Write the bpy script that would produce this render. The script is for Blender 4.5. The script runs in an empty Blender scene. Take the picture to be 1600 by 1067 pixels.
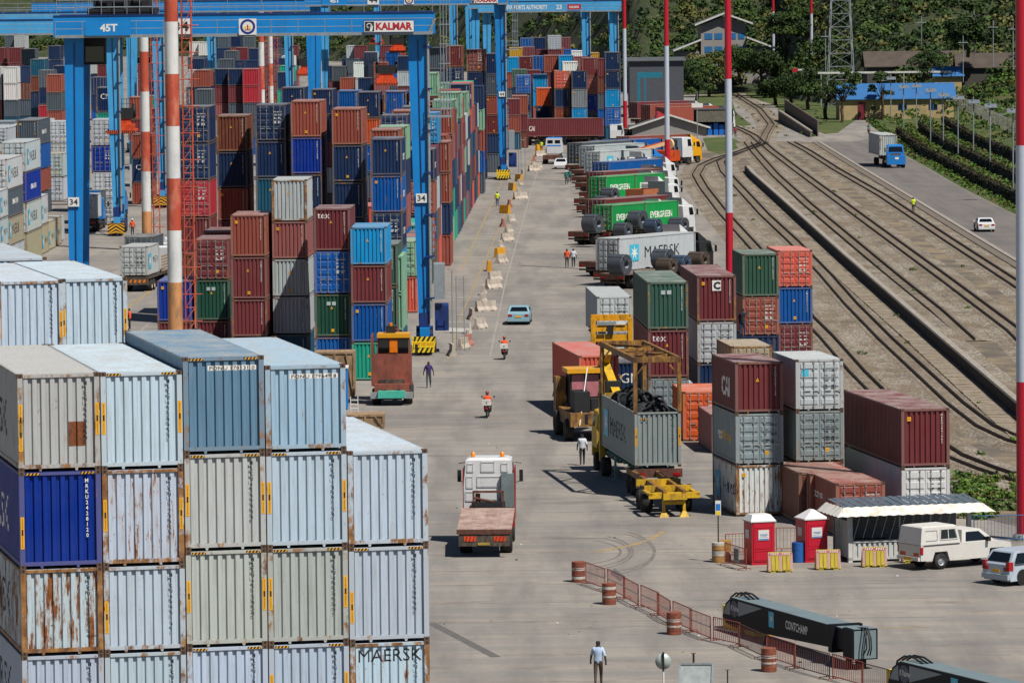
import bpy, bmesh, math, random
from mathutils import Vector, Matrix, noise
import numpy as np
R = random.Random(7)
rad = math.radians
sc = bpy.context.scene
col = sc.collection

# ------------------------------------------------------------------ camera, sky, sun, exposure
FOC, HC, PITCH, ROLL = 8000.0, 27.5, rad(4.15), rad(-0.58)
cp, sp, cr, sr = math.cos(PITCH), math.sin(PITCH), math.cos(ROLL), math.sin(ROLL)
cam_data = bpy.data.cameras.new('camera')
cam = bpy.data.objects.new('camera', cam_data)
col.objects.link(cam)
cam_data.sensor_width = 36.0
cam_data.lens = FOC * 36.0 / 1600.0
cam_data.clip_start = 1.0
cam_data.clip_end = 6000.0
ax = Vector((cr, sr * sp, sr * cp)); ay = Vector((-sr, cr * sp, cr * cp)); az = Vector((0, -cp, sp))
cam.matrix_world = Matrix(((ax.x, ay.x, az.x, 0), (ax.y, ay.y, az.y, 0), (ax.z, ay.z, az.z, HC), (0, 0, 0, 1)))
cam_data.dof.use_dof = False
sc.camera = cam

SUN_EL, SUN_AZ = rad(57), rad(137)          # azimuth from +Y, clockwise: to the right and behind the camera
world = bpy.data.worlds.new('World'); sc.world = world; world.use_nodes = True
wn = world.node_tree.nodes; wl = world.node_tree.links
bg = wn['Background']
sky = wn.new('ShaderNodeTexSky'); sky.sky_type = 'NISHITA'; sky.sun_disc = False
sky.sun_elevation = SUN_EL; sky.sun_rotation = SUN_AZ; sky.air_density = 0.75; sky.dust_density = 0.15
wl.new(sky.outputs[0], bg.inputs[0]); bg.inputs[1].default_value = 0.05
sd = bpy.data.lights.new('sun', 'SUN'); sd.energy = 5.0; sd.angle = rad(0.53); sd.color = (1.0, 0.955, 0.88)
sun = bpy.data.objects.new('sun', sd); col.objects.link(sun)
sv = Vector((math.sin(SUN_AZ) * math.cos(SUN_EL), math.cos(SUN_AZ) * math.cos(SUN_EL), math.sin(SUN_EL)))
sun.rotation_euler = sv.to_track_quat('Z', 'Y').to_euler(); sun.location = (60, -60, 120)
sc.view_settings.view_transform = 'Standard'; sc.view_settings.look = 'None'
sc.view_settings.exposure = 0.24; sc.view_settings.gamma = 1.0
sc.render.engine = 'CYCLES'
sc.cycles.max_bounces = 4; sc.cycles.diffuse_bounces = 1; sc.cycles.glossy_bounces = 2
sc.cycles.transmission_bounces = 2; sc.cycles.transparent_max_bounces = 4
sc.cycles.use_denoising = True
sc.cycles.caustics_reflective = False; sc.cycles.caustics_refractive = False

# ------------------------------------------------------------------ placing: a point on the level z seen along a line of sight
def _dir(px, py):
    du, dv = px - 800.0, py - 533.5
    u = cr * du + sr * dv; v = -sr * du + cr * dv
    return Vector((u, FOC * cp - v * sp, -FOC * sp - v * cp))
def G(px, py, z=0.0):
    d = _dir(px, py); k = (z - HC) / d.z
    return Vector((d.x * k, d.y * k, z))
def at(px, py, dist):
    d = _dir(px, py); k = dist / d.y
    return Vector((d.x * k, dist, HC + d.z * k))

# ------------------------------------------------------------------ objects and tags
def tag(o, label=None, cat=None, group=None, kind=None):
    if label: o['label'] = label
    if cat: o['category'] = cat
    if group: o['group'] = group
    if kind: o['kind'] = kind
    return o
def empty(name, loc=(0, 0, 0), rz=0.0, parent=None):
    o = bpy.data.objects.new(name, None); col.objects.link(o)
    o.location = loc; o.rotation_euler = (0, 0, rz); o.empty_display_size = 0.3
    if parent: o.parent = parent
    return o
def thing(name, label, cat, loc=(0, 0, 0), rz=0.0, group=None):
    return tag(empty(name, loc, rz), label, cat, group)
def inst(name, me, parent=None, loc=(0, 0, 0), rz=0.0, color=None):
    o = bpy.data.objects.new(name, me); col.objects.link(o)
    o.location = loc; o.rotation_euler = (0, 0, rz)
    if parent: o.parent = parent
    if color: o.color = color
    return o
KIDS = {}
def copy_tree(o, parent=None):
    c = o.copy(); col.objects.link(c)
    if parent is not None: c.parent = parent
    for ch in list(o.children): copy_tree(ch, c)
    return c

class MB:
    """collects faces and links them as one mesh object"""
    def __init__(s): s.v = []; s.f = []; s.m = []; s.mats = []; s.sm = []
    def mi(s, mat):
        if mat not in s.mats: s.mats.append(mat)
        return s.mats.index(mat)
    def face(s, pts, mat, smooth=False):
        n = len(s.v); s.v += [tuple(p) for p in pts]; s.f.append(tuple(range(n, n + len(pts)))); s.m.append(s.mi(mat)); s.sm.append(smooth)
    def box(s, x0, x1, y0, y1, z0, z1, mat):
        n = len(s.v); i = s.mi(mat)
        s.v += [(x0,y0,z0),(x1,y0,z0),(x1,y1,z0),(x0,y1,z0),(x0,y0,z1),(x1,y0,z1),(x1,y1,z1),(x0,y1,z1)]
        for q in ((3,2,1,0),(4,5,6,7),(0,1,5,4),(1,2,6,5),(2,3,7,6),(3,0,4,7)):
            s.f.append(tuple(n + k for k in q)); s.m.append(i); s.sm.append(False)
    def hexa(s, b, t, mat):
        """b, t: four points each (bottom ring, top ring), same winding"""
        n = len(s.v); i = s.mi(mat); s.v += [tuple(p) for p in b] + [tuple(p) for p in t]
        for q in ((3,2,1,0),(4,5,6,7),(0,1,5,4),(1,2,6,5),(2,3,7,6),(3,0,4,7)):
            s.f.append(tuple(n + k for k in q)); s.m.append(i); s.sm.append(False)
    def prism(s, poly, axis, a0, a1, mat):
        """poly: 2D points; axis 'x','y','z' extruded from a0 to a1"""
        def P(p, a):
            return (a, p[0], p[1]) if axis == 'x' else ((p[0], a, p[1]) if axis == 'y' else (p[0], p[1], a))
        A = [P(p, a0) for p in poly]; B = [P(p, a1) for p in poly]
        s.face(A[::-1] if axis != 'y' else A, mat); s.face(B if axis != 'y' else B[::-1], mat)
        k = len(poly)
        for i in range(k):
            j = (i + 1) % k
            q = [A[i], A[j], B[j], B[i]]
            s.face(q if axis != 'y' else q[::-1], mat)
    def tube(s, p0, p1, r0, mat, n=8, r1=None, cap=True, smooth=True):
        p0 = Vector(p0); p1 = Vector(p1); r1 = r0 if r1 is None else r1
        d = (p1 - p0)
        if d.length < 1e-6: return
        d.normalize(); a = d.orthogonal().normalized(); b = d.cross(a)
        k = len(s.v); i = s.mi(mat)
        for c, r in ((p0, r0), (p1, r1)):
            for t in range(n):
                w = 2 * math.pi * t / n
                s.v.append(tuple(c + a * (r * math.cos(w)) + b * (r * math.sin(w))))
        for t in range(n):
            u = (t + 1) % n
            s.f.append((k + t, k + u, k + n + u, k + n + t)); s.m.append(i); s.sm.append(smooth)
        if cap:
            s.cap(k, n, i, True); s.cap(k + n, n, i, False)
    def cap(s, k, n, i, rev):
        q = len(s.v); s.v += s.v[k:k + n]; f = tuple(q + t for t in range(n)); s.f.append(f[::-1] if rev else f); s.m.append(i); s.sm.append(False)
    def path(s, pts, r, mat, n=6):
        for a, b in zip(pts[:-1], pts[1:]): s.tube(a, b, r, mat, n)
    def beam(s, p0, p1, w, h, mat):
        """rectangular bar from p0 to p1, w across, h upwards"""
        p0 = Vector(p0); p1 = Vector(p1); d = (p1 - p0).normalized()
        u = Vector((0, 0, 1)) if abs(d.z) < 0.95 else Vector((0, 1, 0))
        a = d.cross(u).normalized() * (w / 2); b = a.cross(d).normalized() * (h / 2)
        s.hexa([p0 - a - b, p0 + a - b, p1 + a - b, p1 - a - b], [p0 - a + b, p0 + a + b, p1 + a + b, p1 - a + b], mat)
    def lathe(s, prof, mat, n=16, origin=(0, 0, 0), axis='z', smooth=True, cap=True):
        k = len(s.v); i = s.mi(mat); O = Vector(origin)
        for r, h in prof:
            for t in range(n):
                w = 2 * math.pi * t / n; a, b = r * math.cos(w), r * math.sin(w)
                q = (a, b, h) if axis == 'z' else ((h, a, b) if axis == 'x' else (b, h, a))
                s.v.append((O.x + q[0], O.y + q[1], O.z + q[2]))
        for j in range(len(prof) - 1):
            for t in range(n):
                u = (t + 1) % n
                s.f.append((k + j*n + t, k + j*n + u, k + (j+1)*n + u, k + (j+1)*n + t)); s.m.append(i); s.sm.append(smooth)
        if cap and prof[0][0] > 1e-4: s.cap(k, n, i, True)
        if cap and prof[-1][0] > 1e-4: s.cap(k + (len(prof)-1)*n, n, i, False)
    def mesh(s, name):
        me = bpy.data.meshes.new(name); me.from_pydata(s.v, [], s.f)
        for m in s.mats: me.materials.append(m)
        me.polygons.foreach_set('material_index', s.m); me.polygons.foreach_set('use_smooth', s.sm); me.update()
        return me
    def build(s, name, parent=None, loc=(0, 0, 0), rz=0.0, color=None):
        return inst(name, s.mesh(name), parent, loc, rz, color)

# ------------------------------------------------------------------ materials
def s2l(c):
    if isinstance(c, str):
        c = c.lstrip('#'); c = [int(c[i:i+2], 16) / 255 for i in (0, 2, 4)]
    return tuple((x / 12.92 if x <= 0.04045 else ((x + 0.055) / 1.055) ** 2.4) for x in c)
MATS = {}
def new_mat(name):
    m = bpy.data.materials.new(name); m.use_nodes = True
    nt = m.node_tree; b = nt.nodes['Principled BSDF']
    return m, nt, b
def nnode(nt, t, **k):
    n = nt.nodes.new(t)
    for a, v in k.items(): setattr(n, a, v)
    return n
def ramp(nt, fac, stops):
    r = nt.nodes.new('ShaderNodeValToRGB'); nt.links.new(fac, r.inputs[0])
    e = r.color_ramp.elements
    while len(e) < len(stops): e.new(0.5)
    for i, (p, c) in enumerate(stops):
        e[i].position = p; e[i].color = (c, c, c, 1) if isinstance(c, (int, float)) else (*c, 1)
    return r.outputs[0]
def mix(nt, fac, a, b, mode='MIX'):
    m = nnode(nt, 'ShaderNodeMix', data_type='RGBA', blend_type=mode)
    for k, v in ((0, fac), (6, a), (7, b)):
        if hasattr(v, 'links'): nt.links.new(v, m.inputs[k])
        elif k == 0: m.inputs[0].default_value = v
        else: m.inputs[k].default_value = (*v, 1) if len(v) == 3 else v
    return m.outputs[2]
def mth(nt, op, a, b=None, clamp=False):
    m = nnode(nt, 'ShaderNodeMath', operation=op, use_clamp=clamp)
    for k, v in ((0, a), (1, b)):
        if v is None: continue
        if hasattr(v, 'links'): nt.links.new(v, m.inputs[k])
        else: m.inputs[k].default_value = v
    return m.outputs[0]
def coord(nt, scale=(1, 1, 1), rnd=0.0, space='Object'):
    tc = nt.nodes.new('ShaderNodeTexCoord'); mp = nt.nodes.new('ShaderNodeMapping')
    nt.links.new(tc.outputs[space], mp.inputs[0]); mp.inputs[3].default_value = scale
    if rnd:
        oi = nt.nodes.new('ShaderNodeObjectInfo'); k = mth(nt, 'MULTIPLY', oi.outputs['Random'], rnd)
        c = nt.nodes.new('ShaderNodeCombineXYZ')
        for i in range(3): nt.links.new(k, c.inputs[i])
        nt.links.new(c.outputs[0], mp.inputs[1])
    return mp.outputs[0]
def noi(nt, vec, scale, detail=3.0, rough=0.55):
    n = nnode(nt, 'ShaderNodeTexNoise'); nt.links.new(vec, n.inputs['Vector'])
    n.inputs['Scale'].default_value = scale; n.inputs['Detail'].default_value = detail; n.inputs['Roughness'].default_value = rough
    return n.outputs[0]
def bump(nt, h, bsdf, strength=0.3, dist=0.02):
    b = nt.nodes.new('ShaderNodeBump'); b.inputs['Strength'].default_value = strength; b.inputs['Distance'].default_value = dist
    nt.links.new(h, b.inputs['Height']); nt.links.new(b.outputs[0], bsdf.inputs['Normal'])
def plain(name, c, rough=0.6, metal=0.0, var=0.25, scale=3.0, dirt=0.0, dirtc='#6b5a48', spec=None):
    """solid coloured stuff with mottling and optional dirt patches"""
    if name in MATS: return MATS[name]
    m, nt, b = new_mat(name); c = s2l(c)
    v = coord(nt, rnd=37.0); n1 = noi(nt, v, scale, 5.0, 0.65)
    a = ramp(nt, n1, [(0.3, tuple(x * (1 - var) for x in c)), (0.7, tuple(min(1, x * (1 + var * .5)) for x in c))])
    if dirt > 0:
        d = ramp(nt, noi(nt, coord(nt, (1, 1, .35), rnd=11.0), scale * 1.3, 6.0, 0.7), [(0.62 - dirt * .45, 0.0), (0.74 - dirt * .3, 1.0)])
        a = mix(nt, mth(nt, 'MULTIPLY', d, min(1, .35 + dirt)), a, s2l(dirtc))
    nt.links.new(a, b.inputs['Base Color']); b.inputs['Roughness'].default_value = rough; b.inputs['Metallic'].default_value = metal
    if spec is not None: b.inputs['Specular IOR Level'].default_value = spec
    MATS[name] = m; return m
def emis(name, c, rough=0.4):
    return plain(name, c, rough, var=0.05)

# weathered container paint: the colour and the amount of rust (alpha) come from the object
def container_paint():
    m, nt, b = new_mat('container_paint')
    oi = nt.nodes.new('ShaderNodeObjectInfo'); base = oi.outputs['Color']; rust = oi.outputs['Alpha']
    v = coord(nt, rnd=61.0)
    blot = noi(nt, v, 0.55, 4.0, 0.6)
    c1 = mix(nt, ramp(nt, blot, [(0.35, 0.0), (0.7, 0.02)]), base, (0.55, 0.53, 0.49))          # chalked, dusty
    geo = nt.nodes.new('ShaderNodeNewGeometry'); sx = nt.nodes.new('ShaderNodeSeparateXYZ'); nt.links.new(geo.outputs['Normal'], sx.inputs[0])
    up = mth(nt, 'MULTIPLY', mth(nt, 'MAXIMUM', sx.outputs[2], 0.0), mth(nt, 'ADD', ramp(nt, noi(nt, v, 0.8, 6.0, 0.75), [(.38, 0.0), (.62, 0.55)]), 0.06))
    c1 = mix(nt, up, c1, (0.40, 0.38, 0.34))                                                   # dust that settles on the roofs
    vs = coord(nt, (5.5, 5.5, 0.28), rnd=61.0)
    streak = noi(nt, vs, 1.6, 4.0, 0.7)
    c2 = mix(nt, ramp(nt, streak, [(0.45, 0.0), (0.72, 0.5)]), c1, mix(nt, 1.0, c1, (0.55, 0.49, 0.4), 'MULTIPLY'))
    # rust runs: blotches stretched downwards, threshold driven by the rust amount
    vr = coord(nt, (4.2, 4.2, 0.6), rnd=23.0)
    rn = noi(nt, vr, 1.35, 8.0, 0.72)
    th = mth(nt, 'SUBTRACT', 0.80, mth(nt, 'MULTIPLY', rust, 0.34))
    rm = mth(nt, 'MULTIPLY', mth(nt, 'SUBTRACT', rn, th), 16.0, True)
    halo = mth(nt, 'MULTIPLY', mth(nt, 'SUBTRACT', rn, mth(nt, 'SUBTRACT', th, 0.07)), 7.0, True)
    rc = ramp(nt, noi(nt, v, 7.0, 4.0), [(0.3, s2l('#5a2f1a')), (0.7, s2l('#8f5527'))])
    c3 = mix(nt, mth(nt, 'MULTIPLY', halo, 0.45), c2, s2l('#b08a5a'))
    c4 = mix(nt, rm, c3, rc)
    spk = ramp(nt, noi(nt, v, 9.0, 3.0), [(0.66, 0.0), (0.72, 1.0)])
    c5 = mix(nt, mth(nt, 'MULTIPLY', spk, rust), c4, s2l('#7a4526'))
    nt.links.new(c5, b.inputs['Base Color'])
    nt.links.new(mth(nt, 'ADD', mth(nt, 'MULTIPLY', rm, 0.35), 0.42), b.inputs['Roughness'])
    b.inputs['Specular IOR Level'].default_value = 0.22
    bump(nt, noi(nt, coord(nt, (1, 1, .6), rnd=5.0), 1.6, 3.0), b, 0.25, 0.05)
    return m
PAINT = container_paint()
def rusty_frame():
    m, nt, b = new_mat('container_frame_paint')
    oi = nt.nodes.new('ShaderNodeObjectInfo'); v = coord(nt, (1, 1, 0.5), rnd=19.0)
    rn = noi(nt, v, 2.6, 6.0, 0.7); th = mth(nt, 'SUBTRACT', 0.63, mth(nt, 'MULTIPLY', oi.outputs['Alpha'], 0.36))
    rm = mth(nt, 'MULTIPLY', mth(nt, 'SUBTRACT', rn, th), 9.0, True)
    rc = ramp(nt, noi(nt, v, 5.0, 4.0), [(0.3, s2l('#55301c')), (0.7, s2l('#a5763f'))])
    c = mix(nt, rm, mix(nt, 0.25, oi.outputs['Color'], s2l('#8a8070')), rc)
    nt.links.new(c, b.inputs['Base Color']); b.inputs['Roughness'].default_value = 0.65
    return m
FRAME = rusty_frame()
CAST = plain('corner_casting_steel', '#5d4636', 0.75, var=0.5, scale=6)
DARK = plain('dark_underside', '#191715', 0.9)
BAR = plain('galvanised_bar', '#a9a9a6', 0.45, 0.5, var=0.3, scale=5, dirt=0.2)
WHITE = plain('white_lettering', '#dedcd6', 0.6, var=0.08)
BLACK = plain('black_lettering', '#20242a', 0.6, var=0.1)
YEL = plain('yellow_marking', '#e0a216', 0.55, var=0.15)
BLK = plain('black_marking', '#181818', 0.6)
STAR = plain('light_blue_emblem', '#45b3cf', 0.5, var=0.05)
RUBBER = plain('rubber', '#1d1c1b', 0.85, var=0.4, scale=4, dirt=0.2, dirtc='#5c5248')
GLASS = plain('window_glass', '#0d1216', 0.08, 0.0, var=0.1, spec=0.8)
STEEL = plain('bare_steel', '#777772', 0.45, 0.6, var=0.3)
GALV = plain('galvanised_steel', '#9aa0a2', 0.5, 0.4, var=0.2)
CHAS = plain('chassis_steel', '#3b3430', 0.8, var=0.5, scale=4, dirt=0.4)
RUSTM = plain('rusty_steel', '#684337', 0.85, var=0.5, scale=3, dirt=0.5, dirtc='#4d2c20')
CHROME = plain('bright_rim', '#a8abad', 0.4, 0.4)
LRED = plain('red_lamp_lens', '#a01018', 0.3)
LAMB = plain('amber_lamp_lens', '#e27a10', 0.3)

# ------------------------------------------------------------------ lettering
TXT = {}
def text_mesh(s, bold=0.0, line=1.0):
    k = (s, bold, line)
    if k in TXT: return TXT[k]
    cu = bpy.data.curves.new('lettering', 'FONT'); cu.body = s; cu.size = 1.0; cu.offset = bold; cu.resolution_u = 2
    cu.align_x = 'LEFT'; cu.space_line = line; cu.fill_mode = 'FRONT'
    if line < 1: cu.align_x = 'CENTER'
    o = bpy.data.objects.new('tmp', cu); col.objects.link(o)
    dg = bpy.context.evaluated_depsgraph_get(); dg.update()
    me = bpy.data.meshes.new_from_object(o.evaluated_get(dg)); bpy.data.objects.remove(o); bpy.data.curves.remove(cu)
    n = len(me.vertices); a = np.empty(n * 3, np.float32); me.vertices.foreach_get('co', a); a = a.reshape(-1, 3)
    lo, hi = a.min(0), a.max(0)
    out = [(tuple(v - lo for v, lo in ((c[0], lo[0]), (c[1], lo[1])))) for c in a]
    fs = [tuple(p.vertices) for p in me.polygons]
    bpy.data.meshes.remove(me)
    TXT[k] = (out, fs, float(hi[0] - lo[0]), float(hi[1] - lo[1])); return TXT[k]
def letter(s, parent, o, xd, up, mat, h=None, w=None, bold=0.02, line=1.0, name='lettering', prof=None):
    """lettering with its lower-left corner at o, running along xd; scaled to height h and/or width w.
       prof: (breakpoints, depth function) lets large lettering follow the ribs of the panel it is painted on"""
    vs, fs, W, Hh = text_mesh(s, bold, line)
    if h is None: h = Hh * w / W
    if w is None: w = W * h / Hh
    xd = Vector(xd).normalized(); up = Vector(up).normalized(); nrm = xd.cross(up); o = Vector(o)
    if prof is None:
        me = bpy.data.meshes.new(name)
        me.from_pydata([tuple(o + xd * (v[0] * w / W) + up * (v[1] * h / Hh)) for v in vs], [], fs)
        me.materials.append(mat); return inst(name, me, parent)
    t0, brk, fn = prof
    bm = bmesh.new(); bv = [bm.verts.new((v[0] * w / W, v[1] * h / Hh, 0)) for v in vs]
    for f in fs:
        try: bm.faces.new([bv[i] for i in f])
        except ValueError: pass
    bmesh.ops.triangulate(bm, faces=bm.faces[:])
    for b in brk:
        x = b - t0
        if 0 < x < w:
            bmesh.ops.bisect_plane(bm, geom=bm.verts[:] + bm.edges[:] + bm.faces[:], plane_co=(x, 0, 0), plane_no=(1, 0, 0))
    for v in bm.verts:
        x, y = v.co.x, v.co.y
        v.co = o + xd * x + up * y - nrm * (fn(t0 + x) - 0.004)
    me = bpy.data.meshes.new(name); bm.to_mesh(me); bm.free(); me.materials.append(mat)
    return inst(name, me, parent)
# ------------------------------------------------------------------ shipping containers
CW = 2.438; L20, L40 = 6.058, 12.192; HS, HQ = 2.591, 2.896
def ribs(t0, t1, pitch, fr=(0.48, 0.1, 0.27, 0.15), depth=0.066):
    n = max(1, round((t1 - t0) / pitch)); p = (t1 - t0) / n; pts = [(t0, depth)]
    for i in range(n):
        a = t0 + i * p
        pts += [(a + p * fr[3] * .5, 0.0), (a + p * (fr[3] * .5 + fr[0]), 0.0), (a + p * (fr[3] * .5 + fr[0] + fr[1]), depth), (a + p * (1 - fr[3] * .5), depth)]
    pts.append((t1, depth))
    out = []
    for q in pts:
        if not out or q[0] > out[-1][0] + 1e-4: out.append(q)
    return out
def rib_fn(pts):
    def f(t):
        if t <= pts[0][0]: return 0.0
        for (a, da), (b, db) in zip(pts[:-1], pts[1:]):
            if t <= b: return da + (db - da) * (t - a) / max(1e-6, b - a)
        return 0.0
    return [p[0] for p in pts], f
PAN = {}
def end_panel(h, lod):
    k = ('e', h, lod)
    if k not in PAN:
        m = MB(); pts = ribs(0.16, CW - 0.16, 0.264 if lod < 2 else 0.35)
        z0, z1 = 0.2, h - 0.11
        for (a, da), (b, db) in zip(pts[:-1], pts[1:]):
            m.face([(a, .03 + da, z0), (b, .03 + db, z0), (b, .03 + db, z1), (a, .03 + da, z1)], PAINT)
        PAN[k] = m.mesh('end_panel')
    return PAN[k]
def side_panel(L, h, lod):
    k = ('s', L, h, lod)
    if k not in PAN:
        m = MB(); pts = ribs(0.17, L - 0.17, 0.28 if lod < 2 else 0.55, (0.26, .24, .26, .24), 0.036)
        z0, z1 = 0.2, h - 0.08
        for (a, da), (b, db) in zip(pts[:-1], pts[1:]):
            m.face([(-.02 - da, a, z0), (-.02 - db, b, z0), (-.02 - db, b, z1), (-.02 - da, a, z1)], PAINT)
        PAN[k] = m.mesh('side_panel')
    return PAN[k]
def roof_mesh(L, h, lod):
    k = ('r', L, h, lod)
    if k not in PAN:
        m = MB(); z = h - 0.02
        if lod == 0:
            n = int(L / 0.24); p = (L - .3) / n
            for i in range(n):
                a = .15 + i * p
                m.face([(.08, a, z), (CW - .08, a, z), (CW - .08, a + p * .5, z), (.08, a + p * .5, z)], PAINT)
                m.face([(.08, a + p * .5, z), (CW - .08, a + p * .5, z), (CW - .08, a + p * .75, z - .018), (.08, a + p * .75, z - .018)], PAINT)
                m.face([(.08, a + p * .75, z - .018), (CW - .08, a + p * .75, z - .018), (CW - .08, a + p, z), (.08, a + p, z)], PAINT)
            m.box(.02, .08, .02, L - .02, z - .05, z - .002, PAINT); m.box(CW - .08, CW - .02, .02, L - .02, z - .05, z - .002, PAINT)
            m.box(.08, CW - .08, .02, .15, z - .05, z - .003, PAINT); m.box(.08, CW - .08, L - .15, L - .02, z - .05, z - .003, PAINT)
        else:
            m.box(.02, CW - .02, .02, L - .02, z - .04, z, PAINT)
        PAN[k] = m.mesh('roof')
    return PAN[k]
def frame_mesh(L, h, lod):
    k = ('f', L, h, lod)
    if k not in PAN:
        m = MB(); P = FRAME; p = .155
        for x0 in (0, CW - p):
            for y0 in (0, L - .12):
                m.box(x0, x0 + p, y0, y0 + .12, .11, h - .11, P)
                if lod > 0:
                    for z0 in (0, h - .118): m.box(x0 - .004, x0 + p + .008, y0 - .004 if y0 == 0 else y0 - .03, (y0 + .15) if y0 == 0 else L + .004, z0, z0 + .118, CAST)
        for y0 in (0.005, L - .065):
            m.box(p, CW - p, y0, y0 + .06, .085, .2, P)              # sill
            m.box(p, CW - p, y0 - .004, y0 + .07, h - .12, h - .035, P)   # header
        for x0 in (0.006, CW - .056):
            m.box(x0, x0 + .05, .12, L - .12, .075, .2, P)           # bottom rails
            m.box(x0, x0 + .05, .12, L - .12, h - .1, h - .03, P)    # top rails
        m.box(.08, CW - .08, .07, L - .07, .12, .16, DARK)            # floor underside
        if lod == 0:
            for x in (.62, 1.7):                                      # brackets below the sill
                m.hexa([(x, .01, .0), (x + .05, .01, .0), (x + .05, .05, .0), (x, .05, .0)], [(x - .03, .01, .085), (x + .08, .01, .085), (x + .08, .05, .085), (x - .03, .05, .085)], P)
        PAN[k] = m.mesh('frame')
    return PAN[k]
def cast_mesh():
    if 'c' not in PAN:
        m = MB(); m.box(-.005, .165, -.006, .17, 0, .118, CAST)
        m.box(.05, .11, -.009, .0, .03, .09, DARK); m.box(.17, .168, .05, .12, .03, .09, DARK)
        PAN['c'] = m.mesh('corner_casting')
    return PAN['c']
def door_mesh(h, lod):
    k = ('d', h, lod)
    if k not in PAN:
        m = MB(); w = (CW - .32) / 2 - .012; z0, z1 = .21, h - .125
        m.box(0, w, .02, .055, z0, z1, PAINT)
        n = 5; g = (z1 - z0) / n
        for i in range(n):                                            # pressed bands between the locking bars
            a = z0 + g * i + .07; b = z0 + g * (i + 1) - .07
            m.hexa([(.06, .018, a), (w - .06, .018, a), (w - .06, .019, b), (.06, .019, b)],
                   [(.1, -.012, a + .05), (w - .1, -.012, a + .05), (w - .1, -.012, b - .02), (.1, -.012, b - .02)], PAINT)
        PAN[k] = m.mesh('door')
        b = MB()
        b.tube((0, -.03, .13), (0, -.03, h - .1), .021, BAR, 6, smooth=False)
        for z in (.2, .75, h * .5, h - .5, h - .2): b.box(-.045, .045, -.05, .02, z, z + .05, BAR)
        b.box(-.03, .33 if lod < 2 else .2, -.055, -.03, .98, 1.03, BAR)
        PAN[('b', h, lod)] = b.mesh('locking_bar')
    return PAN[k], PAN[('b', h, lod)]
def box2(L, h, door, lod3=False):
    """container too far away for its parts to show: one mesh"""
    k = ('x', L, h, door)
    if k not in PAN:
        m = MB(); pts = ribs(0.1, CW - 0.1, 0.4)
        for (a, da), (b, db) in zip(pts[:-1], pts[1:]):
            if not door: m.face([(a, .03 + da, .2), (b, .03 + db, .2), (b, .03 + db, h - .11), (a, .03 + da, h - .11)], PAINT)
        for y0 in (0.0, L - .07):
            m.box(.1, CW - .1, y0, y0 + .07, .085, .2, FRAME); m.box(.1, CW - .1, y0, y0 + .07, h - .12, h - .04, FRAME)
        for x0 in (0, CW - .11):
            for y0 in (0, L - .11): m.box(x0, x0 + .11, y0, y0 + .11, 0, h, FRAME)
        pts = ribs(0.11, L - 0.11, 0.8, (0.3, .2, .3, .2), 0.04)
        for (a, da), (b, db) in zip(pts[:-1], pts[1:]):
            m.face([(CW - .02 - da, a, .1), (CW - .02 - db, b, .1), (CW - .02 - db, b, h - .05), (CW - .02 - da, a, h - .05)], PAINT)
            m.face([(.02 + db, b, .1), (.02 + da, a, .1), (.02 + da, a, h - .05), (.02 + db, b, h - .05)], PAINT)
        m.box(.02, CW - .02, .02, L - .02, h - .06, h - .015, PAINT); m.box(.05, CW - .05, .09, L - .05, .1, .15, DARK)
        m.box(.1, CW - .1, L - .06, L - .03, .2, h - .12, PAINT)
        if door:
            m.box(.1, CW - .1, .035, .07, .2, h - .11, PAINT)
            for i in range(5):
                z = .3 + i * (h - .5) / 5; m.box(.2, 1.16, .012, .035, z, z + .28, PAINT); m.box(1.28, CW - .2, .012, .035, z, z + .28, PAINT)
            for x in (.42, .92, 1.5, 2.0): m.box(x, x + .05, -.02, .015, .12, h - .1, BAR)
        PAN[k] = m.mesh('shipping_container')
    return PAN[k]
CODES = ['MSKU 430751 6', 'TGHU 519263 0', 'CMAU 803317 5', 'MRKU 284190 2', 'TEXU 339048 1', 'APZU 471205 8', 'CAIU 260934 3', 'ECMU 174088 9', 'FSCU 650712 4', 'PONU 092386 1', 'TRLU 745519 7', 'GESU 318842 6']
SHARE = {}
def vcode(i, c, h, dark):
    """column of letters down the right side of the end wall, shared between containers"""
    k = ('v', i, h, dark)
    if k not in SHARE:
        s = '\n'.join(CODES[i].replace(' ', ''))
        o = letter(s, None, (CW - .43, .022, h - 1.72), (1, 0, 0), (0, 0, 1), BLACK if dark else WHITE, h=1.45, w=.085, bold=.015, line=.9)
        SHARE[k] = o.data; bpy.data.objects.remove(o)
    return SHARE[k]
def doortext(h, dark, seed):
    k = ('t', h, dark, seed)
    if k not in SHARE:
        mt = BLACK if dark else WHITE; m = None
        o = letter(CODES[seed][:4] + ' ' + CODES[seed][5:], None, (1.42, -.016, h - .62), (1, 0, 0), (0, 0, 1), mt, w=.72, bold=.02)
        me = o.data; bpy.data.objects.remove(o)
        bm = bmesh.new(); bm.from_mesh(me)
        rr = random.Random(seed)
        for z in (h - .85, h - 1.05, h - 1.12, h - 1.35, h - 1.42, h - 1.49):
            for x in (1.45, 1.82):
                w = .12 + rr.random() * .18
                q = [bm.verts.new(p) for p in ((x, -.017, z), (x + w, -.017, z), (x + w, -.017, z + .045), (x, -.017, z + .045))]; bm.faces.new(q)
        bm.to_mesh(me); bm.free(); SHARE[k] = me
    return SHARE[k]
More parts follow.
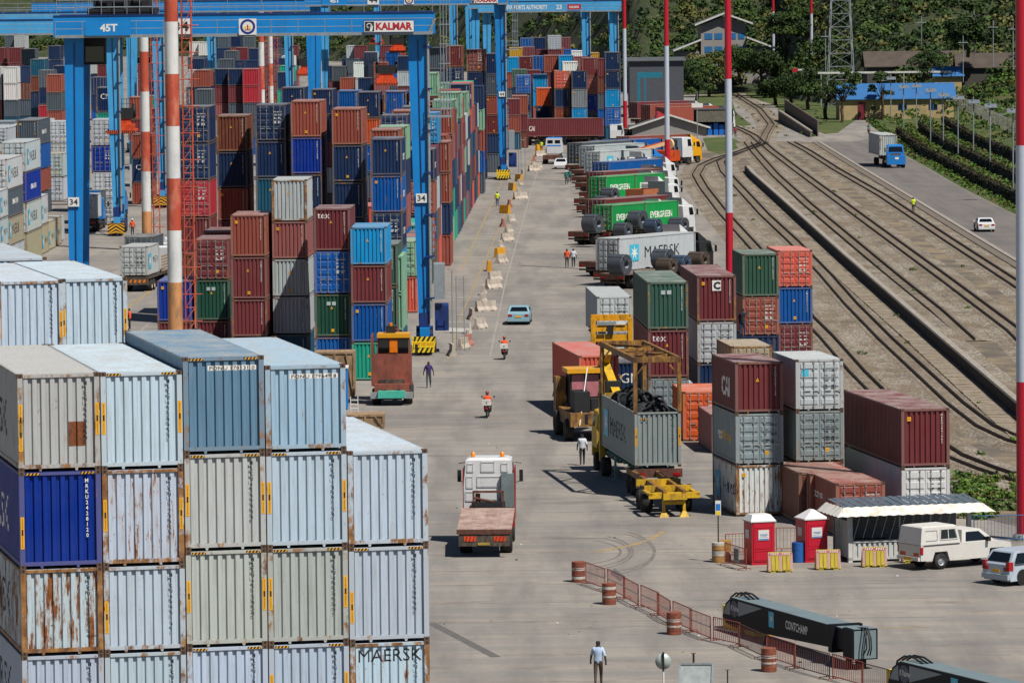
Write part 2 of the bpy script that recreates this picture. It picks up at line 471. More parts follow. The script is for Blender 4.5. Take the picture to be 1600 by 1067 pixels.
def sticker(kind):
    k = ('st', kind)
    if k not in SHARE:
        m = MB()
        if kind == 'plate': m.box(0, .19, .012, .028, 0, .2, YEL); m.box(.02, .17, .010, .012, .09, .11, BLK)
        elif kind == 'tri':
            m.face([(0, .02, 0), (.17, .02, 0), (.1, .02, .2)], YEL); m.face([(.07, .018, .03), (.1, .018, .03), (.09, .018, .13)], BLK)
        elif kind == 'sq': m.box(0, .26, .012, .026, 0, .24, plain('pale_placard', '#a9b4b4', .6)); m.box(.36, .62, .012, .026, 0, .24, MATS['pale_placard'])
        elif kind == 'white': m.box(0, .3, .012, .026, 0, .16, WHITE)
        SHARE[k] = m.mesh('warning_label')
    return SHARE[k]
def hazard(x0, y=-.012):
    """black and yellow slanting stripes on the header, .42 long"""
    m = MB(); m.face([(0, 0, 0), (.42, 0, 0), (.42, 0, .075), (0, 0, .075)], BLK)
    for i in range(4):
        a = .015 + i * .105; m.face([(a, -.003, .004), (a + .045, -.003, .004), (a + .09, -.003, .071), (a + .045, -.003, .071)], YEL)
    return m
PAL = dict(navy='#182e52', blue='#0a529c', royal='#002e8c', sky='#1187c0', petrol='#1a4f68', teal='#1f9a80', mint='#7ba68b', green='#33574a', ever='#169049',
           brick='#8e4a3d', rose='#8f5554', maroon='#6e3237', red='#a42f3a', orange='#c9552b', coral='#c75848', brown='#6f3d31', grey='#808b91', pale='#b3c4d3', paleb='#93b2c5', steelb='#5f8298',
           cream='#b0b4b5', white='#d2d5d2', slate='#4c5761', tan='#a39a84', yellow='#b98f33', dkgreen='#1f4a3c', lgrey='#adb5b9')
N_CONT = [0]; CONT = []; META = {}
LIGHTC = ('grey', 'pale', 'paleb', 'steelb', 'cream', 'white', 'tan', 'lgrey', 'mint')
def container(loc, yaw, L, h, cname, label, group, end='p', rust=0.25, lod=1, code=True, marks=(), name='shipping_container', seed=None, nomark=False):
    """loc = lower front-left corner (the end turned to us); +y of the thing runs away along its length"""
    N_CONT[0] += 1; i = N_CONT[0] if seed is None else seed
    rr = random.Random(i * 13 + 5); c = s2l(PAL[cname]); j = 1 + rr.uniform(-.1, .1)
    c = tuple(min(1, x * j * (1 + rr.uniform(-.04, .04))) for x in c) + (rust,)
    META[len(CONT)] = (tuple(loc), yaw, L, h, cname, end)
    if lod == 2:
        o = inst(name, box2(L, h, end == 'd'), None, loc, yaw, c); tag(o, label, 'container', group); CONT.append(o)
        return o
    t = thing(name, label, 'container', loc, yaw, group); CONT.append(t)
    inst('frame', frame_mesh(L, h, lod), t, color=c)
    if lod == 0:
        for x in (0, 1):
            for z in (0, h - .118):
                for y in (0, 1):
                    q = inst('corner_casting', cast_mesh(), t, (CW - .16 if x else 0, L - .166 if y else 0, z), color=c)
    if end == 'p':
        inst('end_panel', end_panel(h, lod), t, color=c)
    else:
        dm, bm_ = door_mesh(h, lod); w = (CW - .32) / 2
        for k in (0, 1):
            d = inst('door', dm, t, (.16 + k * (w + .006), 0, 0), color=c)
            for x in (.26, .76): inst('locking_bar', bm_, d, (x, 0, 0))
    inst('back_panel', end_panel(h, lod), t, (CW, L, 0), math.pi, color=c)
    inst('side_panel', side_panel(L, h, lod), t, (CW, 0, 0), 0, color=c)
    inst('side_panel', side_panel(L, h, lod), t, (0, L, 0), math.pi, color=c)
    inst('roof', roof_mesh(L, h, lod), t, color=c)
    dark = cname in LIGHTC
    if not nomark:
        if end == 'p':
            if code: inst('lettering', vcode(i % 12, c, h, dark), t)
            k = i % 5
            if k < 2: inst('warning_label', sticker('plate'), t, ((.3, 1.1)[k % 2], 0, (h - .6, .35)[k % 2]))
            if k in (1, 3, 4): inst('warning_label', sticker('tri'), t, (1.05, 0, h - 1.0))
        else:
            inst('lettering', doortext(h, dark, i % 12), t)
            if i % 3 == 0: inst('warning_label', sticker('plate'), t, (1.5, -.03, .5))
    for mk in marks: mk(t, h, L)
    return t
# --- painted names
def m_end(s, h_=.3, x=.22, dz=.62, mat=None, bold=.03):
    def f(t, h, L):
        br, fn = rib_fn(ribs(0.16, CW - .16, .264)); letter(s, t, (x, .03, h - dz), (1, 0, 0), (0, 0, 1), mat or WHITE, h=h_, bold=0, prof=(x, br, fn))
    return f
def m_sq(t, h, L): inst('warning_label', sticker('sq'), t, (.8, 0, h - .75))
def side_text(s, h_, w_, y0, z0, mat, side='R', bold=.03, dz=0):
    bold = min(bold, .02) if s[0] != 'M' else 0
    """lettering along a side: reads from the near end on the right side, towards the near end on the left side"""
    def f(t, h, L):
        br, fn = rib_fn(ribs(0.17, L - .17, .28, (0.26, .24, .26, .24), 0.036))
        if side == 'R':
            letter(s, t, (CW - .02, y0, z0), (0, 1, 0), (0, 0, 1), mat, h=h_, w=w_, bold=bold, prof=(y0, br, fn))
        else:
            letter(s, t, (.02, L - y0, z0), (0, -1, 0), (0, 0, 1), mat, h=h_, w=w_, bold=bold, prof=(y0, br, fn))
    return f
def star_mesh(r, prof=None):
    m = MB(); a = []
    for k in range(14):
        q = r * (1.0 if k % 2 == 0 else .36); w = math.pi / 2 + k * math.pi / 7; a.append((q * math.cos(w), q * math.sin(w)))
    return a
def emblem(side, y0, z0, s=1.55):
    def f(t, h, L):
        m = MB(); X = (CW + .002) if side == 'R' else -.002; sg = 1 if side == 'R' else -1
        yy = lambda a: (y0 + a) if side == 'R' else (L - y0 - a)
        q = [(X, yy(0), z0), (X, yy(s), z0), (X, yy(s), z0 + s), (X, yy(0), z0 + s)]; m.face(q, STAR)
        pts = star_mesh(s * .44); X2 = X + sg * .006; ctr = (X2, yy(s / 2), z0 + s / 2)
        P = [(X2, yy(s / 2 + p[0]), z0 + s / 2 + p[1]) for p in pts]
        for i in range(14): m.face([ctr, P[i], P[(i + 1) % 14]], WHITE)
        m.build('emblem', t)
    return f
def maersk(side='R', L=L40):
    fs = [emblem(side, 1.2, .75, 1.45)]
    fs.append(side_text('MAERSK', .95, 5.6, 3.3, .95, BLACK, side, .045) if L > 9 else side_text('MAERSK', .55, 2.7, 2.9, 1.0, BLACK, side, .04))
    if L <= 9: fs[0] = emblem(side, .7, .6, 1.3)
    def f(t, h, L_):
        for g in fs: g(t, h, L_)
    return f
def cmacgm(t, h, L):
    side_text('CMA CGM', .5, 2.6 if L < 9 else 4.2, 1.7 if L < 9 else 4, 1.15, WHITE, 'R', .04)(t, h, L)
def m_front_code(s, mat=None, dark=True):
    """full serial number as a column of letters on the end wall"""
    def f(t, h, L):
        letter('\n'.join(s.replace(' ', '')), t, (CW - .47, .024, h - 2.0), (1, 0, 0), (0, 0, 1), mat or BLACK, h=1.75, w=.1, bold=.02, line=.99)
    return f
HZ = {}
def m_hazard(t, h, L):
    if 'm' not in HZ: HZ['m'] = hazard(0).mesh('hazard_stripes')
    inst('hazard_stripes', HZ['m'], t, (.19, -.0, h - .115)); inst('hazard_stripes', HZ['m'], t, (CW - .61, -.0, h - .115))
def m_height(zc=1.45, both=True):
    """tall yellow high-cube labels on the corner posts"""
    def f(t, h, L):
        k = ('hq',)
        if k not in SHARE:
            m = MB(); m.box(0, .11, -.008, .0, 0, .95, YEL); m.box(.03, .08, -.011, -.008, .4, .58, BLK)
            for q in range(9): m.box(.045, .065, -.011, -.008, .05 + q * .037, .07 + q * .037, BLK)
            for q in range(8): m.box(.045, .065, -.011, -.008, .62 + q * .037, .64 + q * .037, BLK)
            SHARE[k] = m.mesh('height_label')
        inst('height_label', SHARE[k], t, (.022, 0, zc - .5))
        if both: inst('height_label', SHARE[k], t, (CW - .135, 0, zc - .5))
    return f

TIER = {1: 'ground', 2: 'second', 3: 'third', 4: 'fourth', 5: 'fifth', 6: 'sixth', 7: 'seventh'}
ORD = ['first', 'second', 'third', 'fourth', 'fifth', 'sixth', 'seventh', 'eighth', 'ninth', 'tenth', 'eleventh', 'twelfth', 'thirteenth', 'fourteenth', 'fifteenth', 'sixteenth', 'seventeenth', 'eighteenth', 'nineteenth', 'twentieth']
CN = dict(navy='navy', blue='blue', royal='royal blue', sky='light blue', petrol='petrol blue', teal='teal', mint='mint green', green='dull green', ever='bright green', brick='brick red', rose='faded red',
          maroon='maroon', red='crimson', orange='orange', coral='coral red', brown='brown', grey='grey', pale='pale blue-grey', paleb='pale blue', steelb='steel blue', cream='cream', white='white', slate='slate grey', tan='tan',
          yellow='yellow', dkgreen='dark green', lgrey='light grey')
MARK = {'tex': m_end('tex', .34, .26, .68), 'sq': m_sq, 'cai': m_end('CAI', .3, .25, .6), 'cm': m_end('CMA', .62, .5, 1.35), 'cgm': m_end('CGM', .62, .5, 1.35),
        'mk': maersk('R', L20), 'MK': maersk('R', L40), 'cmac': cmacgm, 'tl': m_end('CRONOS', .25, .25, .6)}
def heights(n, zt):
    """how many of the n tiers must be high ones for the top to be at zt"""
    m = max(0, min(n, round((zt - n * HS) / (HQ - HS)))); return m
def stack(px, py, dist, tokens, where, group, yaw=rad(-1.6), L=L20, lod=None, n=None, right=False, base=0.0):
    """a stack of containers; px, py: where the front top-left corner is seen, dist: about how far away it is.
       tokens run from the top down; n = number of tiers when the lowest ones are hidden behind others"""
    tk = tokens.split(); zt = HC - (py + 48) * dist / FOC - base
    n = n or max(len(tk), round(zt / 2.74)); m = heights(n, zt)
    hs = [HQ] * m + [HS] * (n - m)                                       # from the top down
    z = sum(hs) + base; p = G(px, py, z)
    if right: p = Vector((p.x - CW, p.y, z))
    if lod is None: lod = 1 if p.y < 760 else 2
    for k in range(n):
        z -= hs[k]
        if k >= len(tk): HIDDEN.append((p.x, p.y, z, yaw, L, hs[k], None)); continue
        q = tk[k].split(':'); c = q[0]; fl = q[1] if len(q) > 1 else ''; mk = [MARK[a] for a in q[2:] if a] if len(q) > 2 else []
        e = 'd' if 'd' in fl else 'p'; ru = .12 + .25 * R.random() + (.35 if 'r' in fl else 0)
        tier = n - k; tn = ('top' if k == 0 else TIER[tier] + ('-tier' if tier > 1 else '-level'))
        lab = '%s %s container, %s, %s' % (CN[c], 'doors-first' if e == 'd' else 'ribbed-end', tn, where)
        container((p.x, p.y, z), yaw, L, hs[k], c, lab, group, e, ru, lod, marks=mk)
HIDDEN = []
# ------------------------------------------------------------------ the ground
def sheet(name, pts, z, mat, kind='structure', sub=0):
    m = MB(); m.face([(p[0], p[1], z) for p in pts], mat); o = m.build(name); tag(o, kind=kind); return o
def concrete():
    m, nt, b = new_mat('yard_concrete')
    v = coord(nt, (1, 1, 1)); v2 = coord(nt, (.12, .9, 1)); v3 = coord(nt, (.5, .06, 1))
    base = mix(nt, ramp(nt, noi(nt, v, .05, 4.0), [(.35, 0), (.65, 1)]), s2l('#8c8780'), s2l('#74716e'))
    s = ramp(nt, noi(nt, v2, .55, 7.0, .7), [(.42, 0.0), (.7, .75)])
    c = mix(nt, s, base, s2l('#a09486'))
    tr = ramp(nt, noi(nt, v3, .8, 5.0, .6), [(.44, 0.0), (.66, .65)])
    c = mix(nt, tr, c, s2l('#63605e'))
    oil = ramp(nt, noi(nt, coord(nt, (.35, .9, 1)), .55, 6.0, .65), [(.57, 0.0), (.68, .7)])
    c = mix(nt, oil, c, s2l('#666059'))
    c = mix(nt, ramp(nt, noi(nt, v, 2.8, 6.0, .7), [(.3, 0), (.8, .35)]), c, s2l('#645d58'))
    nt.links.new(c, b.inputs['Base Color']); b.inputs['Roughness'].default_value = .85
    bump(nt, noi(nt, v, 5.0, 5.0), b, .25, .02); return m
CONC = concrete()
sheet('yard_ground', [(-500, -50), (500, -50), (500, 1900), (-500, 1900)], 0, CONC)
def dirt_mat():
    m, nt, b = new_mat('trackside_dirt')
    v = coord(nt); n1 = noi(nt, v, .16, 6.0, .65); n2 = noi(nt, v, 2.2, 6.0, .75)
    c = mix(nt, ramp(nt, n1, [(.42, 0), (.56, 1)]), s2l('#57514a'), s2l('#86765e'))
    c = mix(nt, ramp(nt, noi(nt, coord(nt, (1.2, .5, 1)), .3, 6, .7), [(.5, 0), (.62, .85)]), c, s2l('#5c554c'))
    c = mix(nt, ramp(nt, noi(nt, v, .5, 5, .7), [(.6, 0), (.72, .6)]), c, s2l('#8a6a45'))
    c = mix(nt, ramp(nt, n2, [(.3, .35), (.7, 0)]), c, s2l('#4b443b'))
    nt.links.new(c, b.inputs['Base Color']); b.inputs['Roughness'].default_value = .95
    bump(nt, n2, b, .5, .08); return m
DIRT = dirt_mat()
def ballast_mat():
    m, nt, b = new_mat('ballast_stones')
    v = coord(nt); vo = nnode(nt, 'ShaderNodeTexVoronoi', feature='F1'); nt.links.new(v, vo.inputs['Vector']); vo.inputs['Scale'].default_value = 6.0
    sep = nnode(nt, 'ShaderNodeSeparateColor'); nt.links.new(vo.outputs['Color'], sep.inputs[0])
    c = ramp(nt, sep.outputs[0], [(0.0, s2l('#655c51')), (.4, s2l('#8a8074')), (1.0, s2l('#b8ad9f'))])
    c = mix(nt, ramp(nt, vo.outputs['Distance'], [(.3, 0), (.7, .6)]), c, s2l('#57503f'))
    c = mix(nt, ramp(nt, noi(nt, coord(nt, (1, .3, 1)), .3, 5, .7), [(.45, 0), (.62, .8)]), c, s2l('#6b5b46'))
    c = mix(nt, ramp(nt, noi(nt, coord(nt, (.7, .25, 1)), .45, 6, .75), [(.5, 0), (.66, .8)]), c, s2l('#544a3d'))
    nt.links.new(c, b.inputs['Base Color']); b.inputs['Roughness'].default_value = .95
    bump(nt, vo.outputs['Distance'], b, .9, .12); return m
BALL = ballast_mat()
def road_mat():
    m, nt, b = new_mat('road_asphalt'); v = coord(nt)
    c = mix(nt, ramp(nt, noi(nt, coord(nt, (.9, .04, 1)), .6, 5, .6), [(.35, 0), (.65, 1)]), s2l('#5d5957'), s2l('#6e6864'))
    c = mix(nt, ramp(nt, noi(nt, v, .12, 5, .7), [(.45, 0), (.75, .6)]), c, s2l('#7b7166'))
    c = mix(nt, ramp(nt, noi(nt, v, 3.0, 5, .7), [(.3, .25), (.7, 0)]), c, s2l('#54504e'))
    nt.links.new(c, b.inputs['Base Color']); b.inputs['Roughness'].default_value = .85; bump(nt, noi(nt, v, 8.0, 3), b, .2, .02); return m
ROAD = road_mat()
def grass_mat():
    m, nt, b = new_mat('rough_grass'); v = coord(nt)
    c = mix(nt, ramp(nt, noi(nt, v, .25, 6, .7), [(.35, 0), (.65, 1)]), s2l('#33441c'), s2l('#5d6d2c'))
    c = mix(nt, ramp(nt, noi(nt, v, .07, 5, .6), [(.52, 0), (.66, .75)]), c, s2l('#77633f'))
    c = mix(nt, ramp(nt, noi(nt, v, 1.8, 6, .8), [(.35, .6), (.6, 0)]), c, s2l('#1e2a10'))
    nt.links.new(c, b.inputs['Base Color']); b.inputs['Roughness'].default_value = .95; bump(nt, noi(nt, v, 1.5, 6, .8), b, .8, .4); return m
GRASS = grass_mat()
PX = lambda L: [G(a, b) for a, b in L]
sheet('trackside_ground', PX([(1096, 236), (1068, 262), (1082, 300), (1135, 372), (1195, 420), (1292, 490), (1305, 560), (1400, 620), (1492, 700), (1500, 782), (1548, 812), (1700, 850), (2100, 800), (1700, 470), (1350, 267), (1275, 223), (1180, 214)]), .012, DIRT)
# the access road on the right with its kerb, and the crossing over the tracks
KERB = [(1278, 223), (1350, 267), (1430, 315), (1510, 364), (1600, 418), (1900, 600)]
REDGE = [(1378, 214), (1412, 243), (1450, 264), (1500, 293), (1587, 337), (1660, 374), (1900, 496)]
kw, rw = PX(KERB), PX(REDGE)
sheet('access_road', kw + rw[::-1] + [G(1290, 212)], .02, ROAD)
sheet('level_crossing', PX([(1148, 215), (1165, 221), (1278, 223), (1330, 222), (1390, 214), (1398, 206), (1360, 204), (1290, 210), (1180, 209)]), .028, CONC)
KC = plain('kerb_concrete', '#989086', .8, var=.3, scale=2, dirt=.3)
m = MB()
def strip(mb, pts, w0, w1, z0, z1, mat):
    """low wall following ground points, between w0 and w1 metres to the right of the line"""
    n = len(pts); off = []
    for i, p in enumerate(pts):
        d = (pts[min(n - 1, i + 1)] - pts[max(0, i - 1)]); d.z = 0; d.normalize(); off.append(Vector((d.y, -d.x, 0)))
    for i in range(n - 1):
        a, b = pts[i], pts[i + 1]; oa, ob = off[i], off[i + 1]
        B = [a + oa * w0, a + oa * w1, b + ob * w1, b + ob * w0]; 
        mb.hexa([(q.x, q.y, z0) for q in B][::-1], [(q.x, q.y, z1) for q in B][::-1], mat)
def resample(pts, step):
    out = [pts[0]]; 
    for a, b in zip(pts[:-1], pts[1:]):
        L = (b - a).length; k = max(1, int(L / step))
        for i in range(1, k + 1): out.append(a.lerp(b, i / k))
    return out
kwr = kw[::-1]                                                    # from near to far
strip(m, kwr, -.0, .45, 0.0, .16, KC); strip(m, kwr, -.9, -.05, 0.0, .09, plain('dry_gutter', '#6a6055', .9)); tag(m.build('kerb'), kind='structure')
# railway tracks: ballast bed, sleepers, two rails
RAIL = plain('rail_steel', '#2e2622', .6, .3, var=.3, scale=1)
SLEEP = plain('sleeper_wood', '#7d7060', .9, var=.4)
BALC = plain('trackbed_brown_stones', '#988c7c', .95, var=.45, scale=4.5, dirt=.35, dirtc='#4c4338')
TRACKS = [
    [(1512, 534), (1462, 488), (1400, 438), (1325, 375), (1262, 322), (1212, 276), (1180, 240), (1168, 224)],
    [(1640, 575), (1585, 520), (1480, 441), (1340, 338), (1244, 267), (1206, 238), (1190, 224)],
    [(1760, 566), (1700, 522), (1587, 446), (1480, 376), (1380, 309), (1307, 267), (1262, 238), (1236, 224)],
    [(1640, 706), (1587, 692), (1540, 670), (1493, 634), (1440, 585), (1385, 534), (1330, 478), (1290, 432), (1240, 380), (1195, 338), (1160, 300), (1132, 270), (1126, 254), (1140, 246), (1165, 236), (1195, 224)],
    [(1640, 770), (1587, 752), (1540, 736), (1490, 716), (1450, 690), (1400, 645), (1340, 585), (1292, 530), (1262, 500), (1225, 440), (1180, 390), (1130, 335), (1100, 296), (1088, 275), (1096, 261), (1120, 250), (1160, 238), (1192, 227)],
    [(1192, 227), (1178, 214), (1158, 204), (1140, 197)],
    [(1190, 226), (1196, 211), (1205, 196), (1186, 172), (1162, 157), (1148, 148), (1152, 142), (1168, 136)],
]
TW = 1.06
for ti, tr in enumerate(TRACKS):
    pts = resample(PX(tr), 4.0); t = empty('railway_track', (0, 0, 0)); tag(t, kind='structure')
    n = len(pts); off = []
    for i, p in enumerate(pts):
        d = (pts[min(n - 1, i + 1)] - pts[max(0, i - 1)]); d.z = 0
        d.normalize(); off.append(Vector((d.y, -d.x, 0)))
    mb = MB()
    for i in range(n - 1):
        a, b, oa, ob = pts[i], pts[i + 1], off[i], off[i + 1]; z0 = .02 + .004 * ti
        for (w0, w1, za, zb) in ((-2.5, -.6, z0 - .05, .13), (-.6, .6, .11, .11), (.6, 2.5, .13, z0 - .05)):
            mb.face([(a + oa * w0) + Vector((0, 0, za)), (a + oa * w1) + Vector((0, 0, zb)), (b + ob * w1) + Vector((0, 0, zb)), (b + ob * w0) + Vector((0, 0, za))], BALL)
    mb.build('ballast_bed', t)
    if True:
        k = MB()
        for sgn in (-1, 1):
            rl = MB()
            for i in range(n - 1):
                a, b, oa, ob = pts[i], pts[i + 1], off[i], off[i + 1]; w0, w1 = sgn * TW / 2 - .04, sgn * TW / 2 + .04
                B = [a + oa * w0, a + oa * w1, b + ob * w1, b + ob * w0]
                rl.hexa([(q.x, q.y, .1) for q in B], [(q.x, q.y, .3) for q in B], RAIL)
            rl.build('rail', t)
        acc = 0
        for i in range(n - 1):
            a, b, oa = pts[i], pts[i + 1], off[i]; L = (b - a).length; d = (b - a).normalized(); s = 0
            while s < L:
                c = a + d * s; q = [c + oa * w + d * e for w, e in ((-1, 0), (1, 0), (1, .24), (-1, .24))]
                k.hexa([(v.x, v.y, .05) for v in q], [(v.x, v.y, .122) for v in q], SLEEP); s += .7
        tag(k.build('sleepers', t), kind='stuff')
# low platform wall with the dark face turned to us, slabs lying beside it
wl_pts = resample(PX([(1640, 704), (1587, 657), (1455, 540), (1310, 410), (1205, 312), (1168, 278), (1160, 268)]), 6.0)
m = MB(); WALLC = plain('shaded_platform_concrete', '#3d3832', .95, var=.5, scale=1.2, dirt=.5, dirtc='#26221e')  # dark concrete, coloured darker still to hold the shade on this face
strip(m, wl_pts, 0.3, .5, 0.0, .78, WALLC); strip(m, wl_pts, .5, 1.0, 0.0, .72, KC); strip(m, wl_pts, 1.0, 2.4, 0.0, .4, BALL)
tag(m.build('loading_platform'), kind='structure')
sl = empty('slab_path'); tag(sl, kind='structure')
SLAB = plain('concrete_slab', '#8f8372', .9, var=.35, scale=1.5, dirt=.35)
sm = MB(); sm.box(-.62, .62, -.32, .32, 0, .13, SLAB); sme = sm.mesh('slab'); rr = random.Random(3)
sp_ = resample(PX([(1600, 690), (1560, 655), (1430, 535), (1300, 420), (1190, 318)]), .82)
for i, p in enumerate(sp_[:-1]):
    if i > 260: break
    d = sp_[i + 1] - p; o = inst('slab', sme, sl, (p.x, p.y, .02 + rr.uniform(0, .05)), math.atan2(d.y, d.x) + math.pi / 2 + rr.uniform(-.07, .07))
# yellow and white lines, tyre marks, cracks
PAINTY = plain('worn_yellow_line', '#a5884a', .8, var=.3, scale=1, dirt=.5, dirtc='#7b746c')
PAINTW = plain('worn_white_line', '#a09a92', .8, var=.2, scale=1, dirt=.5, dirtc='#7b746c')
SKID = plain('tyre_mark', '#67615c', .9, var=.3, scale=.6, dirt=.5, dirtc='#716a64')
TARS = plain('tar_seam', '#5b5856', .9)
SEAM = plain('slab_joint', '#69625c', .9)
def line(pts, w, z, mat, name='road_marking'):
    m = MB(); n = len(pts)
    for a, b in zip(pts[:-1], pts[1:]):
        d = (b - a); d.z = 0; d.normalize(); o = Vector((-d.y, d.x, 0)) * w / 2
        m.face([(q.x, q.y, z) for q in (a - o, b - o, b + o, a + o)], mat)
    return tag(m.build(name), kind='structure')
line(PX([(722, 420), (800, 250), (822, 225)]), .16, .006, PAINTY); line(PX([(700, 560), (722, 490), (806, 296), (842, 222)]), .14, .006, PAINTY)
line(PX([(765, 560), (790, 440), (830, 300), (842, 262)]), .12, .006, PAINTW)
line(PX([(168, 520), (200, 480), (245, 448)]), .3, .006, PAINTY); line(PX([(205, 530), (246, 494)]), .14, .006, PAINTW)
line(PX([(930, 862), (985, 852), (1018, 842), (1036, 830)]), .3, .006, PAINTY); line(PX([(1380, 980), (1422, 981)]), .3, .006, PAINTY)
line(PX([(1425, 978), (1450, 980)]), .22, .008, PAINTY); line(PX([(1170, 880), (1110, 872), (1005, 862)]), .1, .007, PAINTW)
line(PX([(672, 972), (775, 1026)]), .42, .006, TARS, 'tar_seam')
line([G(620, 520), G(800, 520), G(990, 522)], .08, .005, TARS, 'tar_seam')
for k in range(5):
    a = []
    for j in range(14):
        w = -1.0 + j * .17; rx = (80, 88, 99, 126, 133)[k]; a.append(G(890 + 6 * (k % 2) + rx * math.cos(w * (1.05 - .06 * k)), 862 + (21 + k * 4) * math.sin(w)))
    line(a, .13, .0045 + .0003 * k, SKID, 'tyre_marks')
m = MB()
for i in range(46):                                               # slab joints across the yard
    y = 215 + i * 6.2 + (i % 3) * .4; x0 = -6.2 + .0178 * (y - 482) + 2.2
    m.face([(x0, y, .004), (x0 + 27, y + .4, .004), (x0 + 27, y + .46, .004), (x0, y + .06, .004)], SEAM)
tag(m.build('slab_joints'), kind='structure')
# ------------------------------------------------------------------ foreground wall of grey 40-foot containers
FY = rad(12.4); GF = 'foreground wall of stacked containers'
fx0, fy0 = -4.965, 153.0                                            # front top-left corner of the rightmost column
ud = Vector((math.cos(FY), math.sin(FY), 0))
FCOL = [  # column from the left: seen left edge, top row pixel, tiers from the top: colour, height, rust, serial, extras
  (22.5, 585.0, [('cream', HQ, .45, 'MSKU 843086 0', 'hl'), ('royal', HQ, .12, 'MRKU 242812 0', 'hzl'), ('pale', HS, .88, 'MSKU 305716 4', ''), ('pale', HS, .3, 'MSKU 618250 2', ''), ('grey', HS, .3, None, '')]),
  (157.0, 582.0, [('pale', HQ, .12, 'MRKU 432845 5', 'hzh'), ('pale', HQ, .7, 'MSKU 517803 6', 'h'), ('pale', HS, .42, 'MSKU 809014 1', 'l'), ('pale', HQ, .35, 'MSKU 264405 9', ''), ('grey', HS, .3, None, '')]),
  (284.0, 558.5, [('steelb', HQ, .3, None, 'hzP'), ('cream', HQ, .25, 'MRKU 456980 8', 'hzh'), ('cream', HQ, .22, 'MRKU 451582 0', 'hzh'), ('pale', HQ, .15, 'MRKU 390217 7', 'hz'), ('grey', HQ, .3, None, '')]),
  (413.0, 571.5, [('paleb', HS, .28, None, 'P'), ('pale', HQ, .12, 'MSKU 183713 0', 'hzh'), ('cream', HQ, .3, 'MSKU 882850 7', 'hzh'), ('pale', HQ, .12, 'MRKU 476620 3', 'hzh'), ('grey', HS, .3, None, '')]),
  (545.0, 705.0, [('pale', HQ, .38, 'MSKU 688317 0', ''), ('pale', HQ, .14, 'MSKU 926898 9', 'hzl'), ('pale', HQ, .6, 'MSKU 571306 0', 'M'), ('grey', HQ, .3, None, '')]),
]
FP = ['far left', 'second', 'third', 'fourth', 'low rightmost']
for ci, (px, py, tiers) in enumerate(FCOL):
    k = ci - 4; x = fx0 + k * 2.475 * ud.x; y = fy0 + k * 2.475 * ud.y
    z = at(px, py, y).z
    for ti, (c, h, ru, ser, ex) in enumerate(tiers):
        z -= h; mk = []
        if ser: mk.append(m_front_code(ser, WHITE if c == 'royal' else BLACK))
        if 'z' in ex: mk.append(m_hazard)
        if 'h' in ex.replace('hz', 'z') : mk.append(m_height(1.55))
        if 'l' in ex: mk.append(m_height(1.1, False))
        if 'P' in ex:
            sn = 'PONU 178131 0' if ci == 2 else 'PONU 179649 8'
            def pl(t, h_, L_, sn=sn):
                br, fn = rib_fn(ribs(0.16, CW - .16, .264)); m = MB()
                xs = [.74] + [b for b in br if .74 < b < 2.22] + [2.22]
                for a, b in zip(xs[:-1], xs[1:]): m.face([(a, .027 + fn(a), h_ - .42), (b, .027 + fn(b), h_ - .42), (b, .027 + fn(b), h_ - .27), (a, .027 + fn(a), h_ - .27)], WHITE)
                m.build('number_strip', t)
                letter(sn, t, (.8, .022, h_ - .40), (1, 0, 0), (0, 0, 1), BLACK, h=.105, w=1.36, bold=.0, prof=(.8, br, fn))
            mk.append(pl)
        if 'M' in ex: mk.append(m_end('MAERSK', .38, .26, .6, BLACK, 0))
        if ci == 0: mk.append(side_text('MAERSK', 1.1, 6.5, 2.8, .8, BLACK if c != 'royal' else WHITE, 'L', .04))
        if ci == 0 and ti == 0:
            def patch(t, h_, L_):
                br, fn = rib_fn(ribs(0.16, CW - .16, .264)); m = MB(); RP = plain('rust_patch', '#7a4526', .9, var=.5, scale=6)
                xs = [1.5] + [b for b in br if 1.5 < b < 2.0] + [2.0]
                for a, b in zip(xs[:-1], xs[1:]): m.face([(a, .026 + fn(a), .72), (b, .026 + fn(b), .72), (b, .026 + fn(b), 1.45), (a, .026 + fn(a), 1.45)], RP)
                m.build('rust_patch', t)
            mk.append(patch)
        if ci == 2 and ti == 0: pass
        tn = ['top', 'second from top', 'third from top', 'fourth from top', 'lowest'][ti]
        lab = '%s%s 40-foot container, %s of %s column, foreground wall' % ('heavily rusted ' if ru > .55 else '', CN[c], tn, FP[ci])
        if ser is None and 'P' not in ex:                           # below the frame: only carries the others
            while z > -1.5: HIDDEN.append((x, y, z, FY, L40, h, 'pale')); z -= h
            break
        container((x, y, z), FY, L40, h, c, lab, GF, 'p', ru, 0, False, mk, nomark=True)
# two more behind them, tops level with the yard beyond
for ci, (px, py, w) in enumerate([(-6, 440, 'left'), (95.8, 436, 'right')]):
    p = at(px, py, 187.5 if ci else 186.0); z = p.z
    for ti, (c, ru) in enumerate([('pale', .4 if ci == 0 else .35), ('pale', .3)]):
        z -= HQ
        container((p.x, p.y, z), rad(14), L40, HQ, c, 'pale blue-grey container with rusty posts, %s of %s pair behind foreground wall' % ('top' if ti == 0 else 'lower', w), GF, 'p', ru, 0, False,
                  [m_front_code('MRKU 507322 4' if ci else 'MSKU 318460 9'), m_height(1.3)], nomark=True)
    while z > 0: z -= HQ; HIDDEN.append((p.x, p.y, z, rad(14), L40, HQ, 'pale'))
p = at(-22, 404, 204); 
container((p.x, p.y, p.z - HS), rad(14), L40, HS, 'pale', 'pale container whose roof shows behind the second left pair', GF, 'p', .3, 1)

